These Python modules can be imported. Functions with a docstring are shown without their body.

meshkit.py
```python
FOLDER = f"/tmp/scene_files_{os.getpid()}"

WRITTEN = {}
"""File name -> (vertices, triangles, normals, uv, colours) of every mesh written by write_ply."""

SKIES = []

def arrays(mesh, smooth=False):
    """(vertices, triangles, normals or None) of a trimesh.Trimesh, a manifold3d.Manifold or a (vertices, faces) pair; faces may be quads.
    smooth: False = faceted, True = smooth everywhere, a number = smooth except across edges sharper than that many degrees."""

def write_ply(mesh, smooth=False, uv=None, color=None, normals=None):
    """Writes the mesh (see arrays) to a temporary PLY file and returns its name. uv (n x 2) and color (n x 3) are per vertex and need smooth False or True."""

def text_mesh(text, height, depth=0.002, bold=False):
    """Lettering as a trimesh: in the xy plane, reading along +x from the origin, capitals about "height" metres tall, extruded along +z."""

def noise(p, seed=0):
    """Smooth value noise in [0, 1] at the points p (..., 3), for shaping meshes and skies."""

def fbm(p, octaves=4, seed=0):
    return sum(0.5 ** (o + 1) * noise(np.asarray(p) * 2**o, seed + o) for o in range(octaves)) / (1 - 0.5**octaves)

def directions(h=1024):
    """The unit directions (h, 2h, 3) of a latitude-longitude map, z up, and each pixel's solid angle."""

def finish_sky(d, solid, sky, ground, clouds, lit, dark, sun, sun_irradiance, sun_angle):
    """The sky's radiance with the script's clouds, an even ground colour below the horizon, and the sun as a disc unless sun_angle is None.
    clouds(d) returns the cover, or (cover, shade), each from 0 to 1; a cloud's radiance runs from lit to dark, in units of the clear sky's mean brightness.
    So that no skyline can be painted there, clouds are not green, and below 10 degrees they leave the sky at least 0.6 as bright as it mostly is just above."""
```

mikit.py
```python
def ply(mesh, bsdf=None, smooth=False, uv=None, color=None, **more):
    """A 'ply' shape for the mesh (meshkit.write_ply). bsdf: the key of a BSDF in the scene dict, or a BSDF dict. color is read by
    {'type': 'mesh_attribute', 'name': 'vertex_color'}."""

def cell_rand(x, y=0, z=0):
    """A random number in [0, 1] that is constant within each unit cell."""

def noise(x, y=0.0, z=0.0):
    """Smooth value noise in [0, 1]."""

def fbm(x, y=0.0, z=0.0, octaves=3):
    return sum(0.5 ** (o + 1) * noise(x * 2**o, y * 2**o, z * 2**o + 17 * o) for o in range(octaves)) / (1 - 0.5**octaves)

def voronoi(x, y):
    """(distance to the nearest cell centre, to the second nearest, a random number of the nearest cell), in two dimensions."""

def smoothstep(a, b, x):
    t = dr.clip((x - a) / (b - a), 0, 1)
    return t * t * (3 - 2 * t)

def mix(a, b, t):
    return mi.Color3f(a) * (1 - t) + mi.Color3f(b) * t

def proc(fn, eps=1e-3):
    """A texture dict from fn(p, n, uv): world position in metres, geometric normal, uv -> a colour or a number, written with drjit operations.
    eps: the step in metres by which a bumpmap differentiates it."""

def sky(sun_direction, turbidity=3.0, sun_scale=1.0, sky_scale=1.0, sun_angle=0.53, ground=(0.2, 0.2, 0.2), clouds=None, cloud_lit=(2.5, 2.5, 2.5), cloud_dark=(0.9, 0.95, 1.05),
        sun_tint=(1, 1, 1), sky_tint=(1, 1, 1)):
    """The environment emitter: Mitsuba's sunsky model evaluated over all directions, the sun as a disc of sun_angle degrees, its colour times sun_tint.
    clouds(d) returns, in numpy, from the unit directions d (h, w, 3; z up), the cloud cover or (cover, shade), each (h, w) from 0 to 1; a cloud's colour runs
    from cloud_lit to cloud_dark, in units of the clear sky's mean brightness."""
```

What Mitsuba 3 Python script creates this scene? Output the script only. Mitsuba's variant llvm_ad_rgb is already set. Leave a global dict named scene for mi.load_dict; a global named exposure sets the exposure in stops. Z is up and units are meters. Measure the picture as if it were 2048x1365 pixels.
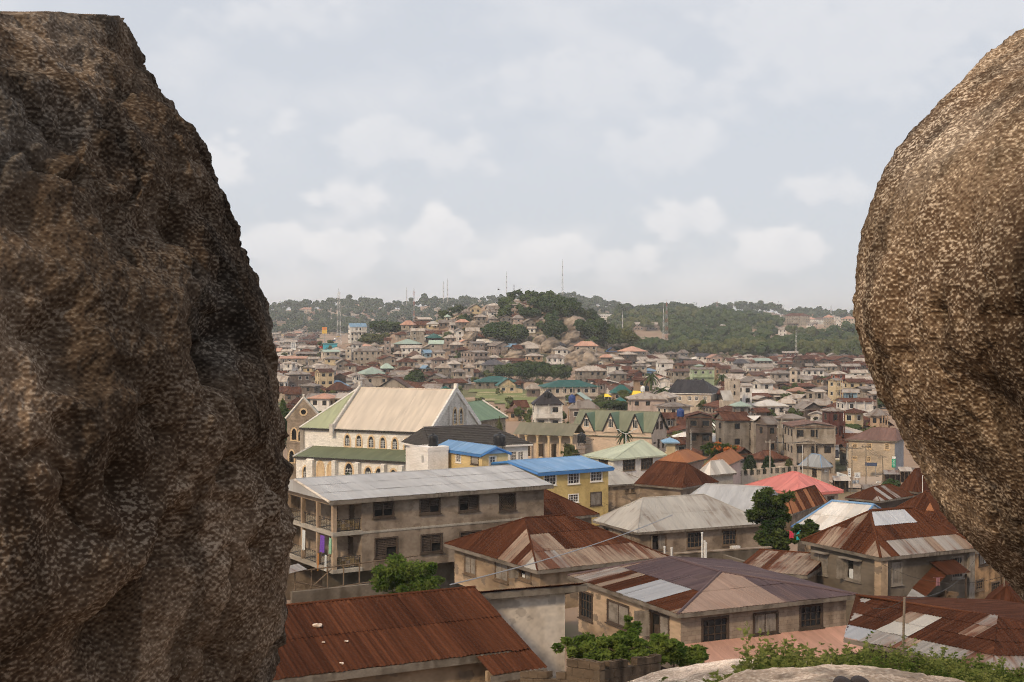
import math, random
import numpy as np, trimesh, drjit as dr
import mitsuba as mi
import mikit, meshkit
from mikit import ply, proc, noise, fbm, smoothstep, mix, cell_rand, voronoi

T = mi.ScalarTransform4f
scene, labels = {}, {}
rng = np.random.default_rng(7)
PI = math.pi

# ------------------------------------------------------------------ camera, sky, exposure
W_, H_ = 2048.0, 1365.0                       # pixel frame in which the photograph was measured
F_ = 2813.0                                   # focal length in those pixels (40 degrees across)
TH = math.atan(42.5 / F_)                     # looks down by 0.9 degree
EYE = np.array([0.0, 0.0, 30.0])              # eye on the rock, 30 m over the town
FW = np.array([0, math.cos(TH), -math.sin(TH)]); UP = np.array([0, math.sin(TH), math.cos(TH)]); RT = np.array([1.0, 0, 0])
scene['camera'] = {'type': 'thinlens', 'fov': 2 * math.degrees(math.atan(1024 / F_)), 'fov_axis': 'x', 'aperture_radius': 0.0015, 'focus_distance': 160.0,
                   'near_clip': 0.05, 'far_clip': 30000.0, 'to_world': T().look_at(origin=EYE.tolist(), target=(EYE + FW).tolist(), up=[0, 0, 1]),
                   'medium': {'type': 'ref', 'id': 'haze_air'}}
exposure = 1.65
SUN = np.array([-0.50, -0.74, 0.62])


HEAPS = [(-4.6, 7.0, 5.0, 1.5, .62), (2.2, 9.9, 6.4, 1.7, .5), (5.9, 7.1, 2.8, 1.2, .55), (13.5, 11.2, 7.5, 3.4, .5), (-2.9, 3.7, 1.3, 1.2, 1.0), (-6.9, 4.9, 2.8, 1.1, .85), (-6.8, 2.7, 1.5, 1.1, 1.0), (-9.6, 3.0, 1.4, 1.2, .9), (6.6, 4.2, 2.5, 1.1, .9),
         (11.3, 2.6, 2.8, 1.3, .95), (12.4, 5.3, 2.4, .9, .7), (-11.0, 11.8, 4.5, 1.3, .5), (2.2, 2.3, 2.4, 1.0, .95), (-.5, 1.8, 3.0, .9, .9), (4.5, 2.2, 3.0, 1.2, .9), (-14, 6, 4, 1.5, .8), (18, 5, 4, 1.5, .9), (-20, 3, 5, 1.6, .9), (22, 9, 5, 2, .7)]   # azimuth, height, half sizes in degrees, density


def clouds(d):
    az = np.degrees(np.arctan2(d[..., 0], d[..., 1])); el = np.degrees(np.arcsin(np.clip(d[..., 2], -1, 1)))
    P = lambda sx, sy, k: np.stack([az / sx, el / sy, 0 * az + k], -1)
    n1 = meshkit.fbm(P(2.6, 1.5, 3), 6, 11) - .5; n2 = meshkit.fbm(P(.8, .55, 8), 4, 23) - .5; n3 = meshkit.fbm(P(9, 4, 1), 5, 31) - .5
    c = np.clip((n3 + .35 * n1 + .05) / .20, 0, 1) * np.clip((el - 4.5) / 4, 0, 1) * .62            # broad soft sheets overhead and all round
    far_ = np.clip((np.abs(az) - 22) / 8, 0, 1); c = np.maximum(c, far_ * np.clip((n1 + n3 * .6 + .06 * np.exp(-el / 5)) / .12, 0, 1) * .8)
    crown = np.zeros_like(az)
    for a, e, w, h, k in HEAPS:
        y = (el - e) / h; f = 1 - np.sqrt(((az - a) / w) ** 2 + (y * np.where(y < 0, .8, 1.0)) ** 2) + n1 * 1.9 + n2 * .75
        t = np.clip(f / (.30 + .7 * (1 - k)), 0, 1); t = t * t * (3 - 2 * t) * k
        crown = np.where(t > c, np.clip(.45 + .55 * y + n2 * 1.2, 0, 1), crown); c = np.maximum(c, t)
    bank = np.clip(1.25 - el / 3.0 + n1 * 2.2, 0, 1) * .9                                   # the bright bank over the horizon
    crown = np.where(bank > c, .75, crown); c = np.maximum(c, bank)
    shade = np.clip(.62 - .62 * crown, 0, 1)
    veil = np.clip(.82 - .12 * np.exp(-el / 4.0) + .3 * n1, 0, 1)
    cover = np.maximum(veil, .80 + .19 * c)
    return cover, (1 - c) * .97 + c * shade


scene['sky'] = mikit.sky(SUN.tolist(), turbidity=4, sun_scale=0.62, sky_scale=1.0, sun_angle=6.0, clouds=clouds,
                         cloud_lit=(3.12, 3.09, 3.12), cloud_dark=(2.56, 2.63, 2.79), sun_tint=(1.0, .955, .89), ground=(.16, .14, .12))

# ------------------------------------------------------------------ helpers
def ray(px, py):
    return FW + (px - 1024) / F_ * RT + (682.5 - py) / F_ * UP


def at(px, py, Y):                            # the point at depth Y seen at that pixel of the survey
    d = ray(px, py)
    return EYE + d * (Y / d[1])


def on_z(px, py, z):
    d = ray(px, py)
    return EYE + d * ((z - EYE[2]) / d[2])


def to_px(p):
    p = np.asarray(p, float) - EYE
    k = p @ FW
    return 1024 + F_ * (p @ RT) / k, 682.5 - F_ * (p @ UP) / k


def numbered(name):
    key, k = name, 0
    while key in USED:
        k += 1
        key = f'{name}_{k:03d}'
    USED.add(key)
    return key


USED = set()


class MB:                                     # collects faces of ONE mesh
    def __init__(s):
        s.V, s.F, s.U, s.n = [], [], [], 0

    def add(s, v, f, uv=None):
        v = np.asarray(v, float); f = np.asarray(f, int)
        if len(f) == 0: return s
        if f.shape[1] == 4: f = np.vstack([f[:, [0, 1, 2]], f[:, [0, 2, 3]]])
        s.V.append(v); s.F.append(f + s.n); s.n += len(v)
        s.U.append(np.zeros((len(v), 2)) if uv is None else np.asarray(uv, float))
        return s

    def quad(s, a, b, c, d, uv=None): return s.add([a, b, c, d], [[0, 1, 2], [0, 2, 3]], uv)

    def poly(s, pts, uv=None): return s.add(pts, [[0, i, i + 1] for i in range(1, len(pts) - 1)], uv)

    def box(s, fr, u0, u1, v0, v1, w0, w1):
        c = [fr.p(u, v, w) for u in (u0, u1) for v in (v0, v1) for w in (w0, w1)]
        return s.add(c, [[0, 1, 3, 2], [4, 6, 7, 5], [0, 4, 5, 1], [2, 3, 7, 6], [0, 2, 6, 4], [1, 5, 7, 3]])

    def bar(s, p0, p1, r0, r1=None, n=6):
        p0, p1 = np.asarray(p0, float), np.asarray(p1, float); r1 = r0 if r1 is None else r1
        z = p1 - p0; z = z / (np.linalg.norm(z) + 1e-9)
        x = np.cross(z, [0, 0, 1] if abs(z[2]) < .9 else [1, 0, 0]); x /= np.linalg.norm(x); y = np.cross(z, x)
        a = np.arange(n) * 2 * PI / n
        ring = np.cos(a)[:, None] * x + np.sin(a)[:, None] * y
        i = np.arange(n); j = (i + 1) % n
        f = np.vstack([np.stack([i, j, j + n], 1), np.stack([i, j + n, i + n], 1), np.stack([0 * i + 2 * n, j, i], 1), np.stack([0 * i + 2 * n + 1, i + n, j + n], 1)])
        return s.add(np.vstack([p0 + ring * r0, p1 + ring * r1, [p0], [p1]]), f)

    def path(s, pts, rad, n=6):
        for k in range(len(pts) - 1):
            r0 = rad[k] if hasattr(rad, '__len__') else rad; r1 = rad[k + 1] if hasattr(rad, '__len__') else rad
            s.bar(pts[k], pts[k + 1], r0, r1, n)
        return s

    def arrays(s): return np.vstack(s.V), np.vstack(s.F), np.vstack(s.U)


def put(key, mb, mat, parent=None, smooth=False, uv=True):   # ONE entry of the scene
    key = numbered(parent + '__' + key if parent else key)
    if isinstance(mb, MB):
        if mb.n == 0: return key
        v, f, u = mb.arrays()
        mesh, u = (v, f), (u if np.any(u) else None)
    else:
        mesh, u = mb, None
    if u is not None and smooth not in (False, True): smooth = False
    scene[key] = ply(mesh, mat, smooth, uv=u)
    return key


def tag(key, label=None, cat=None, group=None, kind=None):
    d = labels.setdefault(key, {})
    if label: d['label'] = label
    if cat: d['category'] = cat
    if group: d['group'] = group
    if kind: d['kind'] = kind
    return key


class Frame:                                  # local axes u (a), v (b), w (up) at a point
    def __init__(s, o, a, b=None):
        s.o = np.asarray(o, float); a = np.asarray(a, float)[:2]; a = a / np.linalg.norm(a)
        s.a = np.array([a[0], a[1], 0]); s.b = np.array([-a[1], a[0], 0]) if b is None else np.asarray(b, float)

    def p(s, u, v, w): return s.o + s.a * u + s.b * v + np.array([0, 0, w])

    def loc(s, p):
        d = np.asarray(p) - s.o
        return d @ s.a, d @ s.b, d[2]


# ------------------------------------------------------------------ materials (albedo only; light comes from the sky)
def mat(name, fn, rough=.85, bump=None, bscale=1.0, spec=.25, eps=.004, **more):
    b = {'type': 'principled', 'base_color': proc(fn) if callable(fn) else {'type': 'rgb', 'value': list(fn)}, 'roughness': rough, 'specular': spec, **more}
    if bump: b = {'type': 'bumpmap', 'arbitrary': proc(bump, eps), 'scale': bscale, 'bsdf': b}
    scene[name] = {'type': 'twosided', 'bsdf': b}
    return name


def wallfn(c, dark=.5, amt=.5, k=1.0, peel=0):
    c = tuple(map(float, c)); d = (c[0] * dark, c[1] * dark * .93, c[2] * dark * .84)

    def fn(p, n, uv):
        h = p.x * .8 + p.y * .6
        st = noise(h * 2.6 * k, p.y * .3, p.z * .35 * k)
        bl = fbm(p.x * .45 * k, p.y * .45 * k, p.z * .7 * k, 4)
        fine = fbm(h * 7 * k, p.y * 2, p.z * 6 * k, 2)
        t = smoothstep(.38, .72, bl * .60 + st * .40) * amt
        col = mix(c, d, t) * (.80 + .40 * fine)
        if peel:                                # plaster fallen off in sharp-edged patches
            e = smoothstep(.60, .625, fbm(p.x * 1.3 + 4, p.y * 1.3, p.z * 1.6, 4)); col = mix(col, mi.Color3f(.19, .15, .115) * (.7 + .6 * fine), e * peel)
        return col
    return fn


def rooffn(c, c2, amt=.5, sheet=.35, k=1.0, tv=.14, rib=.0, off=-.08):
    """u runs along the eave in metres (plus 1000 x a whole number that sets the roof's own tone), v up the slope"""
    c, c2 = tuple(map(float, c)), tuple(map(float, c2))

    def fn(p, n, uv):
        idn = dr.floor(uv.x / 1000.0); u = uv.x - idn * 1000.0
        tone = 1 - tv * .5 + tv * cell_rand(idn, 3)
        sh = cell_rand(dr.floor(u / .8), dr.floor(uv.y / 2.4), idn)
        st = noise(u * 5.0 * k, uv.y * .45, idn * 3.7)
        bl = fbm(p.x * .55, p.y * .55, p.z * .55, 3)
        t = dr.clip(smoothstep(.40, .75, bl * .5 + st * .3 + sh * sheet + off) * amt * 2, 0, 1)
        if rib: tone = tone * (1 - rib * .5 + rib * cell_rand(dr.floor(u / .10), dr.floor(uv.y / 2.1), idn))
        return mix(c, c2, t) * tone * (.82 + .3 * st)
    return fn


RUST_D, RUST_M, RUST_L = (.060, .0215, .0110), (.080, .0290, .0145), (.175, .074, .037)
WALLS = {'c': (.49, .425, .355), 'w': (.66, .635, .605), 't': (.32, .28, .245), 'g': (.28, .262, .248), 'b': (.155, .122, .108), 'y': (.53, .43, .28), 'o': (.43, .305, .21),
         'p': (.45, .365, .325), 'n': (.34, .42, .28), 'u': (.20, .30, .38), 'R': (.28, .09, .055), 'm': (.16, .06, .05)}
WNAME = {'c': 'cream', 'w': 'white', 't': 'tan', 'g': 'grey', 'b': 'brown', 'y': 'yellow', 'o': 'ochre', 'p': 'pinkish', 'n': 'mint green', 'u': 'pale blue', 'R': 'brick red', 'm': 'dark red'}
for k_, c_ in WALLS.items(): mat('wall_' + k_, wallfn(c_, .5, .6))
for k_, c_ in WALLS.items(): mat('old_wall_' + k_, wallfn(tuple(.68 * q for q in c_), .45, .8))
ROOFS = {'r': ((.075, .030, .019), (.14, .060, .036), .4), 'g': ((.24, .21, .19), (.13, .095, .075), .5), 'l': ((.40, .35, .30), (.25, .19, .15), .5), 't': ((.020, .105, .092), (.03, .085, .075), .3),
         's': ((.33, .42, .36), (.28, .32, .26), .3), 'B': ((.17, .30, .44), (.28, .36, .44), .3), 'b': ((.045, .17, .42), (.05, .13, .30), .3), 'k': ((.022, .018, .020), (.035, .028, .028), .3),
         'K': ((.055, .052, .062), (.09, .08, .08), .4), 'P': ((.46, .27, .20), (.34, .18, .13), .4), 'm': ((.12, .075, .062), (.17, .10, .08), .4), 'w': ((.58, .55, .51), (.40, .35, .30), .4)}
RNAME = {'r': 'rusty', 'g': 'dull grey', 'l': 'pale grey', 't': 'teal', 's': 'pale mint', 'B': 'light blue', 'b': 'bright blue', 'k': 'black', 'K': 'dark slate', 'P': 'salmon', 'm': 'maroon', 'w': 'white'}
for k_, (a_, b_, t_) in ROOFS.items(): mat('roof_' + k_, rooffn(a_, b_, t_, tv=.5), rough=.75 if k_ in 'rgmP' else .55, spec=.12 if k_ in 'rm' else .3)
mat('rust_dark', rooffn(RUST_D, (.078, .030, .0165), .45, .1, 2.0, .2, .55), rough=.9, spec=.08)
mat('rust_mid', rooffn(RUST_M, RUST_L, .33, .05, 2.0, .2, .5), rough=.9, spec=.08)
mat('rust_pale', rooffn((.26, .195, .15), (.11, .046, .027), .85, .12, 1.8, .3, .4, .04), rough=.8)
mat('tin_new', rooffn((.33, .34, .365), (.24, .22, .21), .5, .1), rough=.45, metallic=.15)
mat('tin_bright', rooffn((.42, .44, .48), (.36, .37, .39), .3, .1), rough=.45)
mat('tin_old', rooffn((.265, .245, .23), (.13, .065, .042), .75, .12, 1.5, .2, .3, .02), rough=.6)
mat('tin_white', rooffn((.385, .365, .335), (.19, .155, .13), .6, .1, .8, .14, 0, -.03), rough=.6)
mat('tin_plum', rooffn((.082, .053, .058), (.125, .08, .07), .5, .1, 1.5, .16, .35, -.02), rough=.6)
mat('tin_pink', rooffn((.285, .20, .162), (.20, .125, .092), .5, .1, .9, .16, .2, -.02), rough=.65)
mat('tin_salmon', rooffn((.44, .255, .195), (.33, .18, .13), .4, .1, .8, .14, .15), rough=.7)
mat('tin_grey', rooffn((.385, .387, .395), (.29, .275, .265), .45, .2, .6), rough=.55)
mat('tin_blue', rooffn((.14, .27, .47), (.24, .34, .46), .3, .2, .6), rough=.5)
mat('tin_red', rooffn((.55, .18, .16), (.46, .20, .165), .3, .1, .6), rough=.5)
mat('tin_cream', rooffn((.57, .495, .41), (.50, .42, .335), .3, .1, .5, .06), rough=.6)
mat('tin_green', rooffn((.33, .355, .225), (.28, .29, .20), .35, .1, .5), rough=.6)
mat('tin_moss', rooffn((.118, .135, .080), (.16, .165, .105), .4, .1, .5), rough=.65)
mat('tin_dormer', rooffn((.185, .195, .135), (.22, .215, .155), .4, .1, .5), rough=.65)
mat('tin_sage', rooffn((.42, .455, .35), (.36, .385, .29), .3, .1, .5), rough=.55)
mat('tin_olive', rooffn((.19, .175, .125), (.13, .13, .085), .4, .2, .5), rough=.6)
mat('tin_orange', rooffn((.30, .125, .055), (.19, .075, .04), .45, .2), rough=.75)
mat('tin_verdigris', rooffn((.145, .215, .145), (.12, .17, .115), .35, .1, .5), rough=.6)
mat('plaster_grey', wallfn((.275, .22, .175), .40, .9, 1.0, .7), bump=lambda p, n, uv: fbm(p.x * 6, p.y * 6, p.z * 6, 3), bscale=.02)
mat('plaster_tan', wallfn((.42, .315, .22), .36, .85, 1.0, .9), bump=lambda p, n, uv: fbm(p.x * 6, p.y * 6, p.z * 6, 3), bscale=.02)
mat('plaster_white', wallfn((.58, .52, .455), .66, .7, 1.0, .35))
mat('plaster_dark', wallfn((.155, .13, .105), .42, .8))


def blockfn(c, amt=.6):
    base = wallfn(c, .45, amt)

    def fn(p, n, uv):
        h = dr.select(dr.abs(n.x) > dr.abs(n.y), p.y, p.x) * 1.1
        row = dr.floor(p.z / .23)
        fx = h / .46 + .5 * (row - 2 * dr.floor(row / 2)); fz = p.z / .23
        gx, gz = fx - dr.floor(fx), fz - row
        joint = dr.maximum(smoothstep(.05, .0, dr.minimum(gx, 1 - gx)), smoothstep(.10, .0, dr.minimum(gz, 1 - gz)))
        return base(p, n, uv) * (.90 + .2 * cell_rand(dr.floor(fx), row)) * (1 - .28 * joint)
    return fn


mat('block_grey', blockfn((.275, .225, .18), .8))
mat('stone_pale', blockfn((.74, .71, .665), .18))
mat('stone_grey', blockfn((.60, .565, .52), .35))
mat('stone_brown', blockfn((.33, .265, .205), .6))
mat('cream_trim', wallfn((.62, .47, .30), .7, .4))
mat('white_paint', wallfn((.70, .68, .66), .75, .35))
mat('yellow_wall', wallfn((.52, .40, .17), .5, .5))
mat('yellow_pale', wallfn((.60, .47, .24), .6, .45))
mat('pink_wall', wallfn((.56, .445, .36), .7, .35))
mat('wood_grey', wallfn((.24, .215, .19), .4, .7, 4.0), bump=lambda p, n, uv: noise((p.x + p.y) * 30, 0, p.z * 3), bscale=.01)
mat('wood_dark', wallfn((.075, .055, .043), .5, .6, 3.0))
mat('wood_mid', wallfn((.16, .115, .08), .5, .6, 3.0))
mat('fascia_wood', wallfn((.19, .165, .14), .35, .8, 3.0))
mat('glass_dark', (.018, .021, .026), rough=.12, spec=.6)
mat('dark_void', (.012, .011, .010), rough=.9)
mat('iron_dark', (.035, .032, .030), rough=.6)
mat('steel_white', (.62, .62, .61), rough=.5)
mat('steel_grey', (.32, .32, .33), rough=.5, metallic=.3)
mat('mast_red', (.30, .13, .11), rough=.6)
mat('tank_black', (.02, .02, .022), rough=.35)
mat('tank_blue', (.03, .06, .20), rough=.4)
mat('pole_wood', wallfn((.20, .165, .13), .5, .6, 3.0))
mat('concrete', wallfn((.36, .33, .29), .5, .6))
mat('mortar_black', wallfn((.12, .095, .07), .4, .7, 2.0))
mat('block_black', wallfn((.115, .083, .056), .22, 1.0, 2.0), bump=lambda p, n, uv: fbm(p.x * 14, p.y * 14, p.z * 14, 3), bscale=.03)
for nm_, c_ in dict(cloth_mauve=(.22, .11, .13), cloth_purple=(.16, .07, .40), cloth_green=(.28, .50, .36), cloth_white=(.55, .58, .60), cloth_red=(.55, .05, .10), cloth_teal=(.03, .42, .48), cloth_orange=(.45, .20, .06),
                    cloth_blue=(.06, .09, .28), sign_green=(.02, .30, .19), sign_blue=(.05, .07, .13), sign_white=(.66, .68, .68), sign_yellow=(.62, .40, .05), sign_orange=(.6, .20, .05),
                    paint_red=(.5, .04, .03), paint_blue=(.05, .12, .36), cyan_paint=(.06, .36, .48), canopy_yellow=(.80, .58, .06)).items(): mat(nm_, c_, rough=.8)


def rockfn(lo, mid, hi, s=1.0, lich=.5):

    def fn(p, n, uv):
        g = noise(p.x * 88 * s, p.y * 88 * s, p.z * 104 * s)
        g2 = noise(p.x * 180 * s + 5, p.y * 180 * s, p.z * 200 * s)
        v = fbm(p.x * 7 * s, p.y * 7 * s, p.z * .9 * s, 3)
        b = fbm(p.x * 2.2 * s, p.y * 2.2 * s, p.z * 1.6 * s, 4)
        b2 = fbm(p.x * 6 * s + 9, p.y * 6 * s, p.z * 4 * s, 3)
        c = mix(lo, mid, smoothstep(.30, .66, g * .55 + b * .45))
        c = mix(c, hi, smoothstep(.53, .70, g * .50 + g2 * .25 + b2 * .25) * (.95 if lich == .5 else lich))
        c = c * (1 - .45 * smoothstep(.52, .68, v))
        pale = smoothstep(.55, .72, fbm(p.x * 1.7 * s + 11, p.y * 1.7 * s, p.z * 1.3 * s + 5, 4)); grey = (c.x + c.y + c.z) / 3
        c = mix(c, mi.Color3f(grey * 1.28, grey * 1.18, grey * 1.05) * 1.25, pale * (.22 if lich == .5 else .5))      # paler, greyer weathered faces
        return c * (.26 + 1.42 * smoothstep(.22, .78, fbm(p.x * .8 * s + 3, p.y * .8 * s, p.z * .55 * s, 4)) * (.45 + .75 * b) + .25 * b)
    return fn


mat('granite_brown', rockfn((.066, .042, .027), (.165, .117, .080), (.32, .255, .195), 1.0, .85), rough=.95, spec=.08,
    bump=lambda p, n, uv: noise(p.x * 88, p.y * 88, p.z * 104) * .7 + noise(p.x * 180, p.y * 180, p.z * 200) * .3, bscale=.007, eps=.003)
mat('granite_gold', rockfn((.070, .042, .025), (.185, .133, .088), (.44, .355, .265)), rough=.9, spec=.12,
    bump=lambda p, n, uv: noise(p.x * 88, p.y * 88, p.z * 104) * .7 + noise(p.x * 180, p.y * 180, p.z * 200) * .3, bscale=.010, eps=.003)
mat('granite_pale', rockfn((.36, .28, .22), (.56, .46, .385), (.66, .58, .49), .6), rough=.85, bump=lambda p, n, uv: noise(p.x * 36, p.y * 36, p.z * 40), bscale=.012)
mat('granite_far', lambda p, n, uv: mix((.115, .09, .072), (.34, .275, .215), smoothstep(.3, .72, fbm(p.x * .22, p.y * .22, p.z * .5, 4) * .6 + noise((p.x + p.z) * .5, p.y * .4, p.z * .08) * .4)), rough=.9)


def leaffn(c, c2, s=.25, fl=None):
    c, c2 = tuple(map(float, c)), tuple(map(float, c2))

    def fn(p, n, uv):
        t = smoothstep(.25, .75, fbm(p.x * s, p.y * s, p.z * s, 3))
        v = noise(p.x * 9 * s * 4, p.y * 9 * s * 4, p.z * 9 * s * 4)
        return mix(c, c2, t) * (.7 + .6 * v)
    return fn


def leaf(name, c, c2, s=.25, tr=.6):
    scene[name] = {'type': 'principledthin', 'base_color': proc(leaffn(c, c2, s)), 'roughness': .7, 'diff_trans': tr, 'spec_trans': 0.0}


def leaf_far(name, c, c2, s): scene[name] = {'type': 'twosided', 'bsdf': {'type': 'diffuse', 'reflectance': proc(leaffn(c, c2, s))}}


leaf('leaf_bright', (.05, .10, .018), (.17, .22, .05), 1.6, .8)
leaf('leaf_weed', (.07, .11, .025), (.24, .26, .085), 3.0, .8)
leaf('leaf_mid', (.028, .058, .016), (.095, .125, .035), 1.0, .6)
leaf_far('leaf_dark', (.025, .043, .018), (.060, .082, .031), .10)
leaf_far('leaf_far', (.022, .037, .019), (.050, .066, .034), .035)
leaf_far('leaf_olive', (.045, .06, .022), (.095, .10, .04), .08)
scene['flower_orange'] = {'type': 'twosided', 'bsdf': {'type': 'diffuse', 'reflectance': {'type': 'rgb', 'value': [.42, .13, .03]}}}
mat('bark', wallfn((.15, .115, .085), .5, .6, 2.0))
mat('soil', lambda p, n, uv: mix(mix((.30, .235, .18), (.16, .12, .09), fbm(p.x * 1.2, p.y * 1.2, p.z * 1.2, 4) * .6 + noise(p.x * 40, p.y * 40, p.z * 40) * .4), mix(mix((.17, .115, .08), (.25, .185, .14), fbm(p.x * .06, p.y * .06, 0, 4)), (.075, .085, .035), smoothstep(.60, .70, fbm(p.x * .02 + 5, p.y * .02, 0, 4)) * .8), smoothstep(14, 24, dr.sqrt(p.x * p.x + p.y * p.y))), rough=.95)
mat('lawn', lambda p, n, uv: mix((.12, .135, .055), (.24, .20, .12), smoothstep(.48, .7, fbm(p.x * .12, p.y * .12, 0, 4))), rough=.95)
mat('road_dirt', lambda p, n, uv: mix((.33, .27, .22), (.24, .19, .15), fbm(p.x * .2, p.y * .2, 0, 3)), rough=.95)

# ------------------------------------------------------------------ the ground: one sheet to beyond the last ridge
GY = np.array([-400, 0, 5, 8, 10, 15, 28, 40, 60, 75, 100, 150, 200, 950, 20000.])
GZ = np.array([-1.9, -1.75, -1.95, -2.9, -3.6, -5.4, -9.2, -12.4, -16.2, -18.9, -22.2, -26.4, -28, -28, -28.])
RS = np.array([-4000, 300, 530, 600, 650, 700, 760, 800, 850, 900, 950, 1000, 1060, 1130, 1190, 1240, 1260, 1320, 1400, 1440, 1500, 1545, 1575, 1640, 1700, 1800, 2100, 6000.])
RP = np.array([618, 614, 616, 611, 610, 608, 607, 611, 604, 606, 603, 602, 599, 597, 603, 616, 622, 626, 624, 617, 616, 617, 626, 630, 633, 634, 630, 625.])   # ridge line of the far hills


def sstep(a, b, x):
    t = np.clip((x - a) / (b - a), 0, 1)
    return t * t * (3 - 2 * t)


def gh(x, y):
    x, y = np.broadcast_arrays(np.asarray(x, float), np.asarray(y, float))
    yy = np.maximum(y, 1.0)
    s = 1024 + F_ * np.clip(x / np.maximum(yy, 60), -2, 2)
    z = np.interp(y, GY, GZ)
    nz = meshkit.fbm(np.stack([x / 60, y / 60, 0 * x], -1), 3, 3) - .5
    z = z + nz * 3.0 * sstep(250, 600, y) + (meshkit.fbm(np.stack([x / 4, y / 4, 0 * x], -1), 3, 4) - .5) * .5 * sstep(8, 30, y)
    z = z + 7.0 * sstep(1000, 1900, y) * sstep(1050, 850, s)
    # the boulder hill
    dx, dy = x - 18.0, y - 850.0
    hl = 38.0 * np.exp(-.5 * (dx / np.where(dx < 0, 82.0, 33.0)) ** 2) * np.exp(-.5 * (dy / np.where(dy < 0, 75.0, 150.0)) ** 2)
    z = z + hl * (1 + .25 * nz)
    # the wooded slope on the right
    z = z + (30 - 9 * sstep(1420, 1580, s)) * sstep(1050, 1700, y) * sstep(1150, 1270, s)
    ridge = (640 - np.interp(s, RS, RP)) / F_ * 2600
    rz = -28 + (ridge - 8 + 28) * sstep(1750, 2600, y) * (1 - .6 * sstep(2700, 3700, y)) + nz * 6 * sstep(1750, 2300, y)
    return 30 + np.where(y > 1750, np.maximum(z, rz), z)


def gz(x, y): return float(gh(np.array([x]), np.array([y]))[0])


def march(px, py, H=0.0, y0=55.0, y1=3300.0):
    d = ray(px, py); ys = np.concatenate([np.arange(y0, 1200, 2.0), np.arange(1200, y1, 6.0)])
    q = EYE + d[None] * (ys / d[1])[:, None]
    hit = np.nonzero(q[:, 2] <= gh(q[:, 0], q[:, 1]) + H)[0]
    return q[hit[0]] if len(hit) else None


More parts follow.
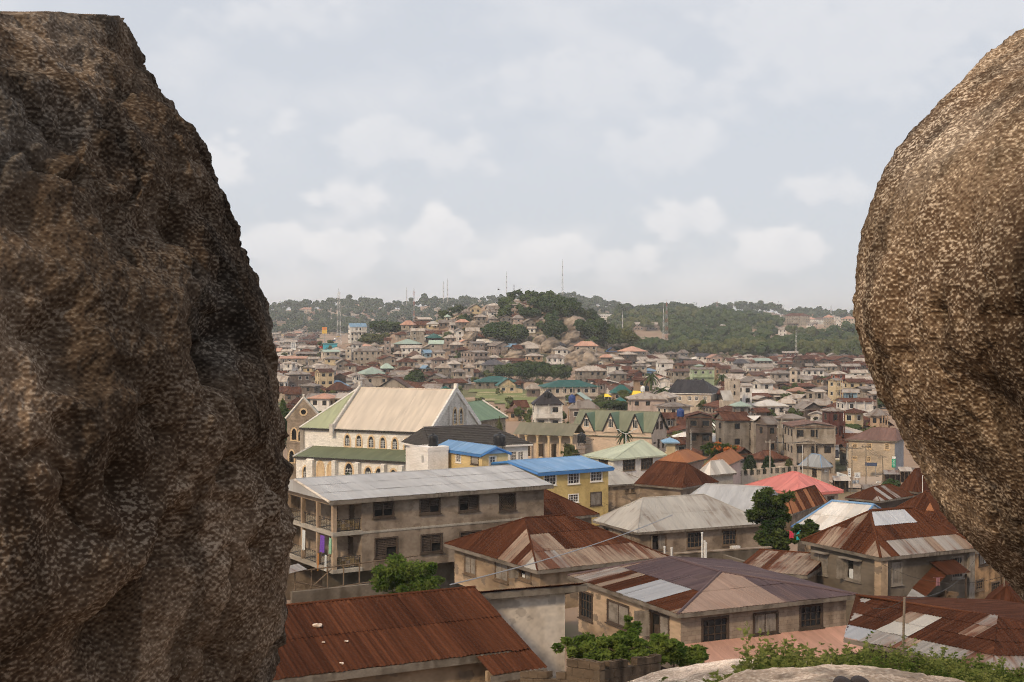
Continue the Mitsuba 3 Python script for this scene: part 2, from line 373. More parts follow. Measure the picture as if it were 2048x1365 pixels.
def build_ground():
    az = np.concatenate([np.linspace(-180, -24, 40, endpoint=False), np.linspace(-24, 24, 290), np.linspace(24, 180, 41)[1:]])
    rr = np.concatenate([np.linspace(0.5, 12, 24), np.geomspace(12.5, 9000, 270)])
    A, R = np.meshgrid(np.radians(az), rr)
    x, y = R * np.sin(A), R * np.cos(A)
    z = gh(x, y)
    n, m = A.shape
    idx = np.arange(n * m).reshape(n, m)
    f = np.stack([idx[:-1, :-1], idx[:-1, 1:], idx[1:, 1:], idx[1:, :-1]], -1).reshape(-1, 4)
    tag(put('ground', MB().add(np.stack([x, y, z], -1).reshape(-1, 3), f), 'soil', smooth=True), 'brown earth ground between the houses, falling away from the rock', kind='structure')


build_ground()


def drape(key, poly_px, m, lift, label, step=5.0):     # a patch of lawn or road lying on the ground
    pts = np.array([march(a, b)[:2] for a, b in poly_px])
    x0, y0 = pts.min(0); x1, y1 = pts.max(0)
    nx, ny = max(2, int((x1 - x0) / step) + 2), max(2, int((y1 - y0) / step) + 2)
    X, Y = np.meshgrid(np.linspace(x0, x1, nx), np.linspace(y0, y1, ny))
    import shapely
    ins = shapely.contains_xy(shapely.Polygon(pts).buffer(0), X, Y)
    Z = gh(X, Y) + lift
    idx = np.arange(X.size).reshape(X.shape)
    ok = ins[:-1, :-1] & ins[:-1, 1:] & ins[1:, 1:] & ins[1:, :-1]
    f = np.stack([idx[:-1, :-1], idx[:-1, 1:], idx[1:, 1:], idx[1:, :-1]], -1)[ok]
    if len(f): tag(put(key, MB().add(np.stack([X, Y, Z], -1).reshape(-1, 3), f), m, smooth=True), label, kind='structure')


# ------------------------------------------------------------------ parts of houses
def convex_range(poly, u):
    lo, hi = np.full(len(u), np.inf), np.full(len(u), -np.inf)
    n = len(poly)
    for i in range(n):
        (u0, v0), (u1, v1) = poly[i], poly[(i + 1) % n]
        if abs(u1 - u0) < 1e-9: continue
        t = (u - u0) / (u1 - u0)
        ok = (t >= -1e-6) & (t <= 1 + 1e-6)
        v = v0 + t * (v1 - v0)
        lo = np.where(ok, np.minimum(lo, v), lo); hi = np.where(ok, np.maximum(hi, v), hi)
    return lo, hi


def slope_sheets(roof, pts, pick, sw=.8, sl=2.4, wave=.11, amp=.012, seg=4, r=None, name='sheet', jit=1.0, ragged=.05):
    """Lays corrugated sheets, each a part of its own, over the convex slope pts (eave first, going round). pick(i, j, ncol, nrow) -> material"""
    r = r or rng
    pts = [np.asarray(q, float) for q in pts]
    eu = pts[1] - pts[0]; eu[2] = 0; eu /= np.linalg.norm(eu)
    nn = np.zeros(3)
    for i in range(1, len(pts) - 1): nn = nn + np.cross(pts[i] - pts[0], pts[i + 1] - pts[0])
    nn /= np.linalg.norm(nn)
    if nn[2] < 0: nn = -nn
    ev = np.cross(nn, eu)
    P = [((q - pts[0]) @ eu, (q - pts[0]) @ ev) for q in pts]
    u0, u1 = min(q[0] for q in P), max(q[0] for q in P); vmax = max(q[1] for q in P)
    nc = max(1, int(round((u1 - u0) / sw))); cw = (u1 - u0) / nc
    nr = max(1, int(round(vmax / sl))) if sl else 1; rl = vmax / nr
    for i in range(nc):
        ns = max(2, int(round(cw / wave)) * seg)
        u = np.linspace(u0 + i * cw, u0 + (i + 1) * cw + (.04 if i < nc - 1 else 0), ns + 1)
        uc = np.clip(u, u0 + 1e-5, u1 - 1e-5)
        lo, hi = convex_range(P, uc)
        tone = 1000.0 * int(r.integers(1, 900))
        for j in range(nr):
            a = np.maximum(lo, j * rl); b = np.minimum(hi, (j + 1) * rl + (.10 if j < nr - 1 else 0))
            if j == 0: a = a - ragged * r.random() * (1 + .6 * np.sin(u * 9))
            if not (b - a > .02).any(): continue
            a = np.minimum(a, b)
            k = amp * np.cos(2 * PI * uc / wave) + .004 * (i % 2) + r.random() * .006 * jit
            off_b = k + .014 + (.018 * jit * r.random()) + .010 * jit * r.random() * np.linspace(-1, 1, len(u)) ** 2; off_t = k + (.0 if j < nr - 1 else .006) + .006 * jit * (r.random() - .3)
            va = pts[0] + np.outer(uc, eu) + np.outer(a, ev) + np.outer(off_b, nn)
            vb = pts[0] + np.outer(uc, eu) + np.outer(b, ev) + np.outer(off_t, nn)
            n = len(u); q = np.arange(n - 1)
            keep = (b - a)[:-1] + (b - a)[1:] > 1e-4
            f = np.stack([q, q + 1, q + 1 + n, q + n], 1)[keep]
            uv = np.vstack([np.stack([uc - u0 + tone, a], 1), np.stack([uc - u0 + tone, b], 1)])
            put(name, MB().add(np.vstack([va, vb]), f, uv), pick(i, j, nc, nr), roof)


def slope_plain(mb, pts, tone, thick=0):
    pts = [np.asarray(q, float) for q in pts]
    eu = pts[1] - pts[0]; eu = eu / np.linalg.norm(eu)
    mb.poly(pts, [((q - pts[0]) @ eu + 50 + 1000.0 * tone, np.linalg.norm((q - pts[0]) - ((q - pts[0]) @ eu) * eu)) for q in pts])


def facade(mb, fr, axis, const, u0, u1, w0, w1, holes, depth=.18, inward=1.0):
    """a wall face with real openings; holes = (u0,u1,w0,w1). axis 'u': the wall runs along u at v=const; axis 'v': along v at u=const"""
    P = (lambda u, w, d=0: fr.p(u, const + d * inward, w)) if axis == 'u' else (lambda u, w, d=0: fr.p(const + d * inward, u, w))
    us = sorted({u0, u1, *[x for h in holes for x in h[:2] if u0 < x < u1]}); ws = sorted({w0, w1, *[x for h in holes for x in h[2:] if w0 < x < w1]})
    for a, b in zip(us, us[1:]):
        for c, d in zip(ws, ws[1:]):
            m, n = (a + b) / 2, (c + d) / 2
            if any(h[0] < m < h[1] and h[2] < n < h[3] for h in holes): continue
            mb.quad(P(a, c), P(b, c), P(b, d), P(a, d))
    for a, b, c, d in holes:
        for (x, y, x2, y2) in ((a, c, b, c), (b, c, b, d), (b, d, a, d), (a, d, a, c)):
            mb.quad(P(x, y), P(x2, y2), P(x2, y2, depth), P(x, y, depth))


class Face:                                    # a wall plane carrying windows: local x along it, w up, d outwards
    def __init__(s, fr, axis, const, sign):
        s.fr, s.axis, s.c, s.sg = fr, axis, const, sign

    def p(s, x, w, d=0):
        return s.fr.p(x, s.c + s.sg * d, w) if s.axis == 'u' else s.fr.p(s.c + s.sg * d, x, w)

    def hit(s, px, py):
        n = s.fr.b if s.axis == 'u' else s.fr.a
        d = ray(px, py); t = ((s.p(0, 0) - EYE) @ n) / (d @ n)
        q = EYE + d * t; u, v, w = s.fr.loc(q)
        return (u if s.axis == 'u' else v), w

    def rect(s, x0, y0, x1, y1):               # pixel rectangle -> real opening on the wall
        xm, ym = (x0 + x1) / 2, (y0 + y1) / 2
        a, b = s.hit(x0, ym)[0], s.hit(x1, ym)[0]; c, d = s.hit(xm, y1)[1], s.hit(xm, y0)[1]
        return min(a, b), max(a, b), c, d

    def box(s, mb, x0, x1, w0, w1, d0, d1):
        c = [s.p(x, w, d) for x in (x0, x1) for d in (d0, d1) for w in (w0, w1)]
        mb.add(c, [[0, 1, 3, 2], [4, 6, 7, 5], [0, 4, 5, 1], [2, 3, 7, 6], [0, 2, 6, 4], [1, 5, 7, 3]])


def window(house, fc, rc, style, r, frame_mat=None):
    a, b, c, d = rc
    w = numbered(house + '__window')
    wd, hg = b - a, d - c
    fm = frame_mat or {'louvre': 'wood_dark', 'shutter': 'wood_dark', 'open': 'wood_dark', 'glass': 'white_paint', 'bars': 'wood_mid', 'lattice': 'wood_dark', 'arch': 'cream_trim'}.get(style, 'wood_dark')
    fb = MB(); t = min(.07, wd * .08)
    for (x0, x1, w0, w1) in ((a - .05, a + t, c - .05, d + .05), (b - t, b + .05, c - .05, d + .05), (a + t, b - t, d - t, d + .05), (a + t, b - t, c - .05, c + t)):
        fc.box(fb, x0, x1, w0, w1, -.14, .035)
    fc.box(fb, a - .12, b + .12, c - .11, c - .055, -.10, .13)      # sill
    if style in ('louvre', 'open', 'shutter', 'glass'): fc.box(fb, (a + b) / 2 - .03, (a + b) / 2 + .03, c + t, d - t, -.12, -.02)
    USED.discard(w); w = put('window', fb, fm, house)
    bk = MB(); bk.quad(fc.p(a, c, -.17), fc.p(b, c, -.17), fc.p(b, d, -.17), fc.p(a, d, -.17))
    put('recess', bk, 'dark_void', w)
    m = (a + b) / 2
    if style == 'louvre':
        for x0, x1 in ((a + t, m - .03), (m + .03, b - t)):
            k = r.random()
            n = max(4, int(hg / .13))
            sl = MB()
            for q in range(n):
                if k > .6 and q < n * .5: continue
                w0 = c + t + q * (hg - 2 * t) / n
                sl.quad(fc.p(x0, w0, -.02), fc.p(x1, w0, -.02), fc.p(x1, w0 + .08, -.09), fc.p(x0, w0 + .08, -.09))
            tag(put('slat', sl, 'wood_dark', w), kind='stuff')
    elif style == 'shutter':
        for x0, x1 in ((a + t, m - .03), (m + .03, b - t)):
            n = 3; pw = (x1 - x0) / n
            for q in range(n):
                pb = MB(); fc.box(pb, x0 + q * pw + .006, x0 + (q + 1) * pw - .006, c + t, d - t, -.07, -.035 + .008 * r.random()); put('plank', pb, 'wood_grey', w)
    elif style == 'open':                      # one leaf shut, the other standing open outwards
        sd = r.random() < .5
        x0, x1 = (a + t, m - .03) if sd else (m + .03, b - t)
        for q in range(2):
            pw = (x1 - x0) / 2; pb = MB(); fc.box(pb, x0 + q * pw + .006, x0 + (q + 1) * pw - .006, c + t, d - t, -.07, -.03); put('plank', pb, 'wood_grey', w)
        hx = b if sd else a; e = (m - a) * .9 * (1 if sd else -1); pb = MB()
        pb.poly([fc.p(hx, c, .04), fc.p(hx + e * .35, c, .04 + abs(e) * .9), fc.p(hx + e * .35, d, .04 + abs(e) * .9), fc.p(hx, d, .04)])
        put('shutter', pb, 'wood_grey', w)
        pb = MB(); z0 = (m + .05) if sd else (a + t + .02); pb.quad(fc.p(z0, c + t, -.13), fc.p(z0 + (m - a) * .7, c + t, -.13), fc.p(z0 + (m - a) * .7, c + hg * .5, -.13), fc.p(z0, c + hg * .55, -.13)); put('curtain', pb, 'cloth_white' if r.random() < .3 else 'wood_dark', w)
    elif style in ('glass', 'bars'):
        n = 2
        for q in range(n):
            x0, x1 = a + t + q * (wd - 2 * t) / n, a + t + (q + 1) * (wd - 2 * t) / n
            pb = MB(); pb.quad(fc.p(x0 + .02, c + t, -.08), fc.p(x1 - .02, c + t, -.08), fc.p(x1 - .02, d - t, -.08), fc.p(x0 + .02, d - t, -.08)); put('pane', pb, 'glass_dark', w)
        gb = MB()
        for q in range(1, 3): fc.box(gb, a + t, b - t, c + q * hg / 3 - .018, c + q * hg / 3 + .018, -.05, -.02)
        for q in range(1, 4): fc.box(gb, a + q * wd / 4 - .018, a + q * wd / 4 + .018, c + t, d - t, -.05, -.02)
        put('grille', gb, fm, w)
    elif style == 'lattice':
        gb = MB(); n = 7
        for q in range(-n, n):
            for sg in (1, -1):
                x = a + (q + .5) * wd / n
                p0 = [x, c]; p1 = [x + sg * hg, d]
                pts = []
                for tt in np.linspace(0, 1, 40):
                    xx = p0[0] + tt * (p1[0] - p0[0])
                    if a <= xx <= b: pts.append((xx, c + tt * hg))
                if len(pts) > 2: gb.bar(fc.p(pts[0][0], pts[0][1], -.06), fc.p(pts[-1][0], pts[-1][1], -.06), .018, n=4)
        put('lattice', gb, 'wood_mid', w)
    elif style == 'block':
        n = max(2, int(hg / .35))
        for q in range(n):
            for h in range(2):
                pb = MB(); x0 = a + t + h * (wd - 2 * t) / 2; fc.box(pb, x0 + .012, x0 + (wd - 2 * t) / 2 - .012, c + t + q * (hg - 2 * t) / n + .012, c + t + (q + 1) * (hg - 2 * t) / n - .012, -.08, -.02); put('block', pb, 'concrete', w)
    return w


def fascia(house, fr, A, B, side_list, m='fascia_wood', h=.22, t=.05, parent=None):
    mb = MB()
    for s in side_list:
        if s == 'f': mb.box(fr, 0, A, -t + .02, .02, -h, -.012)
        if s == 'b': mb.box(fr, 0, A, B - .02, B + t - .02, -h, -.012)
        if s == 'l': mb.box(fr, -t + .02, .02, .025, B - .025, -h, -.012)
        if s == 'r': mb.box(fr, A - .02, A + t - .02, .025, B - .025, -h, -.012)
    return put('fascia', mb, m, parent or house)


class House:
    """a hero house: eave corners N (near), R (right end of the front eave) and L (left end of the side eave) as surveyed, at depth Y"""

    def __init__(s, name, label, cat, N, R, L=None, Y=100, A=None, B=None, H=3.0, oh=.5, wall='plaster_grey', seed=1, group=None, ang=None):
        s.key = numbered(name); tag(s.key, label, cat, group)
        s.r = np.random.default_rng(seed); s.oh, s.H = oh, H
        n = at(*N, Y); r_ = on_z(*R, n[2])
        a = (r_ - n)[:2]
        s.fr = Frame(n, a); s.A = A or float(np.linalg.norm(a))
        if B is None:
            d = ray(*L); k = d[0] / d[1]; q = n - EYE           # n + B*b seen in the column of L
            s.B = float((k * q[1] - q[0]) / (s.fr.b[0] - k * s.fr.b[1]))
        else: s.B = B
        s.FRONT = Face(s.fr, 'u', oh, -1); s.LEFT = Face(s.fr, 'v', oh, -1); s.RIGHT = Face(s.fr, 'v', s.A - oh, 1)
        s.wallm = wall; s.holes = {'F': [], 'L': [], 'R': []}; s.wins = []; s.ridge = None
        print(f'  {s.key}: A={s.A:.1f} B={s.B:.1f} eave z={n[2]:.1f} ground {gz(n[0], n[1]):.1f}')

    def win(s, face, x0, y0, x1, y1, style='louvre', fm=None):
        fc = {'F': s.FRONT, 'L': s.LEFT, 'R': s.RIGHT}[face]
        rc = fc.rect(x0, y0, x1, y1); lim = s.A if face == 'F' else s.B
        rc = (max(rc[0], s.oh + .15), min(rc[1], lim - s.oh - .15), max(rc[2], -s.H + .1), min(rc[3], -.15))
        if rc[1] - rc[0] < .25 or rc[3] - rc[2] < .25: print('   bad window', s.key, face, x0, [round(q, 1) for q in rc]); return s
        s.holes[face].append(rc); s.wins.append((fc, rc, style, fm)); return s

    def walls(s, mats=None, gable=None, rise=0):
        A, B, o, H = s.A, s.B, s.oh, s.H; mats = mats or {}
        top = -.02
        for side, axis, c, u0, u1, inw in (('F', 'u', o, o, A - o, 1), ('L', 'v', o, o, B - o, 1), ('R', 'v', A - o, o, B - o, -1), ('B', 'u', B - o, o, A - o, -1)):
            mb = MB(); facade(mb, s.fr, axis, c, u0, u1, -H, top, s.holes.get(side, []), inward=inw)
            if gable == 'a' and side in 'LR':      # ridge along a: triangle on the side walls
                hh = rise * (1 - 2 * o / B)
                mb.poly([s.fr.p(c, o, top), s.fr.p(c, B - o, top), s.fr.p(c, B / 2, top + rise - .05)])
            if gable == 'b' and side in 'FB':
                mb.poly([s.fr.p(o, c, top), s.fr.p(A - o, c, top), s.fr.p(A / 2, c, top + rise - .05)])
            put('wall', mb, mats.get(side, s.wallm), s.key)
        for fc, rc, st, fm in s.wins: window(s.key, fc, rc, st, s.r, fm)
        return s

    def slopes(s):
        A, B = s.A, s.B; p = s.fr.p; (u1, v1, r1), (u2, v2, r2) = s.ridge
        N, R, RB, L = p(0, 0, 0), p(A, 0, 0), p(A, B, 0), p(0, B, 0); P1, P2 = p(u1, v1, r1), p(u2, v2, r2)
        if abs(u2 - u1) >= abs(v2 - v1):           # ridge along a
            return {'F': [N, R, P2, P1], 'L': [L, N, P1], 'R': [R, RB, P2], 'B': [RB, L, P1, P2]}
        return {'F': [N, R, P1], 'L': [L, N, P1, P2], 'R': [R, RB, P2, P1], 'B': [RB, L, P2]}

    def ridge_hip(s, rise, axis=None, inset=None):
        A, B = s.A, s.B
        if (axis or ('a' if A >= B else 'b')) == 'a':
            i = B / 2 if inset is None else inset
            s.ridge = ((i, B / 2, rise), (A - i, B / 2, rise))
        else:
            i = A / 2 if inset is None else inset
            s.ridge = ((A / 2, i, rise), (A / 2, B - i, rise))
        return s

    def ridge_px(s, P1, P2, rise):
        z = s.fr.o[2] + rise; q = [s.fr.loc(on_z(*P, z)) for P in (P1, P2)]
        s.ridge = tuple((min(max(a, .3), s.A - .3), min(max(b, .3), s.B - .3), rise) for a, b, _ in q)
        print('   ridge', [tuple(round(x, 1) for x in y) for y in s.ridge])
        return s

    def ridge_auto(s, P1, P2, axis):           # the rise that puts the surveyed ridge over the middle of the house
        half = (s.B if axis == 'a' else s.A) / 2; ix = 1 if axis == 'a' else 0
        f = lambda rise: np.mean([s.fr.loc(on_z(*P, s.fr.o[2] + rise))[ix] for P in (P1, P2)]) - half
        lo, hi = .2, 6.0
        for _ in range(40):
            m = (lo + hi) / 2
            if f(m) > 0: lo = m
            else: hi = m
        rise = float(np.clip(lo, .7, .6 * half)); L_ = s.A if axis == 'a' else s.B
        q = [float(np.clip(s.fr.loc(on_z(*P, s.fr.o[2] + rise))[1 - ix], .35, L_ - .35)) for P in (P1, P2)]
        if axis == 'a': q = sorted(q); s.ridge = ((q[0], half, rise), (max(q[1], q[0] + .1), half, rise))
        else: q = sorted(q); s.ridge = ((half, q[0], rise), (half, max(q[1], q[0] + .1), rise))
        print('   ridge', [tuple(round(float(x), 1) for x in y) for y in s.ridge])
        return s

    def roof(s, pick, caps='fascia_wood', fas='fascia_wood', sides='flrb', sheet=(.8, 2.4), wave=.11, amp=.012, seg=4, back='rust_dark', cap_r=.07, fh=.22, ragged=.03):
        rf = fascia(s.key, s.fr, s.A, s.B, sides, fas, fh)
        rk = numbered(s.key + '__roof'); USED.discard(rk)
        sl = s.slopes(); mb = MB()
        P1, P2 = s.fr.p(*s.ridge[0]), s.fr.p(*s.ridge[1])
        ends = [s.fr.p(0, 0, 0), s.fr.p(s.A, 0, 0), s.fr.p(s.A, s.B, 0), s.fr.p(0, s.B, 0)]
        al = abs(s.ridge[1][0] - s.ridge[0][0]) >= abs(s.ridge[1][1] - s.ridge[0][1])
        who = [P1, P2, P2, P1] if al else [P1, P1, P2, P2]
        up = np.array([0, 0, .02])
        mb.bar(P1 + up, P2 + up, cap_r, n=6)
        hip = s.ridge[0][0] > .05 if al else s.ridge[0][1] > .05
        if hip:
            for e, w in zip(ends, who): mb.bar(e + up, w + up, cap_r * .8, n=6)
        rk = put('roof', mb, caps, s.key)
        for side, pts in sl.items():
            pts2 = [q for k, q in enumerate(pts) if k == 0 or np.linalg.norm(q - pts[k - 1]) > .05]
            nn = np.cross(pts2[1] - pts2[0], pts2[2] - pts2[0]); nn = nn if nn[2] > 0 else -nn
            if nn @ (EYE - pts2[0]) < 0 or side == 'B':
                m2 = MB(); slope_plain(m2, pts2, 5); put('slope', m2, back, rk)
            elif not hip and ((al and side in 'LR') or (not al and side in 'FB')): continue
            else:
                slope_sheets(rk, pts2, lambda i, j, nc, nr, side=side: pick(side, i, j, nc, nr), sheet[0], sheet[1], wave, amp, seg, s.r, ragged=ragged)
        return s

# ------------------------------------------------------------------ the near houses, one by one
def choose(*opts):
    ms = [o[0] for o in opts]; ws = np.array([o[1] for o in opts], float); ws /= ws.sum()
    return lambda r: ms[int(r.choice(len(ms), p=ws))]


def rust_pick(r, pale=.12):
    f = choose(('rust_dark', .48), ('rust_mid', .52 - pale), ('rust_pale', pale))
    return lambda side, i, j, nc, nr: f(r)


# rust red roof at the bottom, left of the middle
h = House('rust_roof_house', 'low house with a large corrugated rust red roof, partly behind the left boulder', 'house', (530, 1362), (1060, 1297), Y=43, B=8.6, H=2.6, oh=.4, wall='plaster_tan', seed=3)
fr0 = h.fr
h.fr = Frame(h.fr.p(-4.0, 0, 0), h.fr.a[:2]); h.A += 4.0
h.FRONT.fr = h.LEFT.fr = h.RIGHT.fr = h.fr
f_e = Frame(h.fr.p(h.A, 0, 0), h.fr.a[:2]); t_b = (lambda d, q, fr_: float((d[0] / d[1] * q[1] - q[0]) / (fr_.b[0] - d[0] / d[1] * fr_.b[1])))(ray(950, 1175), f_e.o - EYE, f_e)
pe_ = f_e.o + f_e.b * t_b; zr = float((EYE + ray(950, 1175) * ((pe_ - EYE)[1] / ray(950, 1175)[1]))[2] - f_e.o[2]); print('   rust roof', t_b, zr)
h.B = 2 * t_b
h.ridge = ((0, h.B / 2, zr), (h.A, h.B / 2, zr))
h.walls(gable='a', rise=zr)
h.roof(rust_pick(h.r, .02), sides='', wave=.16, amp=.022, caps='rust_mid', cap_r=.05, ragged=.06)
# at its right end the sheets run further down
u_c, u_d = h.FRONT.hit(940, 1330)[0], h.FRONT.hit(995, 1306)[0]
sl_ = zr / (h.B / 2); dn = 1.15
mb = MB(); mb.box(h.fr, 0, u_d + .3, -.03, .02, -.26, -.012); put('fascia', mb, 'fascia_wood', h.key)
lean = tag(numbered('rust_lean_to'), 'lower strip of rust red roof running past the eave beside the white wall', 'lean-to roof')
g_ = [h.fr.p(u_c, -dn, -dn * sl_ - .05), h.fr.p(h.A + .02, -dn, -dn * sl_ - .05), h.fr.p(h.A + .02, .3, .3 * sl_ - .05), h.fr.p(u_c, .3, .3 * sl_ - .05)]
slope_sheets(lean, g_, lambda i, j, a, b: 'rust_mid', .7, 2.0, .16, .022, 4, h.r)
mb = MB(); mb.box(h.fr, u_c, h.A + .02, -dn - .02, -dn + .03, -dn * sl_ - .30, -dn * sl_ - .07); put('fascia', mb, 'fascia_wood', lean)
mb = MB(); mb.box(h.fr, u_c + .1, h.A - .4, -dn + .45, -dn + .62, -3.4, -dn * sl_ - .05); put('wall', mb, 'plaster_tan', lean)
st_ = trimesh.creation.icosphere(2, .11); st_.vertices *= [1.6, 1, .55]; st_.vertices += (meshkit.noise(st_.vertices * 9) - .5)[:, None] * .07
for i, (sx, sy, sc) in enumerate(((635, 1255, 1.0), (683, 1330, .55), (693, 1285, .4), (647, 1287, .35))):
    qq = [h.fr.loc(on_z(sx, sy, h.fr.o[2] + w)) for w in np.linspace(0, zr, 40)]
    m_ = min(qq, key=lambda t: abs(t[2] - zr * t[1] / (h.B / 2)))
    s2 = st_.copy(); s2.vertices *= sc; s2.apply_translation(h.fr.p(m_[0], m_[1], m_[2] + .05 * sc + .02))
    tag(put('pale_stone', s2, 'granite_pale', smooth=True), ('largest pale stone lying on the rust red roof, near its left end', 'small pale stone low on the rust red roof near its eave', 'small white stone in the middle of the rust red roof', 'smallest pale stone on the rust red roof below the joint of the sheets')[i], 'stone', 'stones lying on the rust red roof')

# white gable-walled house beside it
h = House('white_wall_house', 'blank off-white walled house with a thin rusty roof edge, right of the rust red roof', 'house', (945, 1187), (1174, 1168), Y=51.5, B=6.5, H=3.0, oh=.35, wall='plaster_white', seed=5)
o_r = h.A - h.FRONT.hit(1130, 1250)[0]
mb = MB(); facade(mb, h.fr, 'u', .35, .2, h.A - o_r, -4.2, -.12, []); [mb.poly([h.fr.p(u_, .35, -4.2), h.fr.p(u_, 6, -4.2), h.fr.p(u_, 6, -1.75), h.fr.p(u_, .35, -.15)]) for u_ in (.2, h.A - o_r)]; put('wall', mb, 'plaster_white', h.key)
slope_sheets(put('roof', MB().bar(h.fr.p(0, 6.2, -1.75), h.fr.p(h.A, 6.2, -1.75), .05), 'fascia_wood', h.key), [h.fr.p(0, -.12, .04), h.fr.p(h.A, -.12, .04), h.fr.p(h.A, 6.2, -1.7), h.fr.p(0, 6.2, -1.7)], lambda i, j, a, b: 'rust_mid', .8, 2.2, .10, .016, 4, h.r)
mb = MB(); mb.box(h.fr, 0, h.A, -.05, .02, -.27, -.02); put('fascia', mb, 'fascia_wood', h.key)
mb = MB(); mb.bar(h.fr.p(h.A - .03, 0, -.12), h.fr.p(h.A - .03, 6.2, -1.85), .10, n=4); put('barge_board', mb, 'fascia_wood', h.key)

# plum and pink roof
h = House('plum_roof_house', 'tan house with a plum brown and pink roof and open shuttered windows, bottom middle', 'house', (1356, 1228.5), (1716, 1190), (1136, 1172), Y=71, H=3.2, oh=.45, wall='plaster_tan', seed=8)
h.ridge_auto((1453, 1143.5), (1329, 1116.5), 'b')
for x0, y0, x1, y1, st in ((1152, 1184, 1185, 1236, 'bars'), (1215, 1207, 1258, 1251, 'shutter'), (1300, 1228, 1338, 1280, 'open')): h.win('L', x0, y0, x1, y1, st, 'wood_dark')
for x0, y0, x1, y1, st in ((1404, 1236, 1456, 1285, 'bars'), (1507, 1226, 1555, 1267, 'shutter'), (1600, 1211, 1644, 1255, 'bars')): h.win('F', x0, y0, x1, y1, st, 'wood_dark')
h.walls({'F': 'block_grey'})


def plum(side, i, j, nc, nr):
    u = (i + .5) / nc
    if side == 'L':                       # columns run from the far left end towards the near corner
        if j == 0: return ('rust_pale', 'tin_old', 'rust_dark', 'rust_pale', 'rust_dark', 'tin_new', 'tin_new', 'tin_new', 'rust_mid', 'rust_mid', 'rust_pale')[min(int(u * 11), 10)]
        return 'tin_plum' if u > .12 else 'rust_pale'
    if side == 'F': return 'tin_pink' if u < .60 else 'tin_plum'
    return 'tin_plum'


h.roof(plum, wave=.2, amp=.020, caps='tin_plum', sheet=(.8, 2.6), back='tin_plum', cap_r=.10)
# its pink lean-to
fr = h.fr
lean = tag(numbered('pink_lean_to'), 'low pink sheet roof leaning against the foot of the plum roofed house', 'lean-to roof')
pk = [fr.p(.2, -2.2, -2.5), fr.p(h.A + .5, -2.2, -2.45), fr.p(h.A + .2, .42, -1.68), fr.p(.2, .42, -1.68)]
slope_sheets(lean, pk, lambda i, j, a, b: 'tin_salmon', .85, None, .14, .006, 4, h.r)
lw = MB(); lw.bar(pk[0] - [0, 0, .08], pk[1] - [0, 0, .08], .07, n=4)
for t in np.linspace(0, 1, 6): lw.bar(pk[0] * (1 - t) + pk[1] * t - [0, 0, .1], pk[0] * (1 - t) + pk[1] * t - [0, 0, 2.4], .06, n=5)
put('post_frame', lw, 'wood_dark', lean)
# small rusty porch roof by its left wall
lean = tag(numbered('rust_porch_roof'), 'small peaked rusty porch roof in the bushes under the plum roofed house', 'porch roof')
c0 = fr.p(-1.6, 1.6, -1.9)
for s_ in (0, 1):
    pts = [c0 + fr.b * (-1.1 if s_ == 0 else 1.1) + fr.a * .1 - [0, 0, .6], c0 + fr.a * 1.7 + fr.b * (-1.1 if s_ == 0 else 1.1) - [0, 0, .6], c0 + fr.a * 1.7, c0 + fr.a * .1]
    slope_sheets(lean, pts, lambda i, j, a, b: 'rust_mid', .8, None, .11, .012, 4, h.r)
tag(put('post', MB().bar(c0 + fr.a * .2 - [0, 0, .1], c0 + fr.a * .2 - [0, 0, 2.2], .06, n=5), 'wood_mid', lean))

# rusty hip roof left of it
h = House('patchy_rust_house', 'tan house with a pale patched rusty hip roof, between concrete block and plum roof', 'house', (1075, 1142), (1338, 1114), (889, 1092), Y=84, H=2.6, oh=.5, wall='plaster_tan', seed=12)
h.ridge_auto((1046, 1036), (1136, 1031), 'a')
for x0, y0, x1, y1, st in ((929, 1113, 952, 1149, 'shutter'), (990, 1124, 1016, 1162, 'shutter'), (1038, 1141, 1062, 1160, 'open')): h.win('L', x0, y0, x1, y1, st, 'wood_mid')
h.walls()


def patchy(side, i, j, nc, nr):
    u = (i + .5) / nc
    if side == 'F' and j == 0: return h.r.choice(['rust_pale', 'rust_pale', 'rust_pale', 'tin_old'])
    if side == 'F' and j == 1 and .12 < u < .30: return 'rust_pale'
    if side == 'L' and j == 0 and u > .5 and h.r.random() < .3: return 'rust_pale'
    if side == 'L' and j == 0 and u > .88: return 'tin_white'
    return h.r.choice(['rust_dark', 'rust_dark', 'rust_mid'])


h.roof(patchy, wave=.2, amp=.020, caps='rust_dark', sheet=(.8, 2.4))

# rusty roof half hidden behind it
h = House('brown_hip_house', 'dark rusty hip roofed house tucked between the grey roofed block and the yellow house', 'house', (1199, 1029), (1262, 1006), Y=124, A=9, B=15, H=4.5, oh=.5, wall='plaster_grey', seed=13)
h.fr = Frame(at(1199, 1029, 124), (.83, .55)); h.fr = Frame(h.fr.p(-13, 0, 0), h.fr.a[:2]); h.A, h.B = 13.0, 9.0
h.FRONT, h.LEFT, h.RIGHT = Face(h.fr, 'u', .5, -1), Face(h.fr, 'v', .5, -1), Face(h.fr, 'v', h.A - .5, 1)
h.ridge_hip(2.7); h.win('F', 1140, 1040, 1156, 1060, 'bars', 'wood_dark'); h.walls()
h.roof(rust_pick(h.r, .0), wave=.16, amp=.012, caps='rust_dark', sheet=(1.0, 3.0))

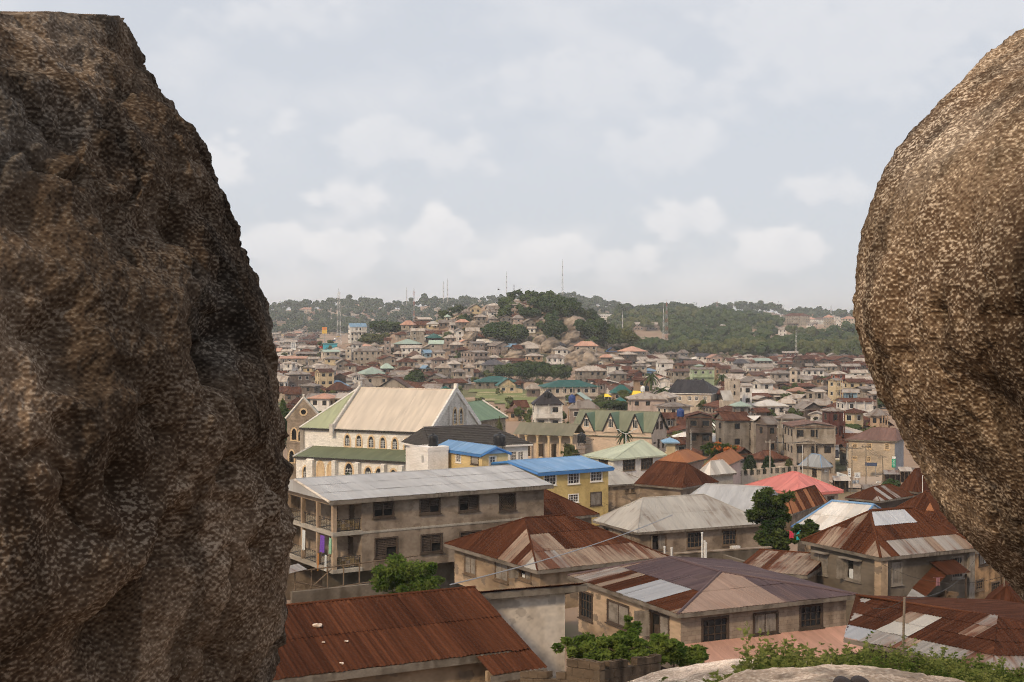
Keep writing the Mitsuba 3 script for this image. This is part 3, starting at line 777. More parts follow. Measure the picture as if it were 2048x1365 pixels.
# weathered white hip roof
h = House('weathered_white_house', 'grey house with a weathered whitish hip roof streaked brown, centre of the picture foreground', 'house', (1274, 1066), (1541.5, 1047), (1185, 1036), Y=132, H=4.0, oh=.55, wall='plaster_grey', seed=15)
h.ridge_auto((1278, 995), (1415, 991), 'a')
for x0, y0, x1, y1, st in ((1302, 1070, 1332, 1100, 'open'), (1374, 1064, 1405, 1096, 'bars'), (1445, 1060, 1473, 1090, 'bars')): h.win('F', x0, y0, x1, y1, st, 'wood_mid')
for x0, y0, x1, y1, st in ((1208, 1056, 1226, 1073, 'open'), (1244, 1069, 1262, 1087, 'shutter')): h.win('L', x0, y0, x1, y1, st, 'wood_mid')
h.walls()
h.roof(lambda s, i, j, a, b: 'tin_white', wave=.30, amp=.012, caps='tin_white', sheet=(1.05, 3.2), back='tin_white')
ac = MB(); h.FRONT.box(ac, 10.6, 11.5, -2.65, -2.0, .05, .55)
ac = put('air_conditioner', ac, 'steel_white'); tag(ac, 'boxy white air conditioner under the middle window of the whitish roofed house', 'air conditioner')

# patched house with dark walls on the right
h = House('dark_wall_house', 'two-storey house with blackened walls under a patchwork of rusty and pale roof sheets, right side', 'house', (1761.5, 1116), (1961, 1096), (1603, 1082), Y=91, H=6.0, oh=.45, wall='plaster_dark', seed=21)
h.ridge_auto((1741, 1023), (1823, 1016), 'a')
for x0, y0, x1, y1, st in ((1637, 1108, 1655, 1149, 'shutter'), (1692, 1121, 1721, 1161, 'open')): h.win('L', x0, y0, x1, y1, st, 'wood_grey')
for x0, y0, x1, y1, st in ((1784, 1126, 1803, 1169, 'shutter'), (1904, 1114, 1925, 1156, 'bars')): h.win('F', x0, y0, x1, y1, st, 'wood_grey')
h.walls()


def patch(side, i, j, nc, nr):
    u = (i + .5) / nc; r = h.r
    if side == 'F' and j == 0: return r.choice(['tin_old', 'rust_pale', 'rust_mid', 'tin_old']) if u > .22 else r.choice(['rust_mid', 'rust_pale'])
    if side == 'F' and j == 1: return 'rust_mid' if r.random() < .8 else 'rust_dark'
    if side == 'F': return 'tin_bright' if .2 < u < .62 else 'rust_mid'
    if side == 'L' and j == 0: return r.choice(['rust_pale', 'rust_mid', 'rust_pale', 'rust_dark'])
    return r.choice(['rust_mid', 'rust_dark', 'rust_dark', 'rust_pale'])


h.roof(patch, wave=.2, amp=.020, caps='rust_mid', sheet=(.8, 1.5), cap_r=.12)
pl = MB(); pl.box(h.fr, .15, .75, .15, .75, -6, -.05); tag(put('corner_pillar', pl, 'plaster_tan', h.key), 'pale unblackened corner pillar')
pl = MB(); pl.box(h.fr, h.A - .8, h.A - .3, .2, .7, -6, -.05); put('corner_pillar', pl, 'wood_grey', h.key)
for fc, rcs in ((h.LEFT, h.holes['L']),):
    for rc in rcs:
        mb = MB(); fc.box(mb, rc[0] - .25, rc[1] + .25, rc[3] + .08, rc[3] + .16, 0, .5); put('window_hood', mb, 'wood_grey', h.key)
# covered outside stair
stair = tag(numbered('roofed_stair'), 'outside stair under a narrow sloping rusty roof on the dark walled house', 'stair')
F_v = h.FRONT
a0, w0 = F_v.hit(1806, 1196); a1, w1 = F_v.hit(1862, 1132); a2, w2 = F_v.hit(1838, 1190); a3, w3 = F_v.hit(1897, 1127)
for (xa, wa, xb, wb, mm) in ((a0, w0 - .2, a0 + (a1 - a0) * .3, w0 + (w1 - w0) * .3, 'tin_new'), (a0 + (a1 - a0) * .3, w0 + (w1 - w0) * .3 + .03, a1 + .2, w1, 'rust_mid')):
    for d0, d1 in ((.05, .7), (.69, 1.35)):
        mb = MB(); slope_plain(mb, [F_v.p(xa, wa - .26 * d1, d1), F_v.p(xb, wb - .26 * d1, d1), F_v.p(xb, wb - .26 * d0, d0), F_v.p(xa, wa - .26 * d0, d0)], 3 + int(d0 * 9)); put('roof_sheet', mb, mm, stair)
for x_ in (a1 - .2, (a1 + a3) / 2 + .1):
    mb = MB(); xe = x_ + (a3 - a1) / 2 + .35; slope_plain(mb, [F_v.p(x_, w1 - .35, 1.6), F_v.p(xe, w1 - .35, 1.6), F_v.p(xe, w1 + .3, .05), F_v.p(x_, w1 + .3, .05)], 4); put('roof_sheet', mb, 'rust_dark', stair)
sm = MB()
for t in np.linspace(0, 1, 14):
    x = a0 + .9 + (a1 - a0) * t; w = w0 - 1.9 + (w1 - w0) * t; c = [F_v.p(x + dx, w + dw, d) for dx in (0, .42) for d in (.1, 1.2) for dw in (0, .2)]
    put('step', MB().add(c, [[0, 1, 3, 2], [4, 6, 7, 5], [0, 4, 5, 1], [2, 3, 7, 6], [0, 2, 6, 4], [1, 5, 7, 3]]), 'wood_mid', stair)
for t in (.1, .55, 1.0):
    x = a0 + .3 + (a3 - a0) * t; sm.bar(F_v.p(x, -6, 1.3), F_v.p(x, w0 - .5 + (w1 - w0) * t, 1.3), .06, n=5)
put('post', sm, 'wood_dark', stair)

# patchwork roof bottom right: its long ridge runs away to the right towards the camera
n0, r0 = at(1748, 1289, 60.5), None
r0 = on_z(1984, 1341, n0[2])
h = House('patchwork_roof_house', 'long low house roofed in patched rusty, grey and cream sheets, bottom right corner', 'house', (1748, 1289), (1984, 1341), Y=60.5, B=10, H=2.6, oh=.4, wall='wood_dark', seed=31)
ln = h.A
h.fr = Frame(n0, (r0 - n0)[:2]); h.A = ln
for f_ in (h.FRONT, h.LEFT, h.RIGHT): f_.fr = h.fr
h.RIGHT.c = h.A - .4
h.A_vis = ln


def cornerless(pick_, pts, rk, r): slope_sheets(rk, pts, pick_, .85, 1.3, .17, .018, 4, r)


h.fr = Frame(h.fr.p(-1.6, 0, 0), h.fr.a[:2]); h.A = ln + 1.6
for f_ in (h.FRONT, h.LEFT, h.RIGHT): f_.fr = h.fr
h.RIGHT.c = h.A - .4
rz_ = 1.0
q1_, q2_ = h.fr.loc(on_z(1712, 1190, n0[2] + rz_)), h.fr.loc(on_z(1996, 1234, n0[2] + rz_)); h.ridge = ((q1_[0], q1_[1], rz_), (q2_[0], q2_[1], rz_)); print('   patchwork', h.ridge)


def xpick(i, j, nc, nr):
    u = (i + .5) / nc; r = h.r
    if j == 0: return 'tin_new' if .17 < u < .36 else r.choice(['tin_old', 'tin_old', 'tin_old', 'rust_pale'])
    if j == 1:
        if u < .17: return 'tin_old'
        if .34 < u < .48: return 'tin_white'
        return r.choice(['rust_dark', 'rust_mid', 'tin_old']) if u > .7 else 'rust_dark'
    if j == 3: return r.choice(['rust_dark', 'rust_dark', 'rust_dark', 'tin_old'])
    if j == 2: return ('tin_white' if .42 < u < .54 else ('rust_pale' if .30 < u < .38 or .70 < u < .76 else 'rust_dark'))
    return 'rust_dark' if r.random() < .8 else 'rust_mid'


rk_ = put('roof', MB().bar(h.fr.p(*h.ridge[0]), h.fr.p(*h.ridge[1]), .06), 'rust_mid', h.key)
cornerless(xpick, [h.fr.p(0, 0, 0), h.fr.p(h.A, 0, 0), h.fr.p(*h.ridge[1]), h.fr.p(*h.ridge[0])], rk_, h.r)
cornerless(lambda i, j, a, b: h.r.choice(['rust_dark', 'rust_mid', 'tin_old'] if j == 0 else ['rust_dark']), [h.fr.p(h.A, 0, 0), h.fr.p(h.A + 5.4, 6.2, 0), h.fr.p(*h.ridge[1])], rk_, h.r)
mb_ = MB(); slope_plain(mb_, [h.fr.p(0, 12, 0), h.fr.p(0, 0, 0), h.fr.p(*h.ridge[0])], 3); slope_plain(mb_, [h.fr.p(h.A + 5.4, 12.2, .2), h.fr.p(0, 12, .2), h.fr.p(*h.ridge[0]), h.fr.p(*h.ridge[1])], 4); slope_plain(mb_, [h.fr.p(h.A + 5.4, 6.2, 0), h.fr.p(h.A + 5.4, 12.2, .2), h.fr.p(*h.ridge[1])], 6)
put('slope', mb_, 'rust_dark', rk_)
fb_ = MB(); fb_.box(h.fr, 0, h.A, -.05, .02, -.2, -.012); fb_.bar(h.fr.p(h.A, 0, -.1), h.fr.p(h.A + 5.4, 6.2, -.1), .07, n=4); put('fascia', fb_, 'fascia_wood', h.key)
wb_ = MB(); facade(wb_, h.fr, 'u', .8, .4, h.A - .6, -2.6, -.1, []); facade(wb_, h.fr, 'v', .5, .8, 11, -2.6, -.1, []); wb_.quad(h.fr.p(h.A - .6, .8, -2.6), h.fr.p(h.A + 4.6, 6.4, -2.6), h.fr.p(h.A + 4.6, 6.4, -.1), h.fr.p(h.A - .6, .8, -.1)); put('wall', wb_, 'wood_dark', h.key)

# striped rusty roof low between the whitish house and the dark walled house
h = House('striped_rust_shed', 'low shed roof striped rust and beige just left of the dark walled house', 'shed', (1470, 1140), (1614, 1152), Y=96, B=6, H=2.4, oh=.3, wall='plaster_grey', seed=33)
h.ridge = ((0, h.B - .3, .55), (h.A, h.B - .3, .55)); h.walls()
h.roof(lambda s, i, j, a, b: h.r.choice(['rust_pale', 'rust_mid', 'rust_pale']), sides='fr', wave=.25, amp=.02, sheet=(.5, None), caps='rust_mid')

# bare walls of an unroofed house in front of the whitish roof
cw = tag(numbered('unroofed_walls'), 'low bare block walls of an unroofed building below the whitish roofed house', 'ruin')
f_ = Frame(at(1428, 1140, 104), (.93, .36))
mb = MB()
for (u0, u1, v0, v1, hh) in ((0, 8.6, 0, .25, 1.5), (0, 8.6, 6, 6.25, 1.7), (0, .25, .25, 6, 1.6), (8.35, 8.6, .25, 6, 1.5), (4.1, 4.35, .25, 6, 1.45)): mb.box(f_, u0, u1, v0, v1, -2.2, hh - 1.5)
put('wall', mb, 'plaster_dark', cw)
for (u0, u1, v0, v1) in ((-.06, 8.66, -.06, .31), (-.06, 8.66, 5.94, 6.31)):
    mb = MB(); mb.box(f_, u0, u1, v0, v1, .0 if v0 < 1 else .2, .1 if v0 < 1 else .3); put('coping', mb, 'plaster_grey', cw)
for i, (px, py, hh) in enumerate(((1329, 1112, 1.0), (1343, 1112, .9), (1404, 1112, 2.2), (1409, 1115, 1.6), (1412, 1116, 1.5))):
    b0 = at(px, py + 6, 90); mb = MB(); mb.bar(b0, b0 + [0, 0, hh * .75], .055, n=8); mb.bar(b0 + [0, 0, hh * .75 - .02], b0 + [0, 0, hh * .75 + .06], .075, n=8)
    b1 = np.array([b0[0], b0[1], gz(b0[0], b0[1])]); mb.bar(b1, b0 + [0, 0, .02], .05, n=6)
    tag(put('white_vent_pipe', mb, 'steel_white'), ('leftmost of the five white vent pipes behind the plum roof', 'second white vent pipe from the left behind the plum roof', 'tallest white vent pipe behind the plum roof', 'fourth white vent pipe from the left, beside the tallest', 'rightmost of the five white vent pipes behind the plum roof')[i], 'pipe', 'white vent pipes')

mat('breeze_ochre', wallfn((.30, .22, .12), .35, .9, 3.0))
# three-storey concrete block with verandas
h = House('concrete_block', 'stained three-storey concrete block with verandas and a long pale grey sheet roof, left of centre', 'apartment building', (659, 1003), (1107, 970), Y=101, B=12.7, H=9.4, oh=.55, wall='plaster_grey', seed=41)
zr = 1.0
h.ridge = ((0, h.B / 2, zr), (h.A, h.B / 2, zr))
fr = h.fr
uM = h.FRONT.hit(723, 1030)[0]
for x0, y0, x1, y1, st in ((747, 1005, 787, 1034, 'louvre'), (840, 998, 880, 1027, 'louvre'), (918, 992, 957, 1022, 'louvre'), (999, 988.5, 1031, 1021, 'lattice'), (750, 1076, 795, 1114, 'louvre'), (842, 1069, 884, 1105, 'louvre'), (920, 1063, 962, 1099, 'louvre')):
    h.win('F', x0, y0, x1, y1, st)
o, A, B, H = h.oh, h.A, h.B, h.H
s1 = h.FRONT.hit(700, 1063)[1]; s2 = h.FRONT.hit(700, 1137)[1]
mb = MB(); facade(mb, fr, 'u', o, uM, A - o, s2 - .3, -.02, h.holes['F']); mb.quad(fr.p(uM, o, s2 - .3), fr.p(A - o, o, s2 - .3), fr.p(A - o, o + 2, s2 - .3), fr.p(uM, o + 2, s2 - .3)); put('wall', mb, 'plaster_grey', h.key)
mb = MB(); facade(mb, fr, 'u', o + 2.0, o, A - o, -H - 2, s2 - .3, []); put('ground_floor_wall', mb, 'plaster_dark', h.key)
mb = MB(); facade(mb, fr, 'v', A - o, o, B - o, -H, -.02, [], inward=-1); mb.poly([fr.p(A - o, o, -.02), fr.p(A - o, B - o, -.02), fr.p(A - o, B / 2, zr - .1)]); put('wall', mb, 'plaster_grey', h.key)
mb = MB(); facade(mb, fr, 'u', B - o, o, A - o, -H, -.02, [], inward=-1); put('wall', mb, 'plaster_grey', h.key)
mb = MB()
vh = [(o + 1.2, o + 2.2, -2.35, -.45), (o + 4.2, o + 5.2, -2.35, -.45), (o + 7.4, o + 8.4, -2.3, -.9), (o + 1.4, o + 2.4, -5.1, -3.1), (o + 4.6, o + 5.6, -5.1, -3.1)]
facade(mb, fr, 'v', uM, o, B - o, s2 - .3, -.02, vh); put('veranda_wall', mb, 'plaster_grey', h.key)
for rc in vh:
    db = MB(); Face(fr, 'v', uM, -1).box(db, rc[0] + .03, rc[1] - .03, rc[2], rc[3] - .03, -.12, -.06); put('door', db, 'wood_dark', h.key)
for fc, rc, st, fm in h.wins: window(h.key, fc, rc, st, h.r, fm)
s1 = h.FRONT.hit(700, 1063)[1]; s2 = h.FRONT.hit(700, 1137)[1]
for w in (s1, s2):
    mb = MB(); mb.box(fr, o - .1, uM + .02, o - .1, B - o, w - .28, w); put('floor_slab', mb, 'concrete', h.key)
mb = MB(); mb.box(fr, uM + .03, A - o, o - .05, o + .05, s1 - .26, s1 - .10); put('string_course', mb, 'concrete', h.key)
mb = MB(); mb.box(fr, o, uM, o + .02, o + .22, -.45, -.03); mb.box(fr, o, o + .22, o + .24, B - o, -.45, -.03); put('beam', mb, 'plaster_column', h.key)
mb = MB(); mb.poly([fr.p(o, o, -.02), fr.p(o, B - o, -.02), fr.p(o, B / 2, zr - .1)]); put('gable', mb, 'plaster_column', h.key)
mat('plaster_column', wallfn((.37, .28, .205), .45, .75))
vl = np.linspace(o, B - o - .3, 5)
for k, v in enumerate(vl):
    mb = MB(); mb.box(fr, o - .02, o + .28, v, v + (.36 if k == 0 else .26), s2 - .28, -.45); put('column', mb, 'plaster_column', h.key)
for w in (s1, s2):                        # iron railings, each panel a part
    for k in range(4):
        if k > 2: continue
        v0, v1 = vl[k] + .36, vl[k + 1]; mb = MB()
        for q in (.08, .85): mb.bar(fr.p(o + .12, v0, w + q), fr.p(o + .12, v1, w + q), .022, n=4)
        for v in np.arange(v0, v1, .13): mb.bar(fr.p(o + .12, v, w + .05), fr.p(o + .12, v, w + .85), .012, n=3)
        put('railing', mb, 'iron_dark', h.key)
    mb = MB()
    for q in (.08, .85): mb.bar(fr.p(o + .3, o + .12, w + q), fr.p(uM, o + .12, w + q), .022, n=4)
    for u in np.arange(o + .3, uM, .13): mb.bar(fr.p(u, o + .12, w + .05), fr.p(u, o + .12, w + .85), .012, n=3)
    put('railing', mb, 'iron_dark', h.key)
mb = MB(); n_ = 5
for w in (s1, s2):
    for k in range(n_):
        for q in range(3):
            bx = MB(); u0 = o + .34 + k * (uM - o - .4) / n_; bx.box(fr, u0, u0 + (uM - o - .4) / n_ - .03, o + .20, o + .30, w + .04 + q * .26, w + .04 + q * .26 + .23); put('breeze_block', bx, 'breeze_ochre' if (k + q) % 3 else 'plaster_grey', h.key)
h.roof(lambda s, i, j, a, b: 'tin_grey', sides='fr', wave=.20, amp=.014, caps='tin_grey', sheet=(.95, 2.2), back='tin_grey', cap_r=.04, fh=.30)
rake = MB(); rake.bar(fr.p(.02, 0, -.08), fr.p(.02, B / 2, zr - .08), .11, n=4); put('barge_board', rake, 'plaster_white', h.key)
for i, (px, py, w, hh, m_, lb) in enumerate(((608, 1080, .55, 1.5, 'cloth_white', 'pale shirt hanging in the lower veranda of the concrete block'), (645, 1088, .8, 1.25, 'cloth_purple', 'purple patterned wrapper hanging in the lower veranda of the concrete block'),
                                            (661, 1092, .42, 1.15, 'cloth_green', 'green towel hanging beside the purple wrapper'), (637, 1124, .22, 1.25, 'cloth_orange', 'orange cloth hung over the lower railing of the concrete block'), (652, 1126, .3, 1.15, 'cloth_white', 'white cloth hung over the lower railing of the concrete block'))):
    f3 = Face(fr, 'v', o - .05, -1); x, wz = f3.hit(px, py)
    xs = np.linspace(x - w / 2, x + w / 2, 13); mb = MB()
    for q in range(12):
        d0, d1 = .04 + .05 * math.sin(q * 1.9), .04 + .05 * math.sin((q + 1) * 1.9); mb.quad(f3.p(xs[q], wz - hh / 2 + .06 * math.sin(q), d0), f3.p(xs[q + 1], wz - hh / 2 + .06 * math.sin(q + 1), d1), f3.p(xs[q + 1], wz + hh / 2, d1 * .4), f3.p(xs[q], wz + hh / 2, d0 * .4))
    tag(put('hanging_cloth', mb, m_), lb, 'laundry', 'laundry on the verandas')
# timber frame under the block
tf = tag(numbered('timber_shed_frame'), 'open dark timber frame of a shed standing below the concrete block', 'shed frame')
f5 = Frame(at(590, 1188, 92), (.86, .5))
for k in range(6): put('post', MB().bar(f5.p(k * 1.15, 0, -.6), f5.p(k * 1.15, 0, 1.5 + .04 * k), .05, n=5), 'wood_mid', tf)
for (p, q) in (((0, 0, .05), (9, 0, .4)), ((0, 0, 1.45), (9, 0, 1.75)), ((.9, .02, .1), (2.6, .02, 1.4)), ((0, .02, .8), (2.4, .02, .1)), ((0, 1.2, 1.2), (9, 1.2, 1.5))): put('beam', MB().bar(f5.p(*p), f5.p(*q), .045, n=4), 'wood_mid', tf)
sl_ = MB(); slope_plain(sl_, [f5.p(-1.2, -.4, 1.35), f5.p(.7, -.4, 1.62), f5.p(.7, 1.2, 1.75), f5.p(-1.2, 1.2, 1.5)], 7); put('roof_sheet', sl_, 'tin_old', tf)
mb = MB(); mb.box(f5, -.4, 10, -.5, -.2, -2.2, .22); put('low_wall', mb, 'plaster_dark', tf)

# ------------------------------------------------------------------ middle distance buildings
def solve_b(fr, px, py=None):                 # t with o + b t in that column; rise with py
    d = ray(px, 640 if py is None else py); k = d[0] / d[1]; q = fr.o - EYE
    t = float((k * q[1] - q[0]) / (fr.b[0] - k * fr.b[1]))
    if py is None: return t
    p = q + fr.b * t; Yd = p[1]; dd = ray(px, py) * (Yd / ray(px, py)[1])
    return t, float(dd[2] - p[2])


def apex_w(h, px, py, v=0.0): return Face(h.fr, 'u', v, -1).hit(px, py)


def long_sheets(m): return lambda *a: m


# yellow house with the large blue roof
h = House('yellow_house', 'yellow two-storey house with a broad light blue roof and dark blue eaves, centre', 'house', (1077, 946), (1227, 935), Y=165, B=10, H=7.0, oh=.45, wall='yellow_wall', seed=51)
t_, r_ = solve_b(h.fr, 1015.5, 922); h.B = 2 * t_; h.ridge = ((0, t_, r_), (h.A, t_, r_)); print('   yellow', t_, r_)
for x0, y0, x1, y1, st in ((1088, 949, 1112, 971, 'glass'), (1136, 946, 1159, 968, 'glass'), (1181, 942, 1204, 963, 'glass'), (1137, 989, 1157, 1005, 'glass'), (1181, 985, 1203, 1011, 'shutter')): h.win('F', x0, y0, x1, y1, st)
h.walls(gable='a', rise=r_)
h.roof(long_sheets('tin_blue'), fas='roof_b', caps='tin_blue', sides='f', sheet=(.9, None), wave=.3, amp=.012, back='tin_blue', fh=.42, cap_r=.05)
for u in (0, h.A):
    mb = MB()
    for (p, q) in (((u, -.03, -.2), (u, t_, r_ - .2)), ((u, 2 * t_, -.2), (u, t_, r_ - .2))): mb.bar(h.fr.p(*p), h.fr.p(*q), .20, n=4)
    put('barge_board', mb, 'roof_b', h.key)

# yellow penthouse with blue gable roof
h = House('yellow_gable_house', 'small yellow upper storey with a bright blue gable roof in front of the church', 'house', (962.5, 909.5), (1022.6, 905.6), (867, 894), Y=172, H=9.5, oh=.3, wall='yellow_pale', seed=53)
wu, wr = apex_w(h, 993.75, 893); print('   penthouse', h.A, h.B, wu, wr)
h.ridge = ((h.A / 2, 0, wr), (h.A / 2, h.B, wr))
for x0, y0, x1, y1, st in ((883, 903, 892, 922, 'block'), (912, 906, 922, 925, 'glass'), (942, 910, 957, 929, 'block')): h.win('L', x0, y0, x1, y1, st)
h.win('F', 978, 913, 992, 933, 'glass')
h.walls(gable='b', rise=wr)
h.roof(long_sheets('tin_blue'), fas='roof_b', caps='tin_blue', sides='l', sheet=(.9, None), wave=.3, amp=.012, back='tin_blue', fh=.36, cap_r=.05)
for (u, w) in ((0, -.18), (h.A, -.18)): put('barge_board', MB().bar(h.fr.p(u, -.02, w), h.fr.p(h.A / 2, -.02, wr - .18), .16, n=4), 'roof_b', h.key)

# white tower block with a water tank
tw = tag(numbered('white_parapet_tower'), 'white flat-topped stair tower with small grilled window, left of the small yellow house', 'building')
f_ = Frame(at(856, 897, 176), (.82, .57)); t1 = 3.0; t2 = solve_b(f_, 819)
mb = MB(); facade(mb, f_, 'v', 0, 0, t2, -10, 0, [(1.0, 1.5, -1.9, -1.0)]); facade(mb, f_, 'u', 0, 0, t1, -10, 0, []); facade(mb, f_, 'v', t1, 0, t2, -10, 0, [], inward=-1); facade(mb, f_, 'u', t2, 0, t1, -10, 0, [], inward=-1); mb.quad(f_.p(0, 0, -.4), f_.p(t1, 0, -.4), f_.p(t1, t2, -.4), f_.p(0, t2, -.4))
put('wall', mb, 'white_paint', tw)
mb = MB(); mb.box(f_, -.06, t1 + .06, -.06, t2 * .4, -.42, .12); put('parapet', mb, 'white_paint', tw)
fc_ = Face(f_, 'v', 0, -1)
mb = MB()
for q in np.linspace(1.0, 1.5, 5): fc_.box(mb, q - .02, q + .02, -1.9, -1.0, -.1, .02)
put('window_grille', mb, 'steel_white', tw)
mb = MB(); mb.quad(fc_.p(1.0, -1.9, -.17), fc_.p(1.5, -1.9, -.17), fc_.p(1.5, -1.0, -.17), fc_.p(1.0, -1.0, -.17)); put('window_recess', mb, 'dark_void', tw)


def tank(p, r, hh, m, label, stand=0.0):
    k = tag(numbered('water_tank'), label, 'water tank', 'plastic water tanks')
    prof = [(0, 0), (r, 0), (r, hh * .18), (r * .96, hh * .2), (r, hh * .23), (r, hh * .5), (r * .96, hh * .52), (r, hh * .55), (r, hh * .8), (r * .8, hh * .93), (r * .35, hh), (r * .3, hh * 1.06), (0, hh * 1.07)]
    m_ = trimesh.creation.revolve(np.array(prof), sections=20); m_.apply_translation(np.asarray(p) + [0, 0, stand])
    put('barrel', m_, m, k, smooth=40)
    lid = trimesh.creation.cylinder(r * .33, hh * .07, sections=14); lid.apply_translation(np.asarray(p) + [0, 0, stand + hh * 1.09]); put('lid', lid, m, k)
    if stand > 0:
        mb = MB()
        for a in range(4): d = np.array([math.cos(a * PI / 2 + .6), math.sin(a * PI / 2 + .6), 0]) * r * .9; mb.bar(p + d - [0, 0, .5], p + d + [0, 0, stand], .05, n=4)
        mb.bar(np.asarray(p) + [0, 0, stand - .1], np.asarray(p) + [0, 0, stand], r * 1.05, n=8); put('stand', mb, 'iron_dark', k)
    return k


tank(f_.p(1.5, 1.2, .0), .62, 1.45, 'tank_black', 'black water tank on top of the white parapet tower', .12)
tank(at(999, 893, 183), .80, 1.5, 'tank_black', 'large black water tank between the dark tiled roof and the small blue roof', .1)

# dark tiled roof
h = House('dark_tile_house', 'white-walled house with a dark brown ribbed tile hip roof beside the church gable', 'house', (862, 897), (1066, 888), Y=184, B=10.5, H=6.5, oh=.5, wall='white_paint', seed=55)
h.ridge_auto((958, 850.5), (997, 849.5), 'a'); (u_1, v_1, r_1), (u_2, v_2, r_2) = h.ridge; h.ridge = ((1.2, v_1, r_1), (h.A - 4.2, v_1, r_1))
h.win('F', 1020, 903, 1033, 922, 'glass'); h.win('F', 1036, 903, 1047, 920, 'glass'); h.walls()


def dark_tile(roof_h):
    rk = put('roof', MB().bar(roof_h.fr.p(*roof_h.ridge[0]), roof_h.fr.p(*roof_h.ridge[1]), .1), 'roof_K', roof_h.key)
    for side, pts in roof_h.slopes().items():
        nn = np.cross(pts[1] - pts[0], pts[2] - pts[0]); nn = nn if nn[2] > 0 else -nn
        n = 12
        for q in range(n):                     # courses of metal tile, each stepping over the one below
            t0, t1 = q / n, (q + 1) / n
            Lp = lambda t: pts[0] + (pts[-1] - pts[0]) * t
            Rp = lambda t: pts[1] + (pts[2] - pts[1]) * t
            e = nn / np.linalg.norm(nn) * .07
            mb = MB(); mb.quad(Lp(t0) + e, Rp(t0) + e, Rp(t1), Lp(t1), [(5000 * q, 0), (9 + 5000 * q, 0), (9 + 5000 * q, 1), (5000 * q, 1)]); mb.quad(Lp(t0) + e, Rp(t0) + e, Rp(t0) - e * .3, Lp(t0) - e * .3, [(5000 * q, 0)] * 4)
            put('tile_course', mb, 'tile_dark', rk)


mat('tile_dark', rooffn((.050, .042, .036), (.075, .066, .052), .4, .2), rough=.6)
dark_tile(h)
fascia(h.key, h.fr, h.A, h.B, 'flr', 'white_paint', .25)


# ---- the church
def arch_pts(fc, x, w0, wd, hg, d, k=.95, n=7):
    a = [(x - wd / 2, w0), (x + wd / 2, w0)]
    sp = w0 + hg - wd * k
    R = [(x + wd / 2 - (wd / 2) * (1 - math.cos(t)) * 1.0, sp + wd * k * math.sin(t)) for t in np.linspace(0, PI / 2, n)]
    Lp = [(2 * x - u, w) for u, w in R[::-1]]
    return [fc.p(u, w, d) for u, w in a[1:] + R + Lp + a[:1]], a[1:] + R + Lp + a[:1]


def arch_window(parent, fc, x, w0, wd, hg, trim='cream_trim', pane='glass_dark', mull=True):
    _, pin = arch_pts(fc, x, w0, wd, hg, 0); _, pout = arch_pts(fc, x, w0 - .22, wd + .5, hg + .5, 0)
    w = numbered(parent + '__window'); USED.discard(w)
    mb = MB(); n = len(pin)
    for q in range(n):
        j = (q + 1) % n
        P = lambda pt, d: fc.p(pt[0], pt[1], d)
        mb.quad(P(pin[q], .09), P(pin[j], .09), P(pout[j], .09), P(pout[q], .09)); mb.quad(P(pout[q], .09), P(pout[j], .09), P(pout[j], -.02), P(pout[q], -.02)); mb.quad(P(pin[q], .09), P(pin[j], .09), P(pin[j], .012), P(pin[q], .012))
    w = put('window', mb, trim, parent)
    mb = MB(); c = fc.p(x, w0 + hg * .4, .015)
    pts = [fc.p(u, v, .015) for u, v in pin]
    mb.add([c] + pts, [[0, i + 1, (i + 1) % n + 1] for i in range(n)]); put('pane', mb, pane, w)
    if mull:
        mb = MB()
        for q in (1 / 3, 2 / 3): fc.box(mb, x - wd / 2 + q * wd - .035, x - wd / 2 + q * wd + .035, w0, w0 + hg * .72, .018, .05)
        for q in (.22, .44, .62): fc.box(mb, x - wd / 2, x + wd / 2, w0 + hg * q - .03, w0 + hg * q + .03, .018, .05)
        put('mullion', mb, 'steel_white', w)
    return w


ch = House('stone_church', 'large pale stone church with a cream sheet nave roof, pointed windows and green aisle roof', 'church', (862, 866), (958.6, 851.5), (599, 848), Y=205, H=12, oh=.3, wall='stone_pale', seed=61)
fr = ch.fr; A, B = ch.A, ch.B
au, rise = apex_w(ch, 914, 780); vC = solve_b(fr, 668); print('   church rise', rise, 'u', au, 'vC', vC)
u_m = A / 2
# roof sheets on the slope we see
rk = put('roof', MB().bar(fr.p(u_m, 0, rise), fr.p(u_m, B - 5.5, rise), .12), 'tin_cream', ch.key)
slope_sheets(rk, [fr.p(0, vC, 0), fr.p(0, .3, 0), fr.p(u_m, .3, rise), fr.p(u_m, vC, rise)], lambda i, j, a, b: 'tin_cream', .85, None, .28, .012, 4, ch.r, ragged=0)
slope_sheets(rk, [fr.p(0, B, 0), fr.p(0, vC + .5, 0), fr.p(u_m, vC + .5, rise - .25), fr.p(u_m, B - 5.5, rise - .25)], lambda i, j, a, b: 'tin_green', .85, None, .28, .012, 4, ch.r, ragged=0)
mb = MB(); slope_plain(mb, [fr.p(A, .3, 0), fr.p(A, B, 0), fr.p(u_m, B - 5.5, rise - .25), fr.p(u_m, .3, rise)], 2); slope_plain(mb, [fr.p(A, B, 0), fr.p(0, B, 0), fr.p(u_m, B - 5.5, rise - .25)], 2); put('slope', mb, 'tin_green', rk)
mb = MB(); mb.bar(fr.p(0, B, .02), fr.p(u_m, B - 5.5, rise - .2), .13, n=4); put('hip_cap', mb, 'white_paint', rk)
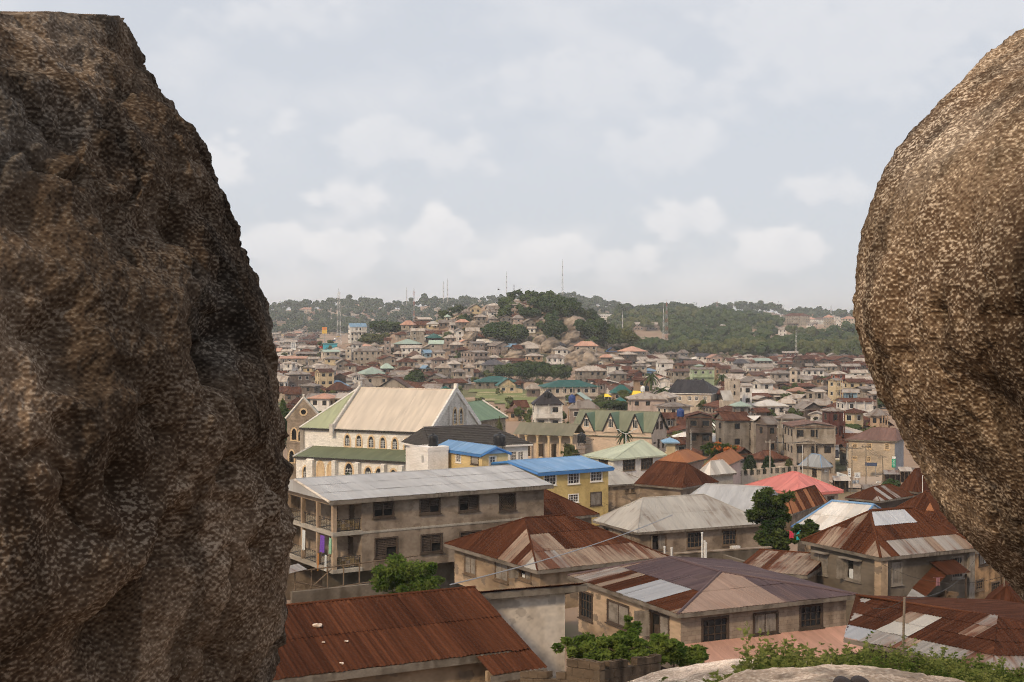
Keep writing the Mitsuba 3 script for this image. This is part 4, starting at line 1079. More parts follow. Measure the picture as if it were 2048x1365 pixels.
for v0, up_ in ((0, .55), (vC + .25, .5)):      # coped parapet walls
    mb = MB()
    for q0, q1 in (((-.35, -.1), (u_m, rise)), ((A + .35, -.1), (u_m, rise))):
        d = .32
        c = [fr.p(q[0], v, q[1] + w) for q in (q0, q1) for v in (v0 - d / 2, v0 + d / 2) for w in (-.3, up_)]
        mb.add(c, [[0, 1, 3, 2], [4, 6, 7, 5], [0, 4, 5, 1], [2, 3, 7, 6], [0, 2, 6, 4], [1, 5, 7, 3]])
    mb.box(fr, -.55, .1, v0 - .3, v0 + .3, -.9, .75); mb.box(fr, u_m - .25, u_m + .25, v0 - .25, v0 + .25, rise + .3, rise + .95)
    put('coping', mb, 'stone_grey' if v0 else 'stone_pale', ch.key)
mb = MB(); facade(mb, fr, 'v', .3, .3, B - .3, -12, -.02, []); put('nave_wall', mb, 'stone_pale', ch.key)
mb = MB(); facade(mb, fr, 'u', .05, .3, A - .3, -12, -.02, []); mb.poly([fr.p(.3, .05, -.02), fr.p(A - .3, .05, -.02), fr.p(u_m, .05, rise - .1)]); facade(mb, fr, 'v', A - .3, .3, B, -12, 0, [], inward=-1); facade(mb, fr, 'u', B - .3, .3, A - .3, -12, 0, [], inward=-1); put('gable_wall', mb, 'stone_grey', ch.key)
mb = MB(); mb.box(fr, -.12, .02, .5, B, -.30, -.05); put('gutter', mb, 'iron_dark', ch.key)
for v in (.02, B - .75): mb = MB(); mb.box(fr, .02, .6, v + .05, v + .7, -12, -.35); put('corner_buttress', mb, 'concrete', ch.key)
LW = Face(fr, 'v', .3, -1); GW = Face(fr, 'u', .05, -1)
for px, pt, pb in ((695, 871, 894), (718, 872, 895), (742.5, 874, 897), (766, 876, 898.5), (790, 878, 901), (814, 880, 904)):
    x, w1 = LW.hit(px, pt); _, w0 = LW.hit(px, pb); arch_window(ch.key, LW, x, w0 + .15, .80, max(1.0, w1 - w0 - .1))
for px in (909.5, 921.5):
    x, w1 = GW.hit(px, 818); _, w0 = GW.hit(px, 848); arch_window(ch.key, GW, x, w0, .95, w1 - w0)
for px in (898, 931):
    x, w1 = GW.hit(px, 812 if px < 910 else 815); mb = MB(); GW.box(mb, x - .28, x + .28, -12, w1, .01, .35); put('buttress', mb, 'stone_grey', ch.key)
# aisle
v0, w0 = LW.hit(818, 906.5); v1, w1 = LW.hit(640, 887); wt = (w0 + w1) / 2
AF = Face(fr, 'v', -4.6, -1); AE = Face(fr, 'v', -5.0, -1)
e0, ew0 = AE.hit(818, 929); e1, ew1 = AE.hit(587, 909); we = (ew0 + ew1) / 2; print('   aisle', v0, v1, wt, e0, e1, we)
v1 = max(v1, e1)
slope_sheets(rk, [fr.p(-5, e1, we), fr.p(-5, .5, we), fr.p(.28, .5, wt), fr.p(.28, v1, wt)], lambda i, j, a, b: 'tin_moss', .85, None, .28, .012, 4, ch.r, ragged=0)
mb = MB(); facade(mb, fr, 'v', -4.6, .8, e1 - .2, -14, we - .02, []); facade(mb, fr, 'u', e1 - .2, -4.6, .3, -14, we - .02, [], inward=-1); mb.poly([fr.p(-4.6, e1 - .2, we - .02), fr.p(.3, e1 - .2, we - .02), fr.p(.3, e1 - .2, wt - .05)]); facade(mb, fr, 'u', .8, -4.6, .3, -14, we, []); put('aisle_wall', mb, 'stone_pale', ch.key)
mb = MB(); mb.bar(fr.p(-5, e1 + .05, we + .02), fr.p(.28, v1 + .05, wt + .05), .16, n=4); put('coping', mb, 'stone_grey', ch.key)
mb = MB(); mb.box(fr, -5.02, -4.9, .6, e1, we - .28, we - .03); put('gutter', mb, 'iron_dark', ch.key)
for px, pt, pb, wd, m_ in ((611, 934, 955, .7, 'glass_dark'), (641, 924, 954, 1.0, 'cream_trim'), (662, 926, 956, 1.0, 'cream_trim'), (698, 927, 953, 1.25, 'glass_dark'), (736.5, 935, 953, 1.1, 'glass_dark'), (758, 937, 955, 1.1, 'glass_dark'), (787, 940, 958, 1.1, 'glass_dark')):
    x, a1 = AF.hit(px, pt); _, a0 = AF.hit(px, pb + 8); arch_window(ch.key, AF, x, a0, wd, a1 - a0, pane=m_, mull=m_ != 'cream_trim')
for px in (621, 627, 672, 718, 770, 806):
    x, a1 = AF.hit(px, 918 + (px - 620) * .07); mb = MB(); AF.box(mb, x - .3, x + .3, -14, a1, .01, .8); AF.box(mb, x - .36, x + .36, a1 - .2, a1 + .06, .012, .5); put('buttress', mb, 'stone_pale', ch.key)
# right transept
tr = House('church_transept', 'right wing of the church with a green sheet roof behind the gable', 'church wing', (940, 844.5), (1016, 835), Y=226, B=10, H=9, oh=.3, wall='stone_brown', seed=63)
tu, trise = apex_w(tr, 987.5, 799.5, tr.B / 2); tr.ridge = ((0, tr.B / 2, trise), (tr.A, tr.B / 2, trise)); print('  transept rise', trise, tu, tr.A)
tr.walls(gable='a', rise=trise)
tr.roof(long_sheets('tin_verdigris'), caps='tin_verdigris', sides='f', sheet=(.85, None), wave=.28, amp=.012, back='tin_verdigris', cap_r=.06)
mb = MB(); mb.bar(tr.fr.p(tr.A, 0, .05), tr.fr.p(tr.A, tr.B / 2, trise + .1), .16, n=4); put('coping', mb, 'stone_grey', tr.key)
# left stone gable with the round window
gb = tag(numbered('church_gable_wing'), 'brown stone gabled wing of the church with a round window, beside the left boulder', 'church wing')
fg = Frame(at(574, 836, 236), (1, .16)); gw = 66 * 236 / F_ * 1.0
FGf = Face(fg, 'u', 0, -1); gx, gr = FGf.hit(607, 797); print('  gable', gw, gx, gr)
gw = 2 * gx
mb = MB(); facade(mb, fg, 'u', 0, 0, gw, -13, 0, []); mb.poly([fg.p(0, 0, 0), fg.p(gw, 0, 0), fg.p(gx, 0, gr)]); facade(mb, fg, 'v', 0, 0, 12, -13, 0, []); facade(mb, fg, 'v', gw, 0, 12, -13, 0, [], inward=-1); put('wall', mb, 'stone_brown', gb)
rk2 = put('roof', MB().bar(fg.p(gx, 0, gr), fg.p(gx, 12, gr), .08), 'tin_verdigris', gb)
for sd in (0, 1):
    p0 = [fg.p(-.2, .3, -.1), fg.p(-.2, 12, -.1), fg.p(gx, 12, gr), fg.p(gx, .3, gr)] if sd == 0 else [fg.p(gw + .2, .3, -.1), fg.p(gw + .2, 12, -.1), fg.p(gx, 12, gr), fg.p(gx, .3, gr)]
    slope_sheets(rk2, p0, lambda i, j, a, b: 'tin_verdigris', .9, None, .3, .012, 4, ch.r, ragged=0)
mb = MB()
for u in (-.25, gw + .25): mb.bar(fg.p(u, 0, -.15), fg.p(gx, 0, gr + .15), .20, n=4)
mb.box(fg, gx - .15, gx + .15, -.15, .15, gr, gr + .7); put('coping', mb, 'stone_grey', gb)
x, w = FGf.hit(607, 824.5); tn = np.linspace(0, 2 * PI, 21)[:-1]; mb = MB(); md = MB()
for a, b in zip(tn, np.roll(tn, -1)):
    P = lambda t, r, d: FGf.p(x + r * math.cos(t), w + r * math.sin(t), d)
    mb.quad(P(a, .42, .10), P(b, .42, .10), P(b, .68, .10), P(a, .68, .10)); mb.quad(P(a, .68, .10), P(b, .68, .10), P(b, .68, -.02), P(a, .68, -.02)); md.poly([FGf.p(x, w, .015), P(a, .42, .015), P(b, .42, .015)])
rw = put('round_window', mb, 'cream_trim', gb); put('pane', md, 'dark_void', rw)
for px, pt, pb in ((588, 858, 880), (601, 862, 882), (583, 902, 925)):
    x, w1 = FGf.hit(px, pt); _, w0 = FGf.hit(px, pb); arch_window(gb, FGf, x, w0, .75, w1 - w0, mull=False, pane='dark_void')
mb = MB(); mb.box(fg, -.1, gw + .1, -.12, 0, -.5, -.2); mb.box(fg, -.1, gw + .1, -.12, 0, FGf.hit(588, 886)[1] - .1, FGf.hit(588, 886)[1] + .15); put('string_course', mb, 'stone_brown', gb)

# ---- building with three steep dormer gables
h = House('dormer_building', 'pinkish building with a mossy green roof and three steep triangular dormer gables', 'building', (1304, 866), (1336.5, 859.5), (1141, 856), Y=262, H=9, oh=.25, wall='pink_wall', seed=65)
fr = h.fr; du, dr_ = apex_w(h, 1320.5, 824.5); print('   dormer', h.A, h.B, du, dr_)
rk = put('roof', MB().bar(fr.p(h.A / 2, 0, dr_), fr.p(h.A / 2, h.B, dr_), .1), 'tin_olive', h.key)
LWf = Face(fr, 'v', .25, -1); eF = Face(fr, 'v', 0, -1)
slope_sheets(rk, [fr.p(0, h.B, 0), fr.p(0, 0, 0), fr.p(h.A / 2, 0, dr_), fr.p(h.A / 2, h.B, dr_)], lambda i, j, a, b: 'tin_dormer', .9, None, .3, .012, 4, h.r, ragged=0)
mb = MB(); slope_plain(mb, [fr.p(h.A, 0, 0), fr.p(h.A, h.B, 0), fr.p(h.A / 2, h.B, dr_), fr.p(h.A / 2, 0, dr_)], 2); put('slope', mb, 'tin_dormer', rk)
for x0, y0, x1, y1, st in ((1307, 885, 1311, 897, 'glass'), (1315, 879, 1319, 896, 'glass'), (1324, 878, 1328, 895, 'glass')): h.win('F', x0, y0, x1, y1, st, 'wood_mid')
h.walls(gable='b', rise=dr_)
for u in (0, h.A): put('barge_board', MB().bar(fr.p(u, -.05, -.1), fr.p(h.A / 2, -.05, dr_ - .1), .16, n=4), 'iron_dark', h.key)
for (x0, y0, x1, y1) in ((1312, 844, 1316.5, 858), (1320.5, 843, 1325, 858)):
    rc = h.FRONT.rect(x0, y0, x1, y1); wk_ = MB(); h.FRONT.box(wk_, rc[0] - .1, rc[1] + .1, rc[2] - .1, rc[3] + .1, .0, .06); wk_ = put('window', wk_, 'wood_mid', h.key); mb = MB(); h.FRONT.box(mb, rc[0], rc[1], rc[2], rc[3], .01, .075); put('pane', mb, 'glass_dark', wk_)
for px, py, f0, f1 in ((1173.4, 826, 1157, 1190), (1222, 826, 1205.5, 1238.5), (1271, 828, 1255, 1287.5)):
    vm, wa = eF.hit(px, py); va, vb = sorted((eF.hit(f0, 855)[0], eF.hit(f1, 858)[0])); wa = min(wa, dr_ - .05); ua = wa / dr_ * h.A / 2
    d = numbered(h.key + '__dormer'); USED.discard(d)
    mb = MB(); mb.poly([fr.p(-.05, va, -.2), fr.p(-.05, vb, -.2), fr.p(-.05, vm, wa - .1)]); d = put('dormer', mb, 'pink_wall', h.key)
    for vv in (va, vb):
        m2 = MB(); slope_plain(m2, [fr.p(-.35, vv, -.05), fr.p(-.35, vm, wa), fr.p(ua + .02, vm, wa + .02)], 3 if vv == va else 4); slope_plain(m2, [fr.p(-.35, vv, -.05), fr.p(ua + .02, vm, wa + .02), fr.p(.05, vv, .06)], 3 if vv == va else 4); put('slope', m2, 'tin_dormer' if vv == vb else 'tin_verdigris', d)
    m2 = MB()
    for vv in (va, vb): m2.bar(fr.p(-.37, vv, -.12), fr.p(-.37, vm, wa - .05), .11, n=4)
    put('barge_board', m2, 'iron_dark', d)
    dF = Face(fr, 'v', -.05, -1); m2 = MB(); dF.box(m2, vm - .52, vm + .52, wa * .20, wa * .68, .005, .08); m2 = put('window', m2, 'white_paint', d)
    m3 = MB()
    for q in (-1, 0, 1): dF.box(m3, vm + q * .32 - .13, vm + q * .32 + .13, wa * .20 + .1, wa * .68 - .1, .01, .085)
    tag(put('window_pane', m3, 'glass_dark', d), kind=None)
sk0, sk1 = eF.hit(1144, 862)[1], eF.hit(1300, 870)[1]; wk = -.9
OF = Face(fr, 'v', -2.6, -1); ov, ow = OF.hit(1305, 874); ov2, ow2 = OF.hit(1138, 873)
slope_sheets(rk, [fr.p(-2.6, ov2, (ow + ow2) / 2), fr.p(-2.6, ov, (ow + ow2) / 2), fr.p(.2, .2, wk), fr.p(.2, h.B, wk)], lambda i, j, a, b: 'tin_sage' if False else 'tin_dormer', .9, None, .3, .012, 4, h.r, ragged=0)
mb = MB(); OF2 = Face(fr, 'v', -2.2, -1); facade(mb, fr, 'v', -2.2, ov + .3, ov2, -9, (ow + ow2) / 2, []); facade(mb, fr, 'u', ov + .3, -2.2, .25, -9, -2, []); put('porch_wall', mb, 'pink_wall', h.key)
# its long left wing with an arcade
h = House('arcade_wing', 'long low wing with an olive brown roof and columned arcade, left of the dormers', 'building', (1145, 873), (1160, 869.8), (1026, 865), Y=258, A=7, H=5, oh=.3, wall='pink_wall', seed=66)
wz = apex_w(h, 1150, 849.5, h.A / 2); h.ridge = ((h.A / 2, 0, max(2.0, wz[1])), (h.A / 2, h.B, max(2.0, wz[1]))); print('   wing', h.A, h.B, wz)
fr = h.fr
rk = put('roof', MB().bar(fr.p(*h.ridge[0]), fr.p(*h.ridge[1]), .08), 'tin_olive', h.key)
slope_sheets(rk, [fr.p(0, h.B, 0), fr.p(0, 0, 0), fr.p(*h.ridge[0]), fr.p(*h.ridge[1])], lambda i, j, a, b: 'tin_olive', .9, None, .3, .012, 4, h.r, ragged=0)
mb = MB(); slope_plain(mb, [fr.p(h.A, 0, 0), fr.p(h.A, h.B, 0), fr.p(*h.ridge[1]), fr.p(*h.ridge[0])], 2); put('slope', mb, 'tin_olive', rk)
mb = MB(); facade(mb, fr, 'v', 2.4, 0, h.B, -5, 0, []); facade(mb, fr, 'u', .0, 2.4, h.A - .3, -5, -.05, []); facade(mb, fr, 'u', h.B, 2.4, h.A, -5, -.05, []); put('wall', mb, 'pink_wall', h.key)
for v in np.linspace(.3, h.B - .3, 6): put('column', MB().bar(fr.p(.3, v, -5), fr.p(.3, v, -.1), .24, .20, 8).bar(fr.p(.3, v, -.5), fr.p(.3, v, -.1), .22, .42, 8), 'cream_trim', h.key)
for v in np.linspace(2, h.B - 2, 4):
    mb = MB(); Face(fr, 'v', 2.4, -1).box(mb, v - .5, v + .5, -4.2, -1.8, .01, .05); put('door', mb, 'wood_dark', h.key)

# ---- pale green hip roof in front of it
h = House('pale_green_house', 'white house with a pale green ribbed hip roof, its left end stripped to the battens', 'house', (1226.5, 919), (1333.5, 910.5), (1165, 908), Y=222, H=6, oh=.5, wall='wall_w', seed=67)
h.ridge_auto((1219, 874), (1240, 877), 'a')
for x0, y0, x1, y1 in ((1246, 920, 1270, 941), (1282, 917, 1305, 939)): h.win('F', x0, y0, x1, y1, 'bars', 'wood_mid')
h.win('L', 1198, 918, 1216, 928, 'bars', 'wood_mid'); h.walls()
h.roof(long_sheets('tin_sage'), caps='tin_sage', fas='tin_sage', sheet=(.9, None), wave=.3, amp=.014, back='tin_sage', cap_r=.12)
mb = MB()
for q in range(5): a, b = h.fr.p(-.1 + q * .9, h.B - .4 + .2 * q, .35 + q * .7), h.fr.p(-.1 + q * .9, h.B + 2.6, .35 + q * .7 - .3); mb.bar(a, b, .06, n=4)
put('batten', mb, 'wood_mid', h.key)

# ---- rusty and orange roofs in the middle
h = House('ridge_vent_rust_house', 'large dark rusty hip roofed house just right of the tan annex and yellow house', 'house', (1364, 976.6), (1437, 964), (1269, 953), Y=168, H=4.5, oh=.5, wall='plaster_grey', seed=71)
h.ridge_auto((1371, 927), (1315, 922), 'b'); h.walls()
h.roof(lambda s, i, j, a, b: h.r.choice(['rust_mid', 'rust_dark', 'rust_mid']), wave=.2, amp=.012, caps='rust_mid', sheet=(.95, 2.6))
h = House('pale_roof_annex', 'small tan house with a dull pale roof just right of the yellow house wall', 'house', (1150, 975), (1302, 966), Y=184, B=8, H=5, oh=.4, wall='plaster_tan', seed=72)
h.ridge_hip(1.9); h.win('F', 1250, 978, 1258, 986, 'bars'); h.win('F', 1262, 977, 1270, 985, 'bars'); h.walls()
h.roof(long_sheets('tin_white'), wave=.28, amp=.012, caps='tin_white', sheet=(1.0, 2.5), back='tin_white')
for nm, lab, N, R, L, rg, Y in (('orange_roof_house', 'left one of two low houses with rust orange roofs, right of the pale green roof', (1372, 927), (1415, 917), (1312, 916), ((1344, 904), (1322, 905)), 196),
                                ('orange_roof_house', 'right one of two low houses with rust orange roofs, beside the trimmed cone trees', (1447, 935), (1488, 917), (1405, 924), ((1440, 912), (1408, 911)), 190)):
    h = House(nm, lab, 'house', N, R, L, Y=Y, H=3.5, oh=.4, wall='wall_p', seed=73, group='low houses with orange roofs')
    h.ridge_hip(1.4); h.walls(); h.roof(long_sheets('tin_orange'), wave=.3, amp=.012, caps='tin_orange', sheet=(1.0, None), back='tin_orange')
h = House('white_hip_house', 'small low house with a bright whitish hip roof by the compound wall', 'house', (1421, 951), (1473, 946), (1393, 939.5), Y=176, H=3.5, oh=.3, wall='concrete', seed=75)
h.ridge_hip(1.6); h.walls(); h.roof(long_sheets('roof_w'), wave=.3, amp=.012, caps='roof_w', sheet=(1.0, None), back='roof_w')
h = House('long_grey_roof_house', 'low house with a broad grey sheet roof rusting at one end, behind the whitish roof', 'house', (1519, 1031), (1572, 1004), (1339, 991), Y=140, H=3.5, oh=.4, wall='plaster_grey', seed=76)
h.ridge_auto((1570, 980), (1420, 965), 'b'); h.walls()
h.roof(lambda s, i, j, nc, nr: ('tin_grey' if i < nc * .82 else h.r.choice(['rust_pale', 'tin_old'])), wave=.25, amp=.014, caps='tin_grey', sheet=(.95, None), back='tin_old')
h = House('rust_hip_by_tree', 'low house with a streaked rusty roof behind the big leafy tree, below the red roof', 'house', (1585, 1028), (1655, 1005), (1545, 1003), Y=146, H=3.2, oh=.4, wall='plaster_grey', seed=77)
h.ridge_hip(1.9); h.walls(); h.roof(lambda s, i, j, a, b: h.r.choice(['rust_mid', 'rust_dark', 'rust_dark', 'tin_orange']), wave=.2, amp=.014, caps='rust_mid', sheet=(.95, None))
h = House('red_roof_house', 'house with a bright pinkish red ribbed hip roof, right of centre', 'house', (1600, 988.5), (1687, 981.5), (1490, 969), Y=186, H=4.0, oh=.5, wall='wall_c', seed=78)
h.ridge_auto((1600, 945), (1580, 944), 'b')
h.win('F', 1634, 995, 1646, 1005, 'bars'); h.win('F', 1655, 993, 1668, 1003, 'bars'); h.walls()
h.roof(long_sheets('tin_red'), fas='tin_red', caps='tin_red', sheet=(.9, None), wave=.3, amp=.014, back='tin_red', fh=.34, cap_r=.10)
fr = h.fr
h = House('blue_ridge_house', 'house with a cream sheet roof edged along its hips in bright blue', 'house', (1706, 1068), (1800, 1043), (1582.6, 1033), Y=118, H=3.6, oh=.4, wall='plaster_tan', seed=79)
h.ridge_auto((1746, 1014), (1676, 1000), 'b'); h.walls()
h.roof(long_sheets('roof_w'), fas='fascia_wood', caps='tin_blue', sheet=(.9, 2.2), wave=.26, amp=.012, back='roof_w', cap_r=.13)
h = House('wide_rust_house', 'broad rusty hip roof with pale streaks against the right boulder, above the dark walled house', 'house', (1890, 1064), (1990, 1040), (1735, 1022), Y=112, H=5, oh=.4, wall='wall_n', seed=80)
h.ridge_hip(2.6); h.walls()
h.roof(lambda s, i, j, a, b: h.r.choice(['rust_mid', 'rust_dark', 'tin_orange', 'rust_pale'], p=[.45, .35, .12, .08]), wave=.2, amp=.014, caps='rust_mid', sheet=(.9, 2.4))
h = House('rust_gable_by_boulder', 'dark rusty roof tucked beside the right boulder above the wide rusty roof', 'house', (1838, 985), (1905, 975), (1795, 970), Y=170, H=4, oh=.4, wall='plaster_grey', seed=81)
h.ridge_hip(2.6); h.walls(); h.roof(rust_pick(h.r, 0), wave=.25, amp=.012, caps='rust_mid', sheet=(1.0, 2.6))
h = House('low_rust_sheds', 'low rusty sheds below the bushes in front of the roadside stalls', 'shed', (1760, 1003), (1835, 990), (1690, 990), Y=165, H=3, oh=.3, wall='wood_dark', seed=82)
h.ridge_hip(1.3); h.walls(); h.roof(lambda s, i, j, a, b: h.r.choice(['rust_mid', 'rust_dark', 'tin_old']), wave=.25, amp=.012, caps='rust_mid', sheet=(1.0, 2.4))
h = House('peeling_house', 'ochre house with peeling blackened plaster under the edge of the right boulder', 'house', (1952, 1103), (2040, 1085), Y=103, A=10, B=8, H=7.5, oh=.3, wall='plaster_peel', seed=83)
mat('plaster_peel', wallfn((.42, .27, .15), .16, 1.0, 1.4))
for x0, y0, x1, y1, st in ((1958, 1106, 1979, 1130, 'open'), (1950, 1160, 1966, 1180, 'bars'), (1982, 1164, 2000, 1187, 'bars'), (2010, 1170, 2025, 1190, 'bars')): h.win('F', x0, y0, x1, y1, st)
h.ridge_hip(1.8); h.walls(); h.roof(rust_pick(h.r, .1), wave=.2, amp=.012, caps='rust_mid', sheet=(.9, 2.4))
h = House('corner_rust_roof', 'rusty roof end with one new grey sheet at the right edge below the boulder', 'shed', (1925, 1247), (2080, 1262), Y=78, B=9, H=3, oh=.3, wall='wood_dark', seed=84)
h.ridge_hip(1.9); h.walls(); h.roof(lambda s, i, j, a, b: 'tin_new' if (j == 1 and i == a - 4) else 'rust_dark', wave=.16, amp=.012, caps='rust_dark', sheet=(.9, 2.2))

# ---- big tan house with signs at the street corner
h = House('tan_corner_house', 'tan two-storey corner house with a purplish brown hip roof and a green banner', 'house', (1793.6, 883), (1812, 876), (1691, 880.5), Y=250, A=9, H=7.6, oh=.45, wall='block_tan', seed=85)
mat('block_tan', blockfn((.43, .355, .27), .45))
h.ridge_auto((1793, 856), (1744, 856), 'b')
for x0, y0, x1, y1 in ((1705, 887, 1714, 896), (1734, 887, 1743, 898), (1770, 888, 1778, 900), (1705, 913, 1714, 920), (1734, 914, 1741, 924)): h.win('L', x0, y0, x1, y1, 'glass', 'cream_trim')
h.walls({'F': 'wall_u2'})
mat('wall_u2', wallfn((.26, .27, .29), .6, .5))
h.roof(long_sheets('tin_plum2'), sheet=(.95, None), wave=.3, amp=.012, caps='roof_m', fas='fascia_wood', back='roof_m')
mat('tin_plum2', rooffn((.155, .085, .068), (.20, .115, .09), .3, .15, .6), rough=.6)
LF_ = h.LEFT
x, w1 = LF_.hit(1788, 913); _, w0 = LF_.hit(1788, 935)
bn = MB(); LF_.box(bn, x - .32, x + .32, w0, w1, .12, .16); bk = tag(put('hanging_banner', bn, 'sign_green'), 'tall green banner with white marks on the tan corner house', 'banner')
bn = MB(); LF_.box(bn, x - .32, x + .32, w1 - .45, w1 + .0, .162, .168)
put('white_band', bn, 'sign_white', bk)
bn = MB()
for q in range(5): LF_.box(bn, x - .18 + .05 * (q % 2), x + .12 + .06 * (q % 3), w0 + .22 + q * .26, w0 + .30 + q * .26, .162, .168)
put('lettering', bn, 'sign_white', bk)
x, w = LF_.hit(1748, 928.5)
sg = numbered('street_sign_board'); tag(sg, 'dark blue sign board on posts in front of the tan corner house', 'sign')
mb = MB(); c_ = Face(h.fr, 'v', -2.5, -1); x, w = c_.hit(1742, 929); c_.box(mb, x - 1.05, x + 1.05, w - .3, w + .3, 0, .06); put('board', mb, 'sign_blue', sg)
mb = MB(); g_ = gz(*c_.p(x, w)[:2]) - EYE[2]
for q in (-.8, .8): pp = c_.p(x + q, w, -.03); mb.bar([pp[0], pp[1], gz(pp[0], pp[1]) - .3], pp + [0, 0, .3], .05, n=5)
put('post', mb, 'steel_grey', sg)
# stalls and billboards on the corner
for i, (px, py, wd, hg, m_, lb) in enumerate(((1684, 953, 1.9, 1.0, 'sign_white', 'tilted white poster board on the street corner'), (1699, 946, .55, 1.5, 'sign_white', 'narrow white poster board on the street corner'), (1715, 951, 1.1, .9, 'sign_white', 'pale board beside the electric pole on the street corner'),
                                              (1711, 965, 1.2, .7, 'cloth_white', 'low white stall sheet on the street corner'), (1757, 968, .9, .8, 'sign_white', 'square white board standing before the stalls'))):
    p = at(px, py, 236 + i); f_ = Frame(p, (1, .25)); mb = MB(); tl = .3 if i == 0 else 0
    c = [f_.p(u, v, w - u * tl) for u in (-wd / 2, wd / 2) for v in (0, .06) for w in (-hg / 2, hg / 2)]
    mb.add(c, [[0, 1, 3, 2], [4, 6, 7, 5], [0, 4, 5, 1], [2, 3, 7, 6], [0, 2, 6, 4], [1, 5, 7, 3]])
    k = tag(numbered('poster_board'), lb, 'board', None); put('board', mb, m_, k)
    mb = MB()
    for u in (-wd * .3, wd * .3): mb.bar(f_.p(u, .1, -4), f_.p(u, .1, 0), .04, n=4)
    put('post', mb, 'wood_mid', k)
    mb = MB()
    for q in range(3): c = [f_.p(u, v, w - u * tl) for u in (-wd * .3, wd * (.05 + .1 * q)) for v in (-.012, -.006) for w in (hg * (.18 - .2 * q), hg * (.26 - .2 * q))]; mb.add(c, [[0, 1, 3, 2], [4, 6, 7, 5], [0, 4, 5, 1], [2, 3, 7, 6], [0, 2, 6, 4], [1, 5, 7, 3]])
    put('lettering', mb, 'sign_blue', k)
for i, (x0, x1, py, m_, lb) in enumerate(((1768, 1802, 949, 'tin_old', 'rusty awning of the stalls under the tan corner house'), (1800, 1826, 943, 'roof_l', 'pale awning at the right end of the stalls by the tan corner house'), (1725, 1760, 979, 'roof_g', 'dull low shed roof in front of the street corner'), (1668, 1700, 962, 'roof_l', 'pale flat kiosk roof at the street corner left of the poster boards'))):
    p = at(x0, py, 238 - 12 * (i >= 2)); f_ = Frame(p, (1, -.1)); wd = (x1 - x0) / F_ * 238; k = tag(numbered('stall_awning'), lb, 'stall')
    mb = MB(); slope_plain(mb, [f_.p(0, 0, 0), f_.p(wd, 0, 0), f_.p(wd, 2.6, .5), f_.p(0, 2.6, .5)], 11 + i); put('roof', mb, m_, k)
    mb = MB()
    for u in np.linspace(.1, wd - .1, 4): mb.bar(f_.p(u, .1, -3), f_.p(u, .1, -.02), .05, n=4)
    put('post', mb, 'wood_mid', k)
    mb = MB(); mb.box(f_, .1, wd - .1, 2.3, 2.5, -3, .35); put('wall', mb, 'wood_dark', k)
# kiosk with blue grey hip roof
h = House('gatehouse', 'small cream gatehouse with a bluish grey hip roof at the compound wall', 'gatehouse', (1643.4, 936), (1666, 933.5), (1597, 930), Y=224, H=3.6, oh=.45, wall='wall_c', seed=86)
h.ridge_hip(1.9, inset=min(h.A, h.B) / 2 - .05); h.win('L', 1625, 938, 1633, 953, 'bars', 'wood_dark'); h.win('F', 1649, 938, 1654, 943, 'glass'); h.walls()
h.roof(long_sheets('roof_gb'), sheet=(.95, None), wave=.3, amp=.012, caps='tin_blue', back='roof_gb')
mat('roof_gb', rooffn((.27, .285, .30), (.33, .36, .39), .4, .2), rough=.5)
# compound wall with pillars and black railings
cw = tag(numbered('compound_wall'), 'cream compound wall with pillars and dark railings before the cone trees', 'wall')
p0, p1 = at(1470, 955, 205), at(1600, 962, 212); f_ = Frame(p0, (p1 - p0)[:2]); ln = float(np.linalg.norm((p1 - p0)[:2]))
mb = MB(); mb.box(f_, 0, ln, 0, .2, -3.5, .1); put('base_wall', mb, 'wall_c', cw)
for q in np.arange(0, ln, 1.25): mb = MB(); mb.box(f_, q, q + .4, -.06, .26, -3.5, .9); mb.box(f_, q - .06, q + .46, -.12, .32, .9, 1.0); put('pillar', mb, 'wall_c', cw)
for q in np.arange(0, ln - 1.3, 1.25):
    mb = MB()
    for s_ in np.arange(q + .45, q + 1.22, .085): mb.bar(f_.p(s_, .1, .1), f_.p(s_, .1, .85), .028, n=3)
    mb.bar(f_.p(q + .4, .1, .75), f_.p(q + 1.25, .1, .75), .035, n=4); put('railing', mb, 'iron_dark', cw)
bw = tag(numbered('long_cream_wall'), 'long cream yard wall with a blocked band on top, behind the cone trees', 'wall')
f_ = Frame(at(1478, 934, 236), (1, .03)); mb = MB(); mb.box(f_, 0, 9.6, 0, .25, -4.5, .1); put('base_wall', mb, 'wall_c', bw)
for q in np.arange(0, 9.5, .32): mb = MB(); mb.box(f_, q + .02, q + .30, .02, .2, .1, .62); put('block', mb, 'wall_p', bw)

# ---- big building with the black hip roof
h = House('black_roof_building', 'large beige building with a tall black hip roof in the middle of the town', 'building', (1424, 788), (1447, 784), (1333, 786.5), Y=420, H=8, oh=.5, wall='wall_c', seed=87)
h.ridge_auto((1412, 759.5), (1352, 759.5), 'b')
for px in (1346, 1359.5, 1379.5, 1393, 1410): h.win('L', px - 3.4, 793, px + 3.4, 801, 'glass')
h.win('L', 1407, 808, 1413, 815, 'glass'); h.walls()
h.roof(long_sheets('roof_k'), sheet=(1.0, None), wave=.34, amp=.012, caps='roof_k', back='roof_k', fas='white_paint')
